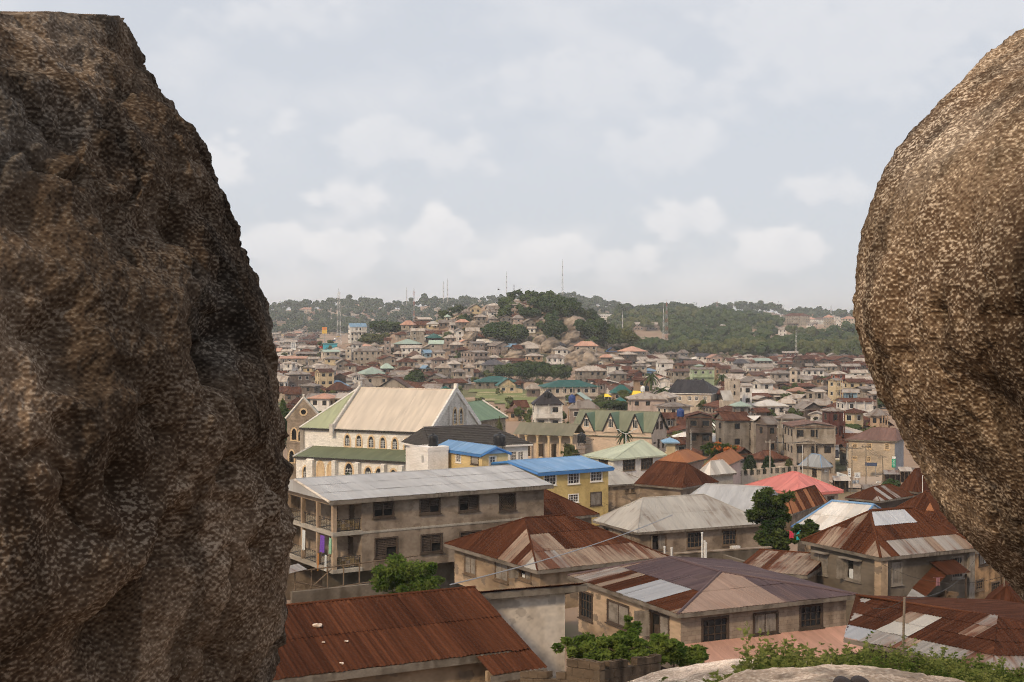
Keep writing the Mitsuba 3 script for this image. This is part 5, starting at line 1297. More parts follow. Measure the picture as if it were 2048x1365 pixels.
# church tower with crenellations
ct = tag(numbered('crenellated_tower'), 'cream church tower with battlements and arched openings right of the black roof', 'tower')
f_ = Frame(at(1458, 762, 405), (1, .25)); tw_ = 3.4
mb = MB(); facade(mb, f_, 'u', 0, 0, tw_, -12, 0, []); facade(mb, f_, 'v', 0, 0, tw_, -12, 0, []); facade(mb, f_, 'v', tw_, 0, tw_, -12, 0, []); mb.quad(f_.p(0, 0, -.3), f_.p(tw_, 0, -.3), f_.p(tw_, tw_, -.3), f_.p(0, tw_, -.3)); put('wall', mb, 'wall_c', ct)
for q in range(4): mb = MB(); mb.box(f_, q * .95, q * .95 + .5, -.08, .2, -.02, .55); mb.box(f_, -.08, .2, q * .95, q * .95 + .5, -.02, .55 - .004); put('merlon', mb, 'wall_c', ct)
TF = Face(f_, 'u', 0, -1)
for w in (-2.2, -4.2): arch_window(ct, TF, 1.7, w, .6, 1.2, mull=False, pane='dark_void', trim='wall_c')
hb = tag(numbered('church_hall'), 'pale roofed church hall below the crenellated tower', 'hall'); f2 = Frame(at(1447, 786, 398), (1, .2)); mb = MB(); slope_plain(mb, [f2.p(0, 0, -2.2), f2.p(3.2, 0, -2.2), f2.p(3.2, 3, .5), f2.p(0, 3, .5)], 4); put('roof', mb, 'roof_w', hb); mb = MB(); mb.box(f2, .1, 3.1, .1, 4, -6, -2.25); put('wall', mb, 'wall_c', hb)

# ------------------------------------------------------------------ the two great boulders and the slabs in front
def spline(pts, n):
    pts = np.asarray(pts, float); k = len(pts); out = []
    for i in range(k):
        p0, p1, p2, p3 = pts[(i - 1) % k], pts[i], pts[(i + 1) % k], pts[(i + 2) % k]
        t = np.linspace(0, 1, n[i], endpoint=False)[:, None]
        out.append(.5 * (2 * p1 + (p2 - p0) * t + (2 * p0 - 5 * p1 + 4 * p2 - p3) * t ** 2 + (3 * p1 - p0 - 3 * p2 + p3) * t ** 3))
    return np.vstack(out)


def boulder(key, label, prof, section, side, m, z0, z1, nl, counts, dents, seed, amp, cap, lean):
    """section: closed plan curve; prof: the outline (pixels) that its edge follows height by height"""
    sec = spline(section, counts); zs = np.linspace(z0, z1, nl)
    pr = np.array(prof, float); Yt = sec[np.argmax(sec[:, 0] / sec[:, 1]) if side > 0 else np.argmin(sec[:, 0] / sec[:, 1]), 1]
    def edge(z, Yd): return (np.interp(682.5 - F_ * ((z - EYE[2]) / Yd + math.tan(TH)), pr[:, 1], pr[:, 0]) - 1024) / F_   # where the outline passes at that height and distance
    ring = []
    for z in zs:
        s = edge(z, Yt + lean(z)); sec_ = sec + [0, lean(z)]
        d = (s * sec_[:, 1] - sec_[:, 0]).min() if side > 0 else (s * sec_[:, 1] - sec_[:, 0]).max()
        r = sec_.copy(); r[:, 0] += d
        f = cap(z)
        if f < 1: c = r[np.argmax(r[:, 0] / r[:, 1]) if side > 0 else np.argmin(r[:, 0] / r[:, 1])]; r = c + (r - c) * f
        ring.append(np.column_stack([r, np.full(len(r), z)]))
    P = np.stack(ring); n, mm = P.shape[:2]
    du = np.roll(P, -1, 1) - np.roll(P, 1, 1); dv = np.gradient(P, axis=0)
    N = np.cross(du, dv); N /= np.linalg.norm(N, axis=-1, keepdims=True) + 1e-9
    cen = P.mean((0, 1)); N *= np.sign(((P - cen) * N).sum(-1).mean())
    Q = P.reshape(-1, 3)
    big = (meshkit.fbm(Q * 1.1, 3, seed) - .5) * .26 * amp
    mid = (meshkit.fbm(Q * [3.6, 3.6, 2.6], 4, seed + 1) - .5) * .13 * amp
    rid = np.abs(meshkit.fbm(Q * [5, 5, 3.4] + 7, 3, seed + 2) - .5) * -.10 * amp
    cry = (meshkit.noise(Q * [30, 30, 36], seed + 3) - .5) * .016 + (meshkit.noise(Q * [84, 84, 96], seed + 4) - .5) * .006
    disp = big + mid + rid + cry - np.clip(meshkit.fbm(Q * [1.9, 1.9, 2.6] + 31, 4, seed + 9) - .56, 0, 1) * .55 * amp
    for px, py, rp, dep in dents:
        dep *= 1.7
        rel = Q - EYE; k = rel @ FW; X = 1024 + F_ * (rel @ RT) / k; Yp = 682.5 - F_ * (rel @ UP) / k
        j = np.argmin((X - px) ** 2 + (Yp - py) ** 2 + ((N.reshape(-1, 3) * rel).sum(-1) > 0) * 1e6)
        rr = rp / F_ * np.linalg.norm(rel[j]); dist = np.linalg.norm((Q - Q[j]) * [1, 1, .8], axis=1) / rr
        disp -= dep * np.exp(-dist ** 2 * 1.2)
    crack = np.abs(meshkit.fbm(Q * [2.6, 2.6, .9] + 13, 4, seed + 12) - .5)
    disp -= np.clip(.035 - crack, 0, 1) * 1.3 * amp
    Q = Q + N.reshape(-1, 3) * disp[:, None]
    G = Q.reshape(n, mm, 3); k_ = (np.argmax if side > 0 else np.argmin)(G[:, :, 0] / G[:, :, 1], axis=1); row = np.arange(n)      # bring the weathered edge back to the outline
    e_ = np.array([edge(G[i, k_[i], 2], G[i, k_[i], 1]) for i in row]) * G[row, k_, 1] - G[row, k_, 0]
    e_ = np.convolve(np.pad(e_, 7, mode='edge'), np.ones(15) / 15, 'valid'); G[:, :, 0] += e_[:, None] * np.clip(1.2 - np.linspace(0, 1, n) * 0, 0, 1)[:, None]; Q = G.reshape(-1, 3)
    if side > 0: Q[:, 2] = np.minimum(Q[:, 2], 31.0 + .20 * (Q[:, 1] - 4.45) + (meshkit.fbm(Q * [3, 3, 0] + 2, 3, 77) - .5) * .08)      # broken flat top, dipping towards the viewer
    idx = np.arange(n * mm).reshape(n, mm); nx = np.roll(idx, -1, 1)
    f = np.stack([idx[:-1], nx[:-1], nx[1:], idx[1:]], -1).reshape(-1, 4)
    top = Q[idx[-1]].mean(0) + [0, 0, .02]; bot = Q[idx[0]].mean(0)
    V = np.vstack([Q, [top], [bot]])
    f3 = np.vstack([f[:, [0, 1, 2]], f[:, [0, 2, 3]], np.stack([idx[-1], nx[-1], np.full(mm, n * mm)], 1), np.stack([nx[0], idx[0], np.full(mm, n * mm + 1)], 1)])
    return tag(put(key, (V, f3), m, smooth=True), label, 'boulder')


LP = [(205, -300), (214, 15), (222, 24), (240, 38), (262, 75), (276, 126), (305, 152), (325, 192), (350, 228), (376, 240), (400, 270), (412, 292), (425, 336), (445, 376), (470, 440), (490, 500), (511, 545), (531, 590), (545, 650),
      (555, 740), (560, 800), (568, 860), (575, 920), (583, 975), (585, 1040), (588, 1080), (576, 1115), (570, 1200), (572, 1260), (560, 1310), (540, 1345), (522, 1370), (480, 1450), (470, 1700)]
boulder('left_boulder', 'huge rough brown granite boulder filling the left third of the picture', LP,
        [(-4.4, 4.2), (-3.0, 3.75), (-1.9, 3.8), (-1.05, 4.05), (-.62, 4.45), (-.25, 5.2), (-.05, 6.0), (-.35, 7.0), (-1.7, 7.8), (-3.9, 7.4), (-5.0, 5.8)], 1, 'granite_brown', 27.6, 31.62, 280,
        [40, 150, 190, 150, 120, 90, 40, 20, 16, 14, 16], [(215, 262, 26, .07), (455, 688, 42, .10), (250, 985, 60, .08), (345, 1090, 95, .10), (578, 1092, 30, .06), (120, 1060, 70, .07), (235, 1250, 80, .07), (420, 690, 40, .05), (130, 870, 40, .05), (520, 1000, 40, .04), (330, 820, 60, .06), (60, 420, 60, .04), (380, 450, 50, .03), (300, 640, 50, .03)],
        5, 1.0, lambda z: 1.0,
        lambda z: .34 * max(0, z - 29.7) ** 1.2 + .30 * max(0, 29.7 - z))
RP_ = [(2330, -60), (2240, 0), (2048, 70), (1990, 104), (1974, 120), (1928, 162), (1880, 208), (1838, 250), (1790, 305), (1756, 365), (1735, 420), (1722, 470), (1712, 530), (1708, 580), (1706, 620), (1712, 655), (1722, 700), (1735, 740), (1753, 780), (1776, 820), (1800, 868),
       (1830, 920), (1860, 978), (1888, 1026), (1920, 1057), (1962, 1100), (2003, 1142), (2050, 1184), (2150, 1280), (2230, 1400), (2260, 1700)]
boulder('right_boulder', 'huge rounded pebbly golden brown boulder overhanging on the right edge', RP_,
        [(4.0, 4.0), (5.1, 5.2), (4.9, 7.0), (3.2, 7.8), (1.7, 7.2), (1.15, 6.3), (1.25, 5.4), (1.65, 4.6), (2.4, 3.95)], -1, 'granite_gold', 27.6, 31.85, 280,
        [16, 14, 16, 24, 60, 130, 170, 190, 130], [(1850, 640, 30, .03), (1790, 560, 60, .02), (1960, 820, 90, .03), (1900, 480, 70, .02)], 15, .45, lambda z: 1.0 if z < 30.9 else max(.30, 1 - (z - 30.9) * .75),
        lambda z: .55 * max(0, z - 30.1) ** 1.5 + .42 * max(0, 30.0 - z) ** 1.2)


def slab(key, label, c, rad, seed, m='granite_pale', sub=6, amp=.06):
    s = trimesh.creation.icosphere(sub); v = s.vertices.copy()
    n = (meshkit.fbm(v * 2.2, 4, seed) - .5) * .16
    p = v * (1 + n)[:, None] * np.array(rad) + np.array(c)
    p += v * ((meshkit.fbm(p * [2.5, 2.5, 2.5], 3, seed + 2) - .5) * amp * 2 + (meshkit.noise(p * 26, seed) - .5) * .018)[:, None]
    return tag(put(key, (p, s.faces), m, smooth=True), label, 'rock')


slab('rock_slab', 'pale granite slab at the bottom edge, nearest the viewer, right of centre', (2.21, 9.0, 30 - 3.33), (1.75, 1.5, 1.0), 41)
slab('rock_slab', 'pale rounded granite slab behind the weeds, bottom middle', (2.75, 14, 30 - 5.09), (3.2, 3.0, 1.5), 43, sub=5)
# two dark shoe tips on the near slab
for i, (px, py) in enumerate(((1686, 1372), (1720, 1371))):
    p = at(px, py, 7.55); s = trimesh.creation.icosphere(3); v = s.vertices * [.054, .12, .045]; v[:, 2] = np.where(v[:, 2] < 0, v[:, 2] * .5, v[:, 2]); v[:, 0] *= 1 - .25 * np.clip(v[:, 1] / .12, 0, 1)
    k = tag(numbered('shoe'), ('left of two dark round shoe tips on the near slab at the bottom edge', 'right of two dark round shoe tips on the near slab at the bottom edge')[i], 'shoe', 'pair of dark shoes')
    v2 = v * [1.08, 1.06, .35]; v2[:, 2] -= .018
    put('upper', (v + p, s.faces), 'shoe_dark', k, smooth=True); put('sole', (v2 + p, s.faces), 'dark_void', k, smooth=True)
mat('shoe_dark', (.030, .020, .016), rough=.6)

# ------------------------------------------------------------------ plants
def leaves(cent, rad, n, size, r, clumps=40, flat=.75, tri=False, shell=.55, aspect=.55):
    """n leaf faces in clumps spread through an uneven crown"""
    cent, rad = np.asarray(cent, float), np.asarray(rad, float) * np.ones(3)
    d = r.normal(size=(clumps, 3)); d /= np.linalg.norm(d, axis=1)[:, None]
    lump = .70 + .55 * meshkit.noise(d * 1.6 + r.random(3) * 50)
    c = d * (r.random(clumps) ** .45 * (1 - shell * .0))[:, None] * lump[:, None] * rad
    c[:, 2] = np.where(c[:, 2] < 0, c[:, 2] * flat, c[:, 2])
    cr = (.16 + .22 * r.random(clumps)) * rad.mean()
    w = r.integers(0, clumps, n)
    q = r.normal(size=(n, 3)); q /= np.linalg.norm(q, axis=1)[:, None]
    p = cent + c[w] + q * (cr[w] * r.random(n) ** .4)[:, None] * [1, 1, .75]
    a = r.normal(size=(n, 3)); a[:, 2] = a[:, 2] * .5; a += q * .3; a /= np.linalg.norm(a, axis=1)[:, None]
    b = np.cross(a, r.normal(size=(n, 3)) + [0, 0, 1.2]); b /= np.linalg.norm(b, axis=1)[:, None]
    s = size * (.6 + .8 * r.random(n)); l, h = a * s[:, None], b * (s * aspect)[:, None]
    if tri:
        V = np.stack([p - l * .6 - h, p + l, p - l * .6 + h], 1).reshape(-1, 3); F = np.arange(3 * n).reshape(-1, 3)
    else:
        V = np.stack([p - l, p - h * .8 + l * .1, p + l, p + h * .8 + l * .1], 1).reshape(-1, 3); F = np.arange(4 * n).reshape(-1, 4)
    return V, F


ICO1, ICO2 = trimesh.creation.icosphere(1), trimesh.creation.icosphere(2)


def lumps(cent, rad, nl, r, ico=ICO1, big=.42):
    """a crown of merging leafy lumps, ragged all over"""
    cent, rad = np.asarray(cent, float), np.asarray(rad, float) * np.ones(3); V, F, k = [], [], 0
    d = r.normal(size=(nl, 3)); d /= np.linalg.norm(d, axis=1)[:, None]; d[:, 2] = np.where(d[:, 2] < -.3, -d[:, 2], d[:, 2])
    for q in range(nl):
        c = cent + d[q] * rad * (.35 + .45 * r.random()); R = rad * big * (.65 + .6 * r.random()); v = ico.vertices
        v = v * (.72 + .62 * r.random(len(v)))[:, None] * R + c; V.append(v); F.append(ico.faces + k); k += len(v)
    return np.vstack(V), np.vstack(F)


def tree(name, label, p, ht, cr, n, size, m, cat='tree', group=None, clumps=40, trunk=.18, crown_z=.62, tri=True, seed=0, flat=.75, extra=None, core=0):
    r = np.random.default_rng(seed or int(abs(p[0] * 13 + p[1] * 7)) + 1); p = np.asarray(p, float); cr = np.asarray(cr, float) * np.ones(3)
    k = tag(numbered(name), label, cat, group)
    mb = MB(); top = p + [0, 0, ht * crown_z]
    mb.path([p - [0, 0, .4], p + [r.normal() * .05 * ht, r.normal() * .05 * ht, ht * .3], top], [trunk, trunk * .75, trunk * .45], 6)
    for q in range(6):
        a = r.random() * 6.28; e = top + np.array([math.cos(a), math.sin(a), .35 + .5 * r.random()]) * cr * .62
        s = p + (top - p) * (.55 + .4 * r.random()); mb.path([s, (s + e) / 2 + [0, 0, .05 * ht], e], [trunk * .4, trunk * .28, trunk * .1], 5)
    put('trunk', mb, 'bark', k)
    V, F = leaves(top, cr, n, size, r, clumps, flat, tri)
    cm = MB().add(V, F)
    if core: cm.add(*lumps(top, cr * .92, core, r, ICO2 if cr[0] > 3.5 else ICO1, .36))
    ck = put('crown', cm, m, k); labels.setdefault(ck, {})['kind'] = 'stuff'
    if extra: extra(k, top, cr, r)
    return k


def ground_p(px, py, Y=None):
    q = at(px, py, Y) if Y else march(px, py)
    return np.array([q[0], q[1], gz(q[0], q[1])])


# near bushes and trees
q = at(812, 1160, 78); tree('bush', 'bright green leafy bush in front of the concrete block', (q[0], q[1], q[2] - 2.2), 3.2, (1.95, 1.6, 1.25), 9000, .115, 'leaf_bright', 'bush', clumps=60, trunk=.07, tri=False, crown_z=.7)
q = at(1545, 1035, 118); tree('leafy_tree', 'green leafy tree standing right of the whitish hip roof', (q[0], q[1], q[2] - 4.2), 5.9, (2.1, 1.8, 2.0), 11000, .15, 'leaf_mid', clumps=46, trunk=.16, tri=False, crown_z=.78)
q = at(1550, 1080, 117); tree('leafy_bush', 'dark leafy bush under the leafy tree beside the whitish roofed house', (q[0], q[1], q[2] - 1.6), 2.4, (1.7, 1.5, 1.5), 3800, .20, 'leaf_mid', 'bush', clumps=40, trunk=.08, tri=False)
q = at(1612, 1062, 113); tree('leafy_bush', 'small leafy bush at the left corner of the dark walled house', (q[0], q[1], q[2] - 1.3), 2.0, (1.15, 1.0, .95), 2400, .18, 'leaf_mid', 'bush', clumps=26, trunk=.07, tri=False)
for i, (px, py, w, hh) in enumerate(((1172, 1296, .9, .65), (1222, 1300, 1.0, .6), (1262, 1280, .55, 1.05), (1310, 1298, 1.0, .6), (1350, 1306, .9, .55), (1190, 1300, .9, .7), (1245, 1300, 1.0, .7), (1385, 1312, .5, .45))):
    q = at(px, py, 46 + (i % 3) * 3); lab = ('leafy shrub against the white gable wall behind the low block wall', 'second shrub from the white wall behind the low block wall', 'tallest shrub, reaching up to the middle shutters of the plum roofed house', 'shrub under the corner shutters of the plum roofed house', 'shrub at the right end of the block wall',
                                              'low shrub just behind the left part of the low block wall', 'low shrub behind the middle of the low block wall', 'smallest shrub beside the pale slab edge')[i]
    tree('shrub', lab, (q[0], q[1], q[2] - hh), hh * 1.5, (w, w * .9, hh * .75), 4200, .085, 'leaf_bright', 'shrub', clumps=34, trunk=.05, tri=False, seed=900 + i, group='shrubs behind the low block wall')
# low blackened block wall
lw = tag(numbered('low_block_wall'), 'low crumbling blackened block wall at the bottom, in front of the shrubs', 'wall')


def block_run(p0, p1, rows, top_drop, r):
    p0, p1 = np.asarray(p0), np.asarray(p1); d = p1 - p0; ln = float(np.linalg.norm(d[:2])); f_ = Frame(p0, d[:2]); sl = (p1[2] - p0[2]) / ln; bw = .46
    core = MB(); c = [f_.p(u, v, w + u * sl) for u in (0, ln) for v in (.015, .185) for w in (-rows * .235, -.26 - top_drop)]
    core.add(c, [[0, 1, 3, 2], [4, 6, 7, 5], [0, 4, 5, 1], [2, 3, 7, 6], [0, 2, 6, 4], [1, 5, 7, 3]]); put('mortar', core, 'mortar_black', lw)
    for j in range(rows):
        for i in range(int(ln / bw) + 1):
            u0 = i * bw - (.23 if j % 2 else 0); u1 = min(u0 + bw - .016, ln); u0 = max(u0, 0)
            if u1 - u0 < .1 or (j == 0 and r.random() < .18): continue
            w1 = -j * .235 - (.05 * r.random() if j == 0 else 0); w0 = -j * .235 - .219
            if j == 0:                                      # hollow block seen from above: two webs with open cores
                for a, b, v0, v1 in ((u0, u1, 0, .045), (u0, u1, .155, .2), (u0, u0 + .05, .046, .154), (u1 - .05, u1, .046, .154), ((u0 + u1) / 2 - .03, (u0 + u1) / 2 + .03, .046, .154)):
                    mb = MB() if a == u0 and v0 == 0 else mb
                    c = [f_.p(u, v, w + u * sl) for u in (a, b) for v in (v0, v1) for w in (w0, w1)]; mb.add(c, [[0, 1, 3, 2], [4, 6, 7, 5], [0, 4, 5, 1], [2, 3, 7, 6], [0, 2, 6, 4], [1, 5, 7, 3]])
            else:
                o = r.normal() * .006; mb = MB(); c = [f_.p(u, v, w + u * sl) for u in (u0, u1) for v in (o, .2 + o) for w in (w0, w1)]
                mb.add(c, [[0, 1, 3, 2], [4, 6, 7, 5], [0, 4, 5, 1], [2, 3, 7, 6], [0, 2, 6, 4], [1, 5, 7, 3]])
            put('block', mb, 'block_black', lw)


r_ = np.random.default_rng(4)
block_run(at(1133, 1316, 37), at(1199, 1325, 36), 5, 0, r_); block_run(at(1199.5, 1324, 36), at(1323, 1309, 38.5), 5, 0, r_); block_run(at(1040, 1340, 39), at(1133, 1342, 37), 3, 0, r_)


# weeds and grass on the rocks
def weeds(key, label, spots, n, hmin, hmax, seed, m='leaf_weed'):
    r = np.random.default_rng(seed); V, F, k = [], [], 0
    for i in range(n):
        (px, py, Y, sx, sy, hs) = spots[r.integers(len(spots))]
        b = at(px, py, Y) + np.array([r.normal() * sx, r.normal() * sy, 0]); h = hs * (hmin + (hmax - hmin) * r.random() ** 1.6)
        b[2] -= .12; lean_ = np.array([r.normal() * .22, r.normal() * .22, 1.0]) * h
        w = np.array([r.normal(), r.normal(), 0]); w /= np.linalg.norm(w); w *= .004
        V += [b - w, b + w, b + lean_]; F.append([k, k + 1, k + 2]); k += 3
        for q in range(int(8 + 14 * h / hmax)):
            t = .25 + .75 * r.random(); c = b + lean_ * t; a = r.normal(size=3); a[2] = abs(a[2]) * .4; a /= np.linalg.norm(a); s = .018 + .026 * r.random(); e = np.cross(a, r.normal(size=3)); e /= np.linalg.norm(e)
            V += [c, c + a * s * .6 - e * s * .38, c + a * s * 1.5, c + a * s * .6 + e * s * .38]; F += [[k, k + 1, k + 2], [k, k + 2, k + 3]]; k += 4
    key = put(key, (np.array(V), np.array(F)), m); return tag(key, label, 'weeds', kind='stuff')


weeds('weeds', 'bright green weeds growing between the two pale slabs, bottom right of centre',
      [(1500, 1372, 11.2, .12, .25, .7), (1530, 1360, 11.6, .10, .3, 1.0), (1550, 1352, 11.8, .08, .3, 1.3), (1580, 1355, 11.8, .08, .3, 1.0), (1610, 1348, 11.8, .08, .3, 1.1), (1650, 1345, 11.9, .08, .3, .9), (1690, 1340, 12, .08, .3, .7), (1470, 1372, 11, .1, .2, .5), (1400, 1375, 11, .12, .2, .35), (1320, 1378, 11, .12, .2, .25), (1740, 1338, 12.2, .1, .3, .5), (1590, 1352, 11.5, .22, .4, .8)], 900, .11, .30, 3)
weeds('weeds', 'green weeds climbing along the foot of the patchwork roof, bottom right',
      [(1780, 1325, 16, .12, .4, 1.0), (1850, 1332, 16, .14, .4, .9), (1900, 1345, 16, .15, .4, 1.0), (1945, 1350, 16, .15, .4, 1.1), (1990, 1358, 16, .15, .4, 1.0), (2030, 1362, 16, .12, .4, 1.0), (1720, 1322, 16, .1, .3, .7)], 520, .10, .28, 5)


# palms
def palm(p, ht, fr_l, label, n=16, seed=1):
    r = np.random.default_rng(seed); p = np.asarray(p, float); k = tag(numbered('palm_tree'), label, 'palm'); top = p + [r.normal() * .2, 0, ht]
    put('trunk', MB().path([p - [0, 0, .5], (p + top) / 2 + [.15, 0, 0], top], [.22, .17, .14], 7), 'bark', k)
    mb = MB()
    for q in range(n):
        a = q * 2.4; up_ = .9 - 1.5 * (q / n); d = np.array([math.cos(a), math.sin(a), 0]); pts = []
        for t in np.linspace(0, 1, 7): pts.append(top + d * fr_l * t * (.95 - .25 * abs(up_)) + np.array([0, 0, fr_l * (up_ * t - .75 * t * t)]))
        side = np.cross(d, [0, 0, 1])
        for t in range(6):
            for s in (-1, 1):
                for z in (0, .5):
                    b = pts[t] * (1 - z) + pts[t + 1] * z; l = fr_l * .20 * (1 - .1 * t)
                    mb.add([b, b + (pts[t + 1] - pts[t]) * .55, b + side * s * l + (pts[t + 1] - pts[t]) * 1.1 - [0, 0, l * .55], b + side * s * l * .8 + (pts[t + 1] - pts[t]) * .5 - [0, 0, l * .5]], [[0, 1, 2], [0, 2, 3]])
    ck = put('frond', mb, 'leaf_dark', k); labels.setdefault(ck, {})['kind'] = 'stuff'


for (px, pt, pb, Y, fl, lab) in ((1305, 752, 828, 430, 3.2, 'tall slim palm left of the black roofed building'), (1324, 780, 826, 418, 3.6, 'dark bushy palm at the left corner of the black roofed building'), (1408, 838, 890, 300, 3.4, 'palm standing in front of the rusty roofed row, middle right'),
                             (1444, 752, 790, 470, 2.8, 'small palm between the black roof and the pale flat roof'), (1250, 866, 885, 245, 1.7, 'palm behind the white double street lamp'), (1692, 806, 830, 420, 3.0, 'ragged palm beside the dark red house'), (1706, 808, 832, 415, 3.0, 'second ragged palm right of the dark red house')):
    b = at(px, pb, Y); b[2] = min(b[2], gz(b[0], b[1]) + 1); tp = at(px, pt, Y); palm(b, tp[2] - b[2], fl, lab, seed=int(px))
# trimmed cone trees
for i, (px, pt, pb) in enumerate(((1461, 924, 948), (1500, 911, 948), (1537, 913, 948), (1578, 919, 945))):
    Y = 222; b = ground_p(px, pb, Y); tz = at(px, pt, Y)[2]; hb = at(px, pb, Y)[2]; r = np.random.default_rng(70 + i); hh = tz - hb
    k = tag(numbered('cone_tree'), ('dark clipped tree half hidden by the orange roof corner', 'first full clipped cone tree behind the compound wall', 'second full clipped cone tree behind the compound wall, by the pole', 'thinner brownish clipped tree left of the gatehouse')[i], 'tree', 'clipped cone trees')
    put('trunk', MB().bar(b - [0, 0, .3], [b[0], b[1], hb + .5], .12, .10), 'bark', k); n = 1500 if i < 3 else 700
    t = r.random(n); rad = (1.15 if i < 3 else .8) * np.where(t < .25, .75 + t, 1.05 * (1 - t) ** .6 + .12); a = r.random(n) * 6.283
    P = np.stack([b[0] + np.cos(a) * rad * r.random(n) ** .25, b[1] + np.sin(a) * rad * r.random(n) ** .25, hb + t * hh], 1); dd = r.normal(size=(n, 3)) * .13; ee = r.normal(size=(n, 3)) * .10
    ck = put('crown', (np.stack([P - dd, P + ee, P + dd], 1).reshape(-1, 3), np.arange(3 * n).reshape(-1, 3)), 'leaf_dark' if i < 3 else 'leaf_olive', k); labels[ck] = {'kind': 'stuff'}


def blossoms(k, top, cr, r):
    V, F = leaves(top + [0.6, -.4, cr[2] * .35], cr * [.9, .9, .62], 2200, .20, r, 30, .5, True)
    ck = put('blossom', MB().add(V, F), 'flower_orange', k); labels[ck] = {'kind': 'stuff'}


b = ground_p(1440, 912, 232); tz = at(1440, 882, 232)[2]
tree('flame_tree', 'spreading tree with orange red blossom behind the orange roofs', b, tz - b[2] - .8, (3.0, 2.8, 1.5), 5200, .22, 'leaf_mid', clumps=60, trunk=.2, crown_z=.86, seed=33, extra=blossoms)
# single trees of the town and the hill; (px, top, base, width px, foliage, label)
TREES = [(829, 742, 778, 44, 'd', 'round dark tree behind the left part of the church roof'), (928, 704, 724, 30, 'd', 'round dark tree in the middle of the houses left of the boulder hill'), (770, 641, 672, 70, 'd', 'dark grove of tall trees right of the blue roofed school block'),
         (745, 668, 692, 60, 'o', 'lighter bushes below the grove right of the blue roofed school block'), (1240, 608, 646, 22, 'd', 'tall column-like tree on the skyline right of the white complex'),
         (592, 637, 660, 34, 'd', 'tree behind the pink roofed hall near the left boulder'), (672, 652, 668, 22, 'd', 'tree beside the orange billboard'), (706, 729, 742, 28, 'o', 'small bright tree among houses left of the mint roof'),
         (780, 698, 712, 22, 'o', 'small pale tree in front of the tan apartment block'), (1012, 600, 620, 40, 'd', 'dark tree at the upper left shoulder of the boulder hill'), (1010, 616, 644, 34, 'd', 'dark tree between houses high on the boulder hill'),
         (1000, 645, 690, 80, 'd', 'big dark tree on the left face of the boulder hill'), (1030, 650, 688, 60, 'd', 'second big dark tree on the left face of the boulder hill'), (930, 628, 655, 34, 'd', 'tree beside the leaning houses left of the boulder hill'),
         (890, 622, 645, 30, 'd', 'tree on the left slope behind the pinkish houses'), (915, 612, 630, 40, 'd', 'dark tree below the yellow hilltop house'), (1085, 592, 622, 60, 'd', 'large crown at the very top of the boulder hill'), (1120, 594, 640, 60, 'd', 'dark crown right of the hill top'),
         (1110, 640, 680, 50, 'd', 'dark tree beside the great boulder on the hill'), (1140, 600, 650, 56, 'd', 'dark tree on the right crest of the boulder hill'), (1065, 615, 640, 40, 'd', 'tree left of the hill top'), (1160, 640, 680, 30, 'd', 'tree clinging right of the great boulder'),
         (1190, 636, 690, 60, 'd', 'tree on the right foot of the boulder hill'), (1215, 650, 700, 60, 'd', 'next tree on the right foot of the boulder hill'), (1250, 655, 705, 60, 'o', 'tree right of the red brown boulder'), (1160, 615, 652, 40, 'o', 'yellowish tree above the great boulder'),
         (1180, 620, 660, 40, 'd', 'tree below the white complex'), (1015, 728, 762, 60, 'd', 'left tree of the dark grove behind the teal roofed school'), (1050, 726, 764, 60, 'd', 'second tree of the dark grove behind the teal roofed school'), (1085, 724, 766, 60, 'd', 'third tree of the dark grove behind the teal roofed school'),
         (1120, 730, 766, 50, 'd', 'right tree of the dark grove behind the teal roofed school'), (1065, 722, 752, 50, 'o', 'lighter crown at the back of the dark grove'), (1230, 800, 825, 70, 'd', 'dark bushes in front of the teal gazebo'), (1290, 800, 826, 50, 'o', 'bushes left of the tall palm'),
         (1200, 798, 815, 36, 'o', 'bushes left of the small teal roof'), (1700, 848, 876, 60, 'd', 'dark bushes between the cream block and the tan corner house'), (1735, 846, 866, 50, 'd', 'dark bushes behind the tan corner house roof'), (1760, 798, 818, 46, 'd', 'round tree by the right boulder above the pinkish houses'),
         (1140, 888, 905, 40, 'o', 'shrubs in front of the arcade wing'), (1783, 967, 992, 44, 'd', 'dark round bush among the rusty roofs below the stalls'), (1362, 898, 912, 30, 'o', 'bush right of the small yellow house'), (1568, 892, 908, 34, 'o', 'pale bush under the cream block'),
         (1305, 890, 905, 14, 'o', 'narrow bush at the corner of the dormer building'), (998, 838, 850, 16, 'o', 'little tree growing on the wall below the green transept roof'), (568, 800, 850, 30, 'd', 'dark trees between the left boulder and the church gable wing'), (693, 940, 955, 30, 'b', 'small green tree top over the grey sheet roof, before the church aisle'),
         (1345, 885, 905, 24, 'o', 'bush below the small blue roofed yellow house'), (1590, 812, 822, 50, 'o', 'low hedge before the wide white roof'), (1660, 840, 856, 30, 'o', 'bush beside the dark red house')]
MM = {'d': 'leaf_dark', 'o': 'leaf_olive', 'b': 'leaf_mid'}
for i, (px, pt, pb, wpx, c, lab) in enumerate(TREES):
    q = march(px, pb)
    if px == 693: q = at(px, pb, 150)
    if px == 1140 and pb > 900: q = at(px, pb, 245)
    if px == 568: q = at(px, pb, 250)
    if px == 998: q = at(px, pb, 222)
    Y = q[1]; b = np.array([q[0], q[1], gz(q[0], q[1])]); tz = at(px, pt, Y)[2]; hh = max(2.5, tz - b[2]); w = wpx / F_ * Y / 2; cz = min(hh * .5, max(w * .8, hh * .38))
    tree('town_tree' if pb > 700 else 'hill_tree', lab, b, hh, (w, w * .9, cz), int(min(1800, 300 + 30 * wpx)), max(.14, Y * .00065), MM[c], clumps=46, core=int(14 + .25 * wpx), trunk=.02 * hh + .06, crown_z=max(.35, 1 - cz / hh), seed=100 + i)

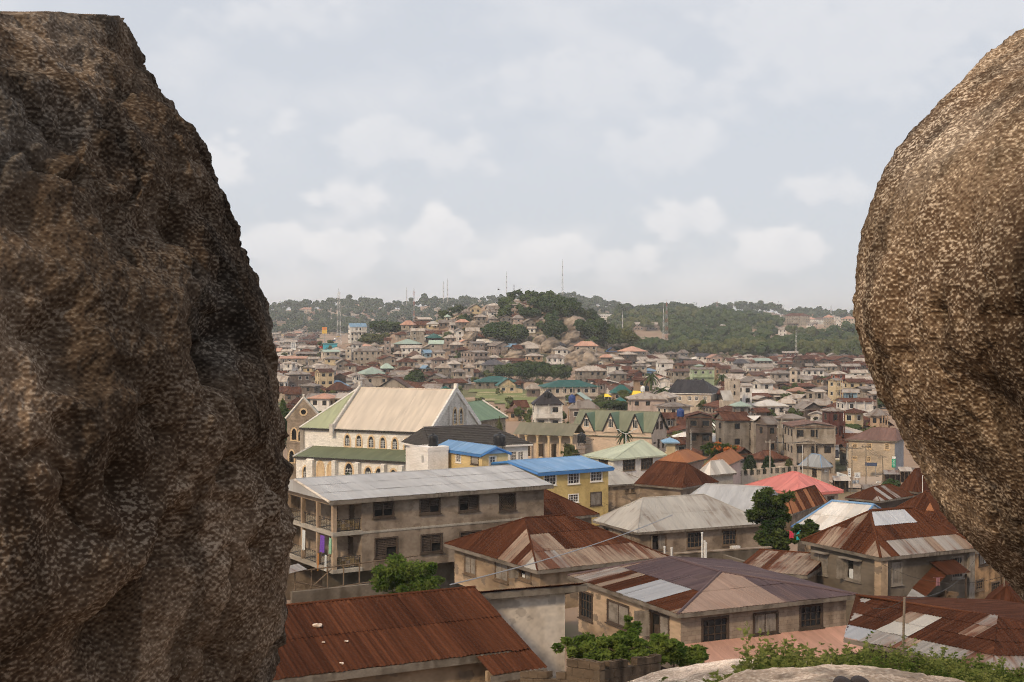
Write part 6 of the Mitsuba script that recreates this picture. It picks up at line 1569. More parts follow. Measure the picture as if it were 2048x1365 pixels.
# boulders of the hill; (px, py centre, w px, h px, tilt)
HB = [(1152, 655, 52, 44, .3, 'great brown boulder on the right of the hill'), (1135, 641, 40, 16, .3, 'flat topped boulder above the great brown boulder'), (1140, 677, 34, 20, .6, 'pale boulder leaning below the great brown boulder'), (1236, 692, 34, 20, .1, 'red brown boulder standing alone right of the hill foot'),
      (1150, 716, 50, 22, .5, 'long pale boulder, topmost of the pile at the hill foot'), (1180, 722, 26, 30, -.2, 'upright rounded boulder at the right of the foot pile'), (1140, 730, 24, 14, .2, 'boulder at the lower left of the foot pile'), (1165, 731, 20, 14, 0, 'small boulder under the foot pile'), (1130, 712, 24, 16, .6, 'boulder at the left of the foot pile'),
      (1100, 693, 34, 26, .8, 'tilted slab boulder beside the slate roofs'), (1078, 683, 26, 16, .5, 'boulder left of the tilted slab'), (1068, 676, 20, 12, .3, 'small boulder below the hill houses'), (1125, 690, 26, 12, .5, 'pale boulder right of the tilted slab'), (935, 684, 44, 14, .8, 'long pale slab lying between houses on the left slope'),
      (940, 672, 30, 12, .2, 'pale slab above the long slab on the left slope'), (942, 655, 34, 18, .5, 'pale rock outcrop under the hill houses, left'), (958, 654, 22, 14, .3, 'pale rock outcrop under the hill houses, right'), (985, 738, 46, 20, .5, 'large pale slab left of the dark grove'), (1030, 712, 36, 16, .2, 'pale boulders below the bluish roofed house'), (1015, 707, 20, 14, -.3, 'boulder left of the yellow villa'),
      (1070, 635, 20, 12, .4, 'boulder below the crest, left of the trees'), (1050, 618, 20, 10, .3, 'pale boulder near the hill top'), (1032, 612, 24, 10, .2, 'flat pale boulder left of the hill top'), (1115, 629, 20, 8, .2, 'small pale boulder among the crest trees'), (1180, 745, 18, 12, .2, 'pale boulder in front of the foot pile'), (1160, 754, 20, 10, .1, 'small boulder above the teal roofed school'),
      (1235, 757, 20, 18, .2, 'round boulder among houses right of the foot pile'), (1110, 713, 14, 18, .2, 'small upright boulder by the yellow villa'), (1140, 701, 30, 10, .5, 'thin pale slab above the foot pile'), (1205, 688, 14, 12, 0, 'small brown boulder right of the maroon roof'), (1090, 645, 16, 10, .2, 'boulder in the trees left of the great boulder')]
for i, (px, py, w, h_, tl, lab) in enumerate(HB):
    q = march(px, py + h_ * .35); Y = q[1]; c = at(px, py, Y); s = trimesh.creation.icosphere(4); v = s.vertices; r = np.random.default_rng(300 + i)
    v = v * (1 + (meshkit.fbm(v * 1.3 + i * 7, 4, i) - .5) * .75)[:, None]; a = w / F_ * Y / 2 * (1.2 if i else .95); b = h_ / F_ * Y / 2 * (1.25 if i else 1.0)
    v = v * [a, (a + b) * .6, b]; ct, st = math.cos(-tl), math.sin(-tl); v = np.stack([v[:, 0] * ct + v[:, 2] * st, v[:, 1], -v[:, 0] * st + v[:, 2] * ct], 1)
    tag(put('hill_boulder', (v + c, s.faces), 'granite_far', smooth=True), lab, 'boulder', 'boulders on the hill')

# ------------------------------------------------------------------ the town: (px0 px1 ridge eave storeys wall roof type)
TOWN = """544 604 650 657 2 p P g;697 737 647 654 3 w B g;684 726 627 632 2 u l g;648 723 641 645 1 g l g;704 766 693 702 3 c g h;689 704 693 697 3 c l h;642 687 700 704 2 c s g;586 637 704 708 1 b g g;557 614 713 717 2 c P g;614 642 714 718 2 c l g
561 589 723 727 2 w l h;617 643 720 724 1 w l h;603 629 731 735 1 y g h;671 702 719 727 2 t g f;686 714 727 731 2 c r h;701 731 718 722 1 w l h;729 759 724 728 1 o r h;717 783 735 748 1 g s h;759 793 727 737 1 g s h;790 833 717 724 2 c r h
572 630 742 749 3 b g h;632 677 738 744 3 y r g;663 697 747 755 2 b r f;704 729 747 751 2 w g h;729 778 749 755 2 c r f;592 636 766 772 2 b g h;645 700 765 780 1 b r h;650 702 761 772 1 w B h;700 756 757 777 1 w g h;754 816 756 775 2 c m f
558 612 774 788 1 b r h;784 840 679 688 2 b s h;767 784 676 681 3 p r g;742 762 685 691 1 w l h;797 830 641 650 2 c P h;808 852 657 664 2 t g h;736 773 638 642 2 c l g;787 810 702 708 1 b l h;800 845 691 696 2 w l g;812 842 699 712 1 b m h
560 590 689 695 1 t g h;565 600 668 672 1 b r h;600 640 673 678 1 b r h;560 598 680 684 1 t l h;610 640 684 688 1 p r g;560 585 699 703 1 w l g;575 612 796 806 1 b r h;562 590 806 815 1 y r h;672 716 648 651 1 t l g;655 680 656 660 1 b g h
889 908 628 634 1 c s h;921 944 619 625 2 p g h;936 967 608 617 2 y g f;974 997 619 624 2 w g h;948 978 628 634 2 t l h;978 1000 632 638 2 t g h;1025 1051 630 637 2 p g h;1046 1076 638 645 2 t g f;1054 1074 654 657 1 w l g;1076 1098 634 639 1 g g h
897 914 645 650 2 p l g;832 872 635 639 1 b l g;820 852 657 662 3 c l g;853 892 667 676 1 b t h;886 916 670 676 2 p l h;856 888 681 688 2 t s g;897 928 683 690 2 b l h;908 933 657 662 2 w g f;938 978 683 687 2 p g g;983 1033 684 692 2 p g f
1000 1033 688 693 2 t B g;1025 1052 690 698 2 b r g;1050 1083 690 697 2 g l g;1037 1077 683 690 1 g l h;1111 1140 684 691 1 b K h;1107 1142 692 699 2 w l h;1053 1093 707 712 2 o l h;1089 1131 709 716 2 w g h;912 940 695 700 2 b r h;934 992 701 705 3 p g g
894 920 707 712 1 b g h;845 870 700 706 1 u B g;820 858 710 717 1 c l h;860 898 714 720 2 p m h;870 903 726 736 2 t l h;895 928 721 728 2 t l h;820 850 738 744 2 o r h;846 866 731 737 1 t B f;906 939 738 744 2 c g h;915 942 750 755 1 w l h
926 950 727 735 2 t l h;948 976 722 728 2 c l h;961 1014 720 730 2 g K h;1006 1032 721 727 1 w l f;990 1058 717 722 1 b r g;840 862 750 757 1 b r h;866 950 758 766 1 t r g;947 1035 753 764 1 t t h;993 1038 757 772 1 y t f;1025 1050 760 766 1 b r h
1050 1084 767 778 1 b l h;1083 1206 761 774 2 c t h;876 910 773 783 1 w t h;828 864 771 780 1 o r h;1146 1197 683 692 2 c P h;1176 1196 682 688 2 w g f;1212 1234 696 703 1 b b f;1245 1304 693 703 2 t P h;1242 1284 703 709 2 b l h;1200 1228 709 715 1 t P h
1189 1217 704 707 1 y g g;1225 1257 714 719 1 c l g;1331 1364 703 708 2 t g h;1356 1382 700 706 2 g g h;1335 1389 710 718 1 g g h;1389 1420 707 713 2 w K g;1418 1449 710 716 2 p P f;1315 1351 721 726 3 w l g;1273 1297 721 726 1 g l h;1262 1297 727 732 2 c g h
1211 1245 728 732 2 w r h;1228 1267 722 726 1 b r g;1192 1210 720 724 1 w l f;1151 1220 732 742 2 t l h;1218 1258 741 748 2 t g h;1264 1293 741 747 1 m r f;1281 1315 737 742 1 w B h;1339 1395 738 743 2 c m g;1382 1431 736 739 3 n g g;1351 1384 727 731 2 o r g
1385 1409 729 732 2 n s h;1336 1372 750 754 1 p r g;1312 1345 755 762 2 w l f;1263 1305 756 760 2 o r g;1398 1429 751 760 1 g g h;1379 1392 747 752 2 u l g;1265 1308 770 776 1 b r h;1190 1220 762 768 2 p r g;1505 1553 717 722 1 g s g;1468 1501 717 727 1 b K h
1490 1553 728 735 1 w l g;1553 1607 724 728 1 b r g;1636 1682 728 733 2 c l g;1682 1723 728 733 2 m g g;1608 1628 727 732 2 p g g;1545 1593 740 747 2 t g h;1553 1590 754 763 1 b g h;1430 1490 748 757 1 w l g;1430 1471 732 738 2 o r g;1456 1503 740 744 1 b m g
1590 1608 735 740 3 c g g;1608 1655 737 740 2 w g g;1666 1703 742 748 2 R l h;1626 1651 752 757 1 o r f;1645 1690 754 760 1 b r h;1590 1625 755 760 1 c l g;1701 1737 740 746 1 w l g;1572 1648 767 773 1 b r g;1579 1620 775 782 1 o P h;1620 1664 779 784 2 c l g
1482 1511 767 772 3 w l g;1667 1690 758 761 3 y g g;1690 1740 758 764 2 y r g;1571 1622 627 632 4 c r h;1646 1670 630 635 4 c P h;1683 1715 633 638 4 c P h;1556 1575 655 660 2 w l g;1564 1598 703 706 2 m l g;1182 1239 629 632 3 w w g;1261 1330 645 649 2 p l g
1322 1400 804 813 2 c g h;1485 1551 787 794 1 t r g;1466 1508 803 812 2 g s h;1511 1550 793 799 1 c l f;1510 1585 800 812 1 w w h;1436 1493 812 822 1 b r h;1507 1546 816 824 1 b r g;1440 1512 825 840 3 t r g;1370 1430 826 834 3 b r f;1322 1360 826 836 2 t r g
1505 1535 834 840 3 t w g;1536 1556 833 848 3 b g g;1554 1617 828 837 3 c g h;1583 1675 846 853 3 c m f;1652 1696 816 822 3 m g h;1696 1749 817 825 2 y r h;1748 1790 817 831 2 o g h;1603 1652 805 818 1 b g f;1571 1614 817 822 1 o g h;1612 1652 824 830 1 w l f
1682 1722 779 785 2 u l g;1682 1756 797 803 2 w r g;1718 1756 775 778 2 c g g;1738 1767 783 788 2 p l g;1747 1800 840 852 1 b r f;1583 1683 890 903 1 t l g;1623 1681 901 914 1 b K g;1348 1402 865 875 1 w w h;1420 1488 871 883 1 b w f;1452 1532 871 884 1 b K g
1517 1550 873 885 1 w w f;1337 1421 875 888 1 w r g;1475 1546 884 895 1 w r g;1360 1407 895 908 1 b r h;1476 1504 896 908 1 b r f;1507 1580 901 917 1 b r h;1331 1355 876 885 2 y B h;1064 1130 782 809 3 w k h;1126 1180 787 803 2 o s f;1136 1200 800 817 3 p g h
1026 1066 800 815 1 o r g;1003 1045 811 823 1 o m h;1221 1267 770 786 1 o t h;1228 1253 794 803 1 y t h;1185 1200 706 711 2 p g h;862 893 700 705 2 c g h;1000 1026 733 738 1 b g h;968 992 738 743 1 b r h;1095 1120 722 727 1 p r h"""
DESC = {'h': 'hip roof', 'g': 'ridge roof', 'f': 'gabled roof'}
LAND = [(1090, 640, 'boulder hill'), (1152, 655, 'great boulder'), (1165, 722, 'pile of boulders'), (1145, 766, 'long teal school'), (1070, 745, 'dark grove'), (760, 820, 'cream church roof'), (678, 640, 'tall lattice mast'), (735, 703, 'tan apartment block'), (750, 742, 'pale mint roof'), (1385, 775, 'big black roof'),
        (1470, 780, 'crenellated tower'), (1230, 840, 'three dormer gables'), (1630, 870, 'cream three-storey block'), (1745, 880, 'tan corner house'), (1674, 840, 'dark red tall house'), (1548, 806, 'wide white roof'), (1600, 640, 'cream ridge hostel'), (1560, 700, 'wooded slope'), (1290, 690, 'red brown boulder'), (1097, 800, 'white four-storey house'),
        (1440, 900, 'flame tree'), (830, 760, 'round dark tree'), (980, 758, 'teal school wing'), (717, 650, 'blue roofed school block'), (574, 655, 'long pink roof'), (930, 715, 'round slope tree'), (1670, 744, 'brick red house'), (1410, 745, 'mint green block'), (1185, 737, 'large pale hip roof')]
built = []
house_rows = []


def town_mesh(p, A, B, H, rise, typ, yaw, oh, wallc, roofc, seed, w_px, name=None):
    """one small house: walls, roof and its windows as parts; p = middle of the front eave"""
    r = np.random.default_rng(seed); ca, sa = math.cos(yaw), math.sin(yaw)
    f_ = Frame(np.array(p) - np.array([ca, sa, 0]) * A / 2, (ca, sa)); gnd = H + 2.5
    wm, rm = MB(), MB(); o = oh
    wm.quad(f_.p(o, o, -gnd), f_.p(A - o, o, -gnd), f_.p(A - o, o, 0), f_.p(o, o, 0)); wm.quad(f_.p(A - o, o, -gnd), f_.p(A - o, B - o, -gnd), f_.p(A - o, B - o, 0), f_.p(A - o, o, 0))
    wm.quad(f_.p(o, o, -gnd), f_.p(o, B - o, -gnd), f_.p(o, B - o, 0), f_.p(o, o, 0)); wm.quad(f_.p(o, B - o, -gnd), f_.p(A - o, B - o, -gnd), f_.p(A - o, B - o, 0), f_.p(o, B - o, 0))
    t = int(r.integers(1, 900)); N, R, RB, L = f_.p(0, 0, 0), f_.p(A, 0, 0), f_.p(A, B, 0), f_.p(0, B, 0)
    if typ == 'h':
        if A >= B: i = B / 2 * .95; P1, P2 = f_.p(i, B / 2, rise), f_.p(A - i + .02, B / 2, rise); S = [[N, R, P2, P1], [R, RB, P2], [RB, L, P1, P2], [L, N, P1]]
        else: i = A / 2 * .95; P1, P2 = f_.p(A / 2, i, rise), f_.p(A / 2, B - i, rise); S = [[N, R, P1], [R, RB, P2, P1], [RB, L, P2], [L, N, P1, P2]]
    elif typ == 'g':
        P1, P2 = f_.p(0, B / 2, rise), f_.p(A, B / 2, rise); S = [[N, R, P2, P1], [RB, L, P1, P2]]
        for u in (o, A - o): wm.poly([f_.p(u, o, 0), f_.p(u, B - o, 0), f_.p(u, B / 2, rise - .12)])
    else:
        P1, P2 = f_.p(A / 2, 0, rise), f_.p(A / 2, B, rise); S = [[L, N, P1, P2], [R, RB, P2, P1]]
        for v in (o, B - o): wm.poly([f_.p(o, v, 0), f_.p(A - o, v, 0), f_.p(A / 2, v, rise - .12)])
    for k, s in enumerate(S): slope_plain(rm, s, t)
    rm.bar(P1, P2, .09, n=4)
    rm.box(f_, 0, A, -.03, .0, -.20, -.01)     # fascia
    for u in (0, A): rm.box(f_, u - .015, u + .015, .01, B, -.20, -.012)
    wins = []
    st = max(1, int(round(H / 3.0)))
    for face, ln in (('F', A), ('L', B), ('R', B)):
        fc = Face(f_, 'u', o, -1) if face == 'F' else Face(f_, 'v', o if face == 'L' else A - o, -1 if face == 'L' else 1)
        vis = (fc.p(0, 0, 1) - fc.p(0, 0, 0)) @ (EYE - fc.p(0, 0, 0)) > 0
        if not vis: continue
        n = max(1, int((ln - 2 * o) / (2.3 + .6 * r.random()))); ww, wh = .9 + .35 * r.random(), 1.0 + .25 * r.random()
        for s in range(st):
            top = -s * 3.0 - .75
            for q in range(n):
                if r.random() < .10: continue
                x = o + (ln - 2 * o) * (q + .5) / n; wins.append((fc, x - ww / 2, x + ww / 2, top - wh, top))
    la, lb = MB(), MB()
    if r.random() < .55:                        # a lower addition against one side or the front
        hl = 2.3 + .5 * r.random(); wz = -H + hl
        if r.random() < .6:
            sd = r.random() < .5; u0, u1 = (A - o, A - o + 2.2 + 2 * r.random()) if sd else (o - 2.2 - 2 * r.random(), o); v0, v1 = o + .3, B * (.5 + .4 * r.random()); z0, z1 = (wz, wz - .6) if sd else (wz - .6, wz)
            slope_plain(la, [f_.p(u0 - .2, v0 - .3, z0), f_.p(u1 + .2, v0 - .3, z1), f_.p(u1 + .2, v1 + .3, z1), f_.p(u0 - .2, v1 + .3, z0)], t + 7)
            lb.quad(f_.p(u0, v0, -gnd), f_.p(u1, v0, -gnd), f_.p(u1, v0, z1 - .05), f_.p(u0, v0, z0 - .05)); ue = u1 if sd else u0; lb.quad(f_.p(ue, v0, -gnd), f_.p(ue, v1, -gnd), f_.p(ue, v1, min(z0, z1) - .05), f_.p(ue, v0, min(z0, z1) - .05))
        else:
            u0 = o + (A - 2 * o) * .5 * r.random(); u1 = u0 + (A - 2 * o) * .5; dd = 1.6 + 1.4 * r.random(); slope_plain(la, [f_.p(u0 - .2, o - dd, wz - .5), f_.p(u1 + .2, o - dd, wz - .5), f_.p(u1 + .2, o - .01, wz), f_.p(u0 - .2, o - .01, wz)], t + 9)
            for q in np.linspace(u0, u1 - .12, 3): lb.box(f_, q, q + .12, o - dd + .1, o - dd + .22, -gnd, wz - .55)
    bal = None
    if st >= 2 and r.random() < .38:           # upper veranda
        bal = MB(); w = -3.0
        bal.box(f_, o, A - o, o - 1.0, o, w - .16, w); bal.box(f_, o, A - o, o - 1.0, o - .92, w, w + .8)
        for q in np.linspace(o + .1, A - o - .25, max(2, int(A / 3)) + 1): bal.box(f_, q, q + .18, o - .97, o - .80, -gnd, -.02)
    return f_, wm, rm, wins, bal, la, lb


def win_mesh(ws):
    a, b = MB(), MB()
    for fc, x0, x1, w0, w1 in ws:
        fc.box(a, x0 - .07, x1 + .07, w0 - .10, w1 + .07, -.05, .05); fc.box(b, x0, x1, w0, w1, .0, .056)
    return a, b


def place_town(x0, x1, pr, pe, st, wc, rc, typ, seed, tilt=None):
    r = np.random.default_rng(seed); px = (x0 + x1) / 2; H = 3.0 * st - (.3 if st > 2 else 0)
    q = march(px, pe, H, y0=120)
    if q is None: return None
    Y = q[1]; W = (x1 - x0) / F_ * Y; yaw = r.normal() * .22 + .12 if tilt is None else tilt
    B = float(np.clip(W * (.55 + .4 * r.random()), 4.5, 13)); A = max(3.0, (W - B * abs(math.sin(yaw)) * .9) / math.cos(yaw))
    if typ == 'f': B = float(np.clip(W * 1.1, 5, 14))
    half = B / 2 if typ != 'f' else 0.5
    rise = (682.5 - pr) / F_ * (Y + half); rise = float((EYE + ray(px, pr) * ((Y + half) / ray(px, pr)[1]))[2] - q[2]); rise = float(np.clip(rise, .6, .42 * min(A, B)))
    return dict(p=q, A=A, B=B, H=H, rise=rise, typ=typ, yaw=yaw, wc=wc, rc=rc, st=st, px=px, pe=pe, w=x1 - x0, Y=Y, seed=seed, pr=pr, pb=pe + H / Y * F_)


for i, row in enumerate(TOWN.replace('\n', ';').split(';')):
    a = row.split(); d = place_town(*map(float, a[:4]), int(a[4]), a[5], a[6], a[7], 1000 + i)
    if d: d['cat'] = True; built.append(d)
    else: print('no ground for', row)

# further houses between them, where the photograph shows the same crowded roofs
r = np.random.default_rng(2024)
ZONES = [(520, 880, 688, 800, 165), (520, 660, 660, 690, 44), (1190, 1745, 712, 800, 190), (1330, 1760, 800, 905, 50), (790, 1010, 640, 745, 60), (960, 1060, 608, 640, 8), (1225, 1330, 735, 790, 24), (1420, 1740, 628, 652, 22)]
SKIP = [(930, 1092, 760, 832), (990, 1150, 722, 768), (640, 700, 660, 702), (735, 800, 655, 690), (1325, 1460, 755, 830), (975, 1075, 640, 700), (1120, 1200, 640, 745), (1330, 1430, 824, 850)]


def rect_of(d): return d['px'] - d['w'] / 2, d['px'] + d['w'] / 2, d['pr'], d['pb']


for (ax, bx, ay, by, n) in ZONES:
    got = tries = 0
    while got < n and tries < n * 14:
        tries += 1
        px = ax + (bx - ax) * r.random(); pe = ay + (by - ay) * r.random() ** .85
        if any(s[0] < px < s[1] and s[2] < pe < s[3] for s in SKIP): continue
        st = int(r.choice([1, 2, 3], p=[.56, .38, .06])); H = 3.0 * st; q = march(px, pe, H, y0=230)
        if q is None: continue
        W = r.uniform(7.5, 14); w = W / q[1] * F_
        if px - w / 2 < ax - 10 or px + w / 2 > bx + 25: continue
        d = place_town(px - w / 2, px + w / 2, pe - r.uniform(1.6, 2.8) / q[1] * F_ * .75, pe, st, r.choice(list('ccwwttggbbyopgtw')), r.choice(list('rrrrrggglllllwmPgr')), r.choice(list('hhhgggf')), 5000 + len(built) * 3)
        if d is None: continue
        bad = False
        for e in built:
            if abs(e['Y'] - d['Y']) < .42 * (e['B'] + d['B']) and abs(e['p'][0] - d['p'][0]) < .47 * (e['A'] + d['A']): bad = True; break
            if e.get('cat'):
                x0, x1, y0, y1 = rect_of(e); u0, u1, v0, v1 = rect_of(d)
                if d['Y'] < e['Y'] and u0 < x1 - .25 * e['w'] and u1 > x0 + .25 * e['w'] and v0 < e['pe'] + .35 * (e['pb'] - e['pe']) and v1 > y0: bad = True; break
        if bad: continue
        d['cat'] = False; built.append(d); got += 1
print('town houses', len(built), 'catalogued', sum(1 for d in built if d['cat']))
order = sorted(range(len(built)), key=lambda i: (-(6.0 if built[i]['cat'] else 1.0) * built[i]['w'] * (built[i]['pb'] - built[i]['pr'])))
LIMIT = 262
things, rest = [built[i] for i in order[:LIMIT]], [built[i] for i in order[LIMIT:]]


def near_word(d):
    best = min(LAND, key=lambda l: abs(l[0] - d['px']) + 1.3 * abs(l[1] - d['pe'])); dx, dy = d['px'] - best[0], d['pe'] - best[1]
    if abs(dx) > 1.1 * abs(dy): w = 'right of' if dx > 0 else 'left of'
    else: w = 'below' if dy > 0 else 'above'
    return w, best[2]


for d in built: d['wm'] = ('wall_' if d['seed'] % 5 < 2 or d['wc'] in 'wyunR' else 'old_wall_') + d['wc']
KIND = {'h': 'hip_roof_house', 'g': 'ridge_roof_house', 'f': 'gable_front_house'}
by = {}
for d in things:
    st = {1: 'one-storey', 2: 'two-storey', 3: 'three-storey', 4: 'four-storey'}[d['st']]
    w, nm = near_word(d); roof = RNAME[d['rc']] + ' ' + DESC[d['typ']]
    d['base'] = (f"{WNAME[d['wc']]} {st} house, {roof}", f"{w} the {nm}"); by.setdefault(d['base'], []).append(d)
ORD = ['leftmost one', 'second from left', 'third from left', 'fourth from left', 'fifth from left', 'sixth from left', 'seventh from left']
for b, ds in by.items():
    ds.sort(key=lambda d: d['px'])
    for i, d in enumerate(ds): d['label'] = f'{b[0]} {b[1]}' if len(ds) == 1 else (f"{b[0]}, {('left one', 'right one')[i] if len(ds) == 2 else ORD[min(i, 6)]} {b[1]}")
for d in things:
    f_, wm, rm, wins, bal, la, lb = town_mesh(d['p'], d['A'], d['B'], d['H'], d['rise'], d['typ'], d['yaw'], .4 if d['st'] > 2 else .75, d['wc'], d['rc'], d['seed'], d['w'])
    k = tag(numbered(KIND[d['typ']]), d['label'], 'house', 'houses of the town'); d['key'] = k
    put('wall', wm, d['wm'], k); put('roof', rm, 'roof_' + d['rc'], k)
    if bal: put('veranda', bal, d['wm'], k)
    if la.n: put('lean_to_roof', la, 'roof_' + ('r' if d['seed'] % 2 else d['rc']), k); put('lean_to', lb, d['wm'], k)
    if not wins: continue
    tr_ = 'white_paint' if (d['seed'] % 3 == 0) else ('wood_dark' if d['seed'] % 3 == 1 else 'wood_mid')
    if d['w'] >= 44:
        for w in wins:
            a, b_ = win_mesh([w]); wk = put('window', a, tr_, k); put('pane', b_, 'glass_dark', wk)
    else:
        a, b_ = win_mesh(wins); wk = put('window', a, tr_, k); labels.setdefault(wk, {})['kind'] = 'stuff'; pk_ = put('pane', b_, 'glass_dark', wk); labels.setdefault(pk_, {})['kind'] = 'stuff'
# the rest, and villas on the far ridge: too small to tell apart
for i in range(70):
    px = r.choice([r.uniform(560, 800), r.uniform(880, 1060), r.uniform(1300, 1480), r.uniform(1480, 1720)]); Yv = r.uniform(1900, 2560); x = (px - 1024) / F_ * Yv; z = gz(x, Yv)
    rest.append(dict(p=np.array([x, Yv, z + 7.5]), A=r.uniform(14, 26), B=r.uniform(10, 16), H=7.0, rise=3.0, typ='h', yaw=r.normal() * .3, wc=r.choice(list('cwwcp')), rc=r.choice(list('rPlmg')), seed=9000 + i, w=10, st=2))
far = tag(numbered('far_houses'), 'the smallest and farthest houses packed among the town and along the far ridge', 'houses', kind='stuff')
pool = {}
for d in rest:
    f_, wm, rm, wins, bal, la, lb = town_mesh(d['p'], d['A'], d['B'], d['H'], d['rise'], d['typ'], d['yaw'], .4 if d['st'] > 2 else .75, d['wc'], d['rc'], d['seed'], d['w'])
    for nm, m, mb in (('wall', d.get('wm', 'wall_' + d['wc']), wm), ('roof', 'roof_' + d['rc'], rm), ('roof', 'roof_' + d['rc'], la), ('wall', d.get('wm', 'wall_' + d['wc']), lb)):
        if not mb.n: continue
        v, f, u = mb.arrays(); pool.setdefault((nm, m), MB()).add(v, f, u)
    if wins:
        a, b_ = win_mesh(wins); pool.setdefault(('window', 'glass_dark'), MB()).add(*b_.arrays())
for (nm, m), mb in pool.items(): labels.setdefault(put(nm, mb, m, far), {})['kind'] = 'stuff'

# ------------------------------------------------------------------ woods
def wood(key, label, pts, m, ntri, hh, seed, size, nl=6):
    r = np.random.default_rng(seed); V, F, k = [], [], 0
    for (x, y) in pts:
        h = hh * (.65 + .7 * r.random()); c = np.array([x, y, gz(x, y) + h * .55]); w = h * (.45 + .25 * r.random())
        v, f = lumps(c, (w, w, h * .48), nl, r); V.append(v); F.append(f + k); k += len(v)
        v, f = leaves(c, (w, w, h * .5), ntri, size * (.8 + .4 * r.random()), r, 22, .9, True); V.append(v); F.append(f + k); k += len(v)
    return tag(put(key, (np.vstack(V), np.vstack(F)), m), label, 'wood', kind='stuff')


def scatter(n, f, seed, sep):
    r = np.random.default_rng(seed); P = []
    t = 0
    while len(P) < n and t < n * 30:
        t += 1; q = f(r)
        if q is not None and all((q[0] - a) ** 2 + (q[1] - b) ** 2 > sep ** 2 for a, b in P[-160:]): P.append(q)
    return P


def slope_right(r):
    Y = math.exp(r.uniform(math.log(935), math.log(1720))); px = r.uniform(1205, 1790)
    if px < 1330 and Y < 1000: return None
    lim = np.interp(px, [1200, 1330, 1450, 1600, 1790], [980, 1060, 985, 950, 930])
    if Y < lim: return None
    if any(a < px < b and c < Y < d for a, b, c, d in ((1560, 1730, 1380, 1800), (1540, 1590, 1200, 1400), (1556, 1604, 900, 1075), (1262, 1335, 1150, 1400), (1540, 1580, 1250, 1500))): return None
    return (px - 1024) / F_ * Y, Y


P = scatter(760, slope_right, 71, 9.0)
tone = [meshkit.noise(np.array([[x / 45, y / 60, .5]]))[0] for x, y in P]
wood('forest', 'wooded slope of dense dark green trees on the right behind the town', [p for p, t in zip(P, tone) if t < .52], 'leaf_dark', 70, 11, 72, .8)
wood('forest', 'paler olive green trees scattered through the wooded slope on the right', [p for p, t in zip(P, tone) if t >= .52], 'leaf_olive', 70, 10, 73, .8)


def far_ridge(r):
    Y = r.uniform(1800, 2680); px = r.uniform(500, 1800)
    if 1390 < px < 1740 and 1750 < Y < (2350 if px > 1535 else 2050): return None
    if 1165 < px < 1250 and Y < 2250: return None
    if meshkit.noise(np.array([[px / 70, Y / 160, 2.5]]))[0] > .66 and Y < 2450: return None
    return (px - 1024) / F_ * Y, Y


wood('distant_forest', 'hazy bluish green trees covering the far ridge', scatter(1250, far_ridge, 74, 11), 'leaf_far', 20, 15, 75, 1.6, 3)


def hillside(r):
    px, py = r.uniform(1010, 1240), r.uniform(598, 700)
    if px < 1075 and py > 640 or (1172 < px < 1248 and py < 648): return None
    q = march(px, py)
    if q is None or q[1] > 1300: return None
    if any(abs(px - b[0]) < b[2] * .6 + 4 and b[1] - b[3] * .7 < py < b[1] + b[3] * 1.4 for b in HB): return None
    return q[0], q[1]


wood('hillside_bush', 'dark bush and small trees covering the crest and right flank of the boulder hill', scatter(66, hillside, 76, 6), 'leaf_dark', 90, 6.0, 77, .6)


def scrub(r):
    px, py = r.uniform(560, 1740), r.uniform(650, 900)
    q = march(px, py, y0=240)
    if q is None or q[1] > 1250: return None
    if any(abs(e['Y'] + e['B'] / 2 - q[1]) < e['B'] * .6 and abs(e['p'][0] - q[0]) < e['A'] * .55 for e in built): return None
    return q[0], q[1]


wood('garden_scrub', 'small bushes and yard trees dotted between the houses of the town', scatter(230, scrub, 78, 6), 'leaf_olive', 60, 3.4, 79, .4, 4)

# ------------------------------------------------------------------ lawn, road, yard
drape('school_lawn', [(925, 776), (960, 768), (1046, 783), (1094, 797), (1090, 818), (1035, 830), (990, 812), (950, 800)], 'lawn', .25, 'green and bare earth school field', 4)
drape('dirt_road', [(636, 702), (652, 706), (672, 688), (694, 668), (688, 661), (676, 664), (660, 682)], 'road_dirt', .35, 'pale road climbing away beside the lattice mast', 9)

drape('street', [(1640, 962), (1690, 955), (1830, 950), (1860, 975), (1800, 985), (1700, 985), (1650, 978)], 'road_dirt', .2, 'dusty street corner before the tan house', 3)
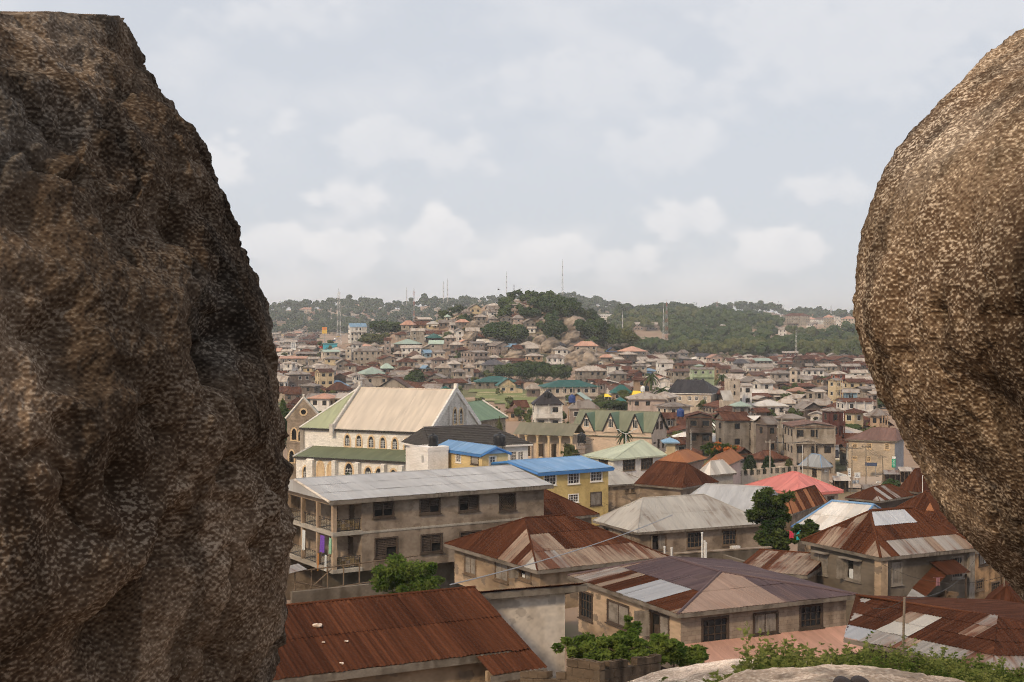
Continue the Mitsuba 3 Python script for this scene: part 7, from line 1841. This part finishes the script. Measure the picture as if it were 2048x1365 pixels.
# ------------------------------------------------------------------ masts, poles, lamps, signs
def mast(px, pt, pb, label, Y, wpx, cols=('steel_grey', 'mast_red'), guyed=False):
    q = at(px, pb, Y); b = np.array([q[0], q[1], gz(q[0], q[1]) - .5]); tz = at(px, pt, Y)[2]; hh = tz - b[2]; w = wpx / F_ * Y / 2; tw = w * (.30 if not guyed else 1)
    k = tag(numbered('radio_mast'), label, 'mast'); n = 12; rr = max(.05, Y * .00010)
    ms = {c: MB() for c in set(cols)}
    for i in range(n):
        m = ms[cols[i % len(cols)]]; z0, z1 = b[2] + hh * .94 * i / n, b[2] + hh * .94 * (i + 1) / n; w0, w1 = w + (tw - w) * i / n, w + (tw - w) * (i + 1) / n
        c0 = [np.array([b[0] + s * w0, b[1] + t * w0, z0]) for s, t in ((-1, -1), (1, -1), (1, 1), (-1, 1))]; c1 = [np.array([b[0] + s * w1, b[1] + t * w1, z1]) for s, t in ((-1, -1), (1, -1), (1, 1), (-1, 1))]
        for j in range(4): m.bar(c0[j], c1[j], rr, n=3); m.bar(c0[j], c1[(j + 1) % 4], rr * .6, n=3); m.bar(c1[j], c1[(j + 1) % 4], rr * .6, n=3)
    for i, (c, m) in enumerate(ms.items()): put('lattice', m, c, k)
    put('antenna', MB().bar([b[0], b[1], b[2] + hh * .93], [b[0], b[1], tz], rr * .9, n=4), 'steel_grey', k)
    if wpx > 5:
        mb = MB()
        for i in range(5): z = b[2] + hh * (.60 + .07 * i); mb.bar([b[0] - tw * 1.6, b[1], z], [b[0] - tw * 1.6, b[1], z + 1.6], .22, n=6); mb.bar([b[0] + tw * 1.6, b[1] - .3, z + 1], [b[0] + tw * 1.6, b[1] - .5, z + 2.2], .25, n=6)
        put('dish', mb, 'steel_white', k)


mast(678, 577, 703, 'tall grey lattice mast beside the road on the left', 960, 9, ('steel_grey', 'steel_white'))
mast(828, 575, 640, 'red and white lattice mast on the left slope of the hill', 1250, 4)
mast(1333, 599, 668, 'red and white lattice mast, right of a pair before the wooded ridge', 1180, 5)
mast(1327, 606, 660, 'pale thin mast, left of the pair before the wooded ridge', 1200, 3, ('steel_white', 'steel_grey'))
mast(1125, 518, 604, 'tallest mast on the skyline above the boulder hill', 2450, 3, ('steel_grey', 'steel_white'))
mast(1013, 543, 604, 'thin mast on the skyline left of the hill top', 2500, 2.4, ('steel_grey', 'steel_white'))
mast(1028, 568, 604, 'short faint mast right of the thin skyline mast', 2520, 3, ('steel_white', 'steel_grey'))
mast(895, 556, 606, 'faint thin mast on the far left ridge', 2520, 2, ('steel_white', 'steel_grey'))
mast(887, 562, 606, 'faintest mast beside the thin one on the far left ridge', 2560, 2, ('steel_white', 'steel_grey'))
mast(813, 574, 605, 'short mast on the ridge left of the red and white mast', 2500, 2, ('steel_grey', 'steel_white'))
mast(1592, 662, 705, 'slim pale mast rising from the wooded slope', 960, 1.6, ('steel_white', 'steel_grey'))
mast(1434, 602, 624, 'mast on the roof of a ridge building right of centre', 2100, 2.2, ('steel_grey', 'mast_red'))
mast(1245, 622, 650, 'slim white mast before the column-like tree', 1300, 2, ('steel_white', 'steel_grey'))
mast(1662, 610, 630, 'thin mast on the far right ridge', 2500, 2, ('steel_grey', 'steel_white'))


def pole(px, pt, pb, Y, label, m='pole_wood', rad=.10, arm=True, lamp=False, name='utility_pole', lean=0.0):
    b = at(px, pb, Y); b = np.array([b[0], b[1], min(b[2], gz(b[0], b[1]))]); t = at(px + lean, pt, Y); k = tag(numbered(name), label, 'pole')
    put('shaft', MB().bar(b - [0, 0, .3], t, rad, rad * .7, 8), m, k)
    if arm:
        mb = MB(); mb.bar(t + [-.7, 0, -.35], t + [.7, .1, -.35], .05, n=4)
        for s in (-.6, 0, .6): mb.bar(t + [s, .05, -.35], t + [s, .05, -.12], .04, n=5)
        put('crossarm', mb, m, k)
    if lamp: put('lamp_arm', MB().bar(t, t + [.9, -.2, .35], .05, n=5), m, k); put('lamp_head', MB().bar(t + [.5, -.1, .38], t + [1.2, -.25, .45], .14, .10, 6), 'steel_grey', k)
    return t


tops = [pole(1540, 880, 962, 205, 'concrete electric pole in front of the compound wall', 'concrete', .13), pole(1616, 880, 948, 216, 'electric pole left of the gatehouse roof', 'pole_wood', .09), pole(1605, 890, 966, 208, 'white pole beside the red roof', 'steel_white', .07, False),
        pole(1622, 880, 925, 232, 'thin electric pole behind the gatehouse', 'pole_wood', .07), pole(1704, 893, 962, 232, 'electric pole left of the corner house windows', 'pole_wood', .10), pole(1732, 890, 966, 234, 'electric pole carrying the dark sign board', 'pole_wood', .09), pole(1767, 912, 966, 230, 'leaning pole at the right end of the stalls', 'pole_wood', .09, lean=-2)]
pole(1802, 1195, 1322, 47, 'crooked wooden pole rising past the patchwork roof', 'pole_wood', .055, False, lean=7)
pole(2005, 1150, 1232, 80, 'thin wooden pole by the peeling house at the right edge', 'pole_wood', .05, False, lean=4)
pole(1615, 1256, 1275, 70, 'short rod by the pink lean-to', 'iron_dark', .03, False) if False else None
pole(1845, 952, 986, 165, 'white street lamp standing above the wide rusty roof', 'steel_white', .07, False, True, 'street_lamp')
pole(1382, 860, 905, 262, 'thin white pole before the rusty row', 'steel_white', .06, False); pole(1492, 855, 890, 330, 'slim dark pole by the dark roofed sheds', 'iron_dark', .06, False); pole(1566, 798, 828, 430, 'dark pole in front of the wide white roof', 'iron_dark', .07, False)
for (px, pt, pb, Y, lab) in ((1252, 862, 885, 236, 'white double-armed street lamp over the pale green roof'), (922, 858, 872, 196, 'white double-armed street lamp before the church gable')):
    b = at(px, pb, Y); t = at(px, pt + 6, Y); k = tag(numbered('street_lamp'), lab, 'street lamp', 'double-armed street lamps'); put('shaft', MB().bar([b[0], b[1], gz(b[0], b[1])], t, .09, n=6), 'steel_white', k)
    for s in (-1, 1):
        mb = MB(); pts = [t + np.array([s * 1.25 * math.sin(a), 0, .55 * (1 - math.cos(a)) + .25 * a]) for a in np.linspace(0, 1.25, 7)]; mb.path(pts, .055, 5); mb.bar(pts[-1], pts[-1] + [s * .45, 0, .05], .09, .06, 6); put('arm', mb, 'steel_white', k)
# overhead wires
for i, (a, b, lab) in enumerate(((tops[0], tops[1], 'sagging wires between the two poles near the compound wall'), (tops[1], tops[4], 'sagging wires from the gatehouse to the street corner'), (tops[4], tops[5], 'sagging wires before the tan corner house'), (tops[5], tops[6], 'sagging wires over the stalls'))):
    mb = MB()
    for s in (-.5, 0, .5):
        pts = [a * (1 - t) + b * t + np.array([s, 0, -.2 - 1.2 * t * (1 - t)]) for t in np.linspace(0, 1, 9)]; mb.path(pts, .025, 3)
    tag(put('power_line', mb, 'iron_dark'), lab, 'wire')
mb = MB(); a, b = at(900, 1170, 62), at(1345, 1030, 100); mb.path([a * (1 - t) + b * t + np.array([0, 0, -1.2 * t * (1 - t)]) for t in np.linspace(0, 1, 15)], .030, 4); tag(put('power_line', mb, 'steel_grey'), 'single grey cable slanting over the rusty roofs in the foreground', 'wire')
for (a, b, sag, lab) in ((at(1808, 1197, 47), at(1963, 1096, 92), .9, 'thin dark cable from the crooked pole to the dark walled house'), (at(1808, 1199, 47), at(1716, 1192, 76), .5, 'thin dark cable from the crooked pole to the plum roof'), (at(2012, 1152, 80), at(1763, 1128, 91), .8, 'thin dark cable across the front of the dark walled house'), (at(1204, 1004, 124), at(1276, 1000, 137), .6, 'thin dark cable between the brown roof and the whitish roof')):
    mb = MB(); mb.path([a * (1 - t) + b * t + np.array([0, 0, -4 * sag * t * (1 - t)]) for t in np.linspace(0, 1, 13)], .014, 3); tag(put('power_line', mb, 'iron_dark'), lab, 'wire')
# billboards
for (px, py, w, h_, Y, m, lab, m2) in ((586.5, 693, 10, 15, 900, 'sign_white', 'white roadside billboard with dark figures near the left boulder', 'sign_blue'), (649, 661, 10, 13, 1250, 'sign_yellow', 'orange and yellow billboard beside the climbing road', 'sign_orange')):
    c = at(px, py, Y); k = tag(numbered('billboard'), lab, 'billboard'); f_ = Frame(c, (1, 0)); a, b = w / F_ * Y / 2, h_ / F_ * Y / 2; mb = MB(); mb.box(f_, -a, a, 0, .3, -b, b); put('board', mb, m, k); mb = MB()
    if m2 == 'sign_blue':
        for q in (-.45, .35): mb.box(f_, a * q - .3, a * q + .3, -.03, -.01, -b * .5, b * .35)
        mb.box(f_, -a * .8, a * .8, -.03, -.01, b * .5, b * .75)
    else: mb.box(f_, -a * .98, a * .98, -.03, -.01, b * .1, b * .97)
    put('print', mb, m2, k); put('post', MB().bar([c[0], c[1] + .2, gz(c[0], c[1])], c + [0, .2, -b], .3, n=6), 'steel_grey', k)
k = numbered('cyan_shop'); tag(k, 'turquoise painted shop at the foot of the lattice mast', 'shop'); q = march(660, 699); f_ = Frame(q, (1, .1)); mb = MB(); mb.box(f_, -4, 4, 0, 5, -1, 2.9); put('wall', mb, 'cyan_paint', k); mb = MB(); slope_plain(mb, [f_.p(-4.4, -.4, 2.95), f_.p(4.4, -.4, 2.95), f_.p(4.4, 5.4, 3.5), f_.p(-4.4, 5.4, 3.5)], 5); put('roof', mb, 'roof_t', k); mb = MB(); mb.box(f_, .2, 1.4, -.03, .0, -1, 1.5); put('door', mb, 'wood_dark', k)
# yellow canopy beside the teal gazebo
k = tag(numbered('yellow_canopy'), 'bright yellow canopy stretched beside the teal gazebo', 'canopy'); q = march(1284, 794, 3.2, y0=200); f_ = Frame(q, (1, .05)); s = q[1] / F_
for (x0, x1, top) in ((1208 - 1284, 1224 - 1284, 6), (1262 - 1284, 1304 - 1284, 12)):
    mb = MB(); mb.poly([f_.p(x0 * s, 0, 0), f_.p(x1 * s, 0, 0), f_.p((x0 * .45 + x1 * .55) * s, 2.5, top * s * .9), f_.p((x0 * .85 + x1 * .15) * s, 2.5, top * s * .95)]); mb.poly([f_.p(x0 * s, 5, 0), f_.p(x1 * s, 5, 0), f_.p((x0 * .45 + x1 * .55) * s, 2.5, top * s * .9), f_.p((x0 * .85 + x1 * .15) * s, 2.5, top * s * .95)]); put('cover', mb, 'canopy_yellow', k)
    mb = MB()
    for x in (x0 + .5, (x0 + x1) / 2, x1 - .5): mb.bar(f_.p(x * s, .1, -4), f_.p(x * s, .1, 0), .07, n=5); 
    put('post', mb, 'steel_white', k)
# tanks on town roofs
for (px, py, Y, m, lab) in ((1144, 806, 300, 'tank_blue', 'blue water tank behind the white four-storey house'), (1293, 783, 415, 'tank_black', 'black water tank over the yellow canopy'), (1286, 784, 415, 'sign_white', 'pale water tank beside the black one over the yellow canopy'), (1361, 834, 285, 'tank_blue', 'dark blue water tank on a stand between the rusty roofed blocks'), (1163, 886, 240, 'tank_black', 'black water tank beside the arcade wing'), (1095, 797, 322, 'tank_black', 'black tank set in the roof of the white four-storey house')):
    q = at(px, py, Y); tank(q, .75, 1.5, m, lab, .1)
# gablet on the white four-storey house
q = at(1098, 802, 324); f_ = Frame(q, (1, .12)); k = tag(numbered('roof_gablet'), 'white pointed gablet on the black roof of the white four-storey house', 'gablet'); mb = MB(); mb.poly([f_.p(-.9, 0, -.6), f_.p(.9, 0, -.6), f_.p(.9, 0, 1.4), f_.p(0, 0, 2.4), f_.p(-.9, 0, 1.4)]); put('wall', mb, 'white_paint', k); mb = MB(); slope_plain(mb, [f_.p(-1.1, -.2, 1.3), f_.p(0, -.2, 2.55), f_.p(0, 3, 2.55), f_.p(-1.1, 3, 1.3)], 2); slope_plain(mb, [f_.p(1.1, -.2, 1.3), f_.p(0, -.2, 2.55), f_.p(0, 3, 2.55), f_.p(1.1, 3, 1.3)], 3); put('roof', mb, 'roof_k', k)
# laundry by the big tree and by the dark walled house
for i, (px, py, Y, w, hh, m, lab) in enumerate(((1583, 1072, 116, .35, .8, 'cloth_red', 'crimson cloth hanging beside the leafy tree'), (1596, 1071, 115, .25, .75, 'cloth_teal', 'turquoise cloth hanging beside the leafy tree'), (1935, 1212, 82, .4, .45, 'cloth_red', 'pink red cloth on the line below the dark walled house'), (1920, 1212, 82, .5, .35, 'cloth_blue', 'dark blue cloth on the line below the dark walled house'), (1910, 1211, 82, .35, .3, 'cloth_white', 'pale cloth on the line below the dark walled house'), (1992, 1218, 80, .45, .3, 'cloth_white', 'white cloth hung by the shed at the right edge'), (1876, 1164, 89, .25, .5, 'cloth_mauve', 'mauve cloth hanging by the roofed stair'))):
    c = at(px, py, Y); mb = MB()
    xs = np.linspace(-w / 2, w / 2, 9)
    for a_, b_ in zip(xs, xs[1:]): mb.quad(c + [a_, .05 * math.sin(a_ * 30), -hh / 2], c + [b_, .05 * math.sin(b_ * 30), -hh / 2], c + [b_, 0, hh / 2], c + [a_, 0, hh / 2])
    mb.bar(c + [-w * 1.3, 0, hh / 2], c + [w * 1.3, 0, hh / 2], .015, n=3); tag(put('hanging_cloth', mb, m), lab, 'laundry', 'laundry among the houses')
# a bird
c = at(998, 580, 260); mb = MB(); mb.bar(c + [-.22, 0, 0], c + [.25, 0, .03], .06, .02, 6)
for s in (-1, 1): mb.add([c + [-.08, 0, 0], c + [.12, 0, .02], c + [-.05, s * .55, .22], c + [-.18, s * .9, .12]], [[0, 1, 2], [0, 2, 3]])
tag(put('bird', mb, 'dark_void'), 'small dark bird flying above the far ridge', 'bird')

# cars climbing the pale road on the left
CARS = [(643, 699, 'paint_red', 'red car lowest on the pale road'), (652, 693, 'sign_white', 'white car second from the bottom on the pale road'), (659, 690, 'sign_yellow', 'yellow taxi on the pale road left of the lattice mast'), (664, 684, 'paint_blue', 'dark blue car half way up the pale road'), (670, 681, 'sign_white', 'white van half way up the pale road'), (674, 676, 'sign_yellow', 'upper yellow taxi on the pale road'), (680, 672, 'iron_dark', 'dark car near the top of the pale road'), (684, 667, 'sign_white', 'white car highest on the pale road')]
for i, (px, py, m, lab) in enumerate(CARS):
    q = march(px, py); z = gz(q[0], q[1]) + .4; f_ = Frame((q[0], q[1], z), (.75, .65) if i % 2 else (.3, .95)); k = tag(numbered('parked_car'), lab, 'car', 'vehicles on the pale road'); van = 'van' in lab
    bp = [(0, .3), (0, .8), (.9, .95), (1.4, 1.5 if not van else 1.9), (3.1, 1.5 if not van else 1.9), (3.7 if not van else 4.2, 1.0), (4.3, .9), (4.3, .3)]; mb = MB(); n = len(bp)
    for s in (0, 1.7): mb.add([f_.p(u, s, w) for u, w in bp], [[0, j, j + 1] for j in range(1, n - 1)])
    for j in range(n): (u0, w0), (u1, w1) = bp[j], bp[(j + 1) % n]; mb.quad(f_.p(u0, 0, w0), f_.p(u1, 0, w1), f_.p(u1, 1.7, w1), f_.p(u0, 1.7, w0))
    put('body', mb, m, k); mb = MB()
    for s in (-.01, 1.70): mb.box(f_, 1.45, 3.0, s, s + .01, 1.0, 1.4)
    put('window', mb, 'glass_dark', k)
    for u in (.8, 3.5):
        for s in (0, 1.7): put('wheel', MB().bar(f_.p(u, s - .08, .32), f_.p(u, s + .08, .32), .32, n=10), 'tank_black', k)

# ------------------------------------------------------------------ haze: one closed box of air
scene['haze_air'] = {'type': 'homogeneous', 'albedo': {'type': 'rgb', 'value': [.88, .94, 1.0]}, 'sigma_t': .00014}
scene['haze'] = {'type': 'cube', 'to_world': T().translate([0, 3000, 50]).scale([9800, 12500, 85]), 'bsdf': {'type': 'null'}, 'interior': {'type': 'ref', 'id': 'haze_air'}}
tag('haze', 'thin bluish haze in the air over the town', 'haze', kind='stuff')
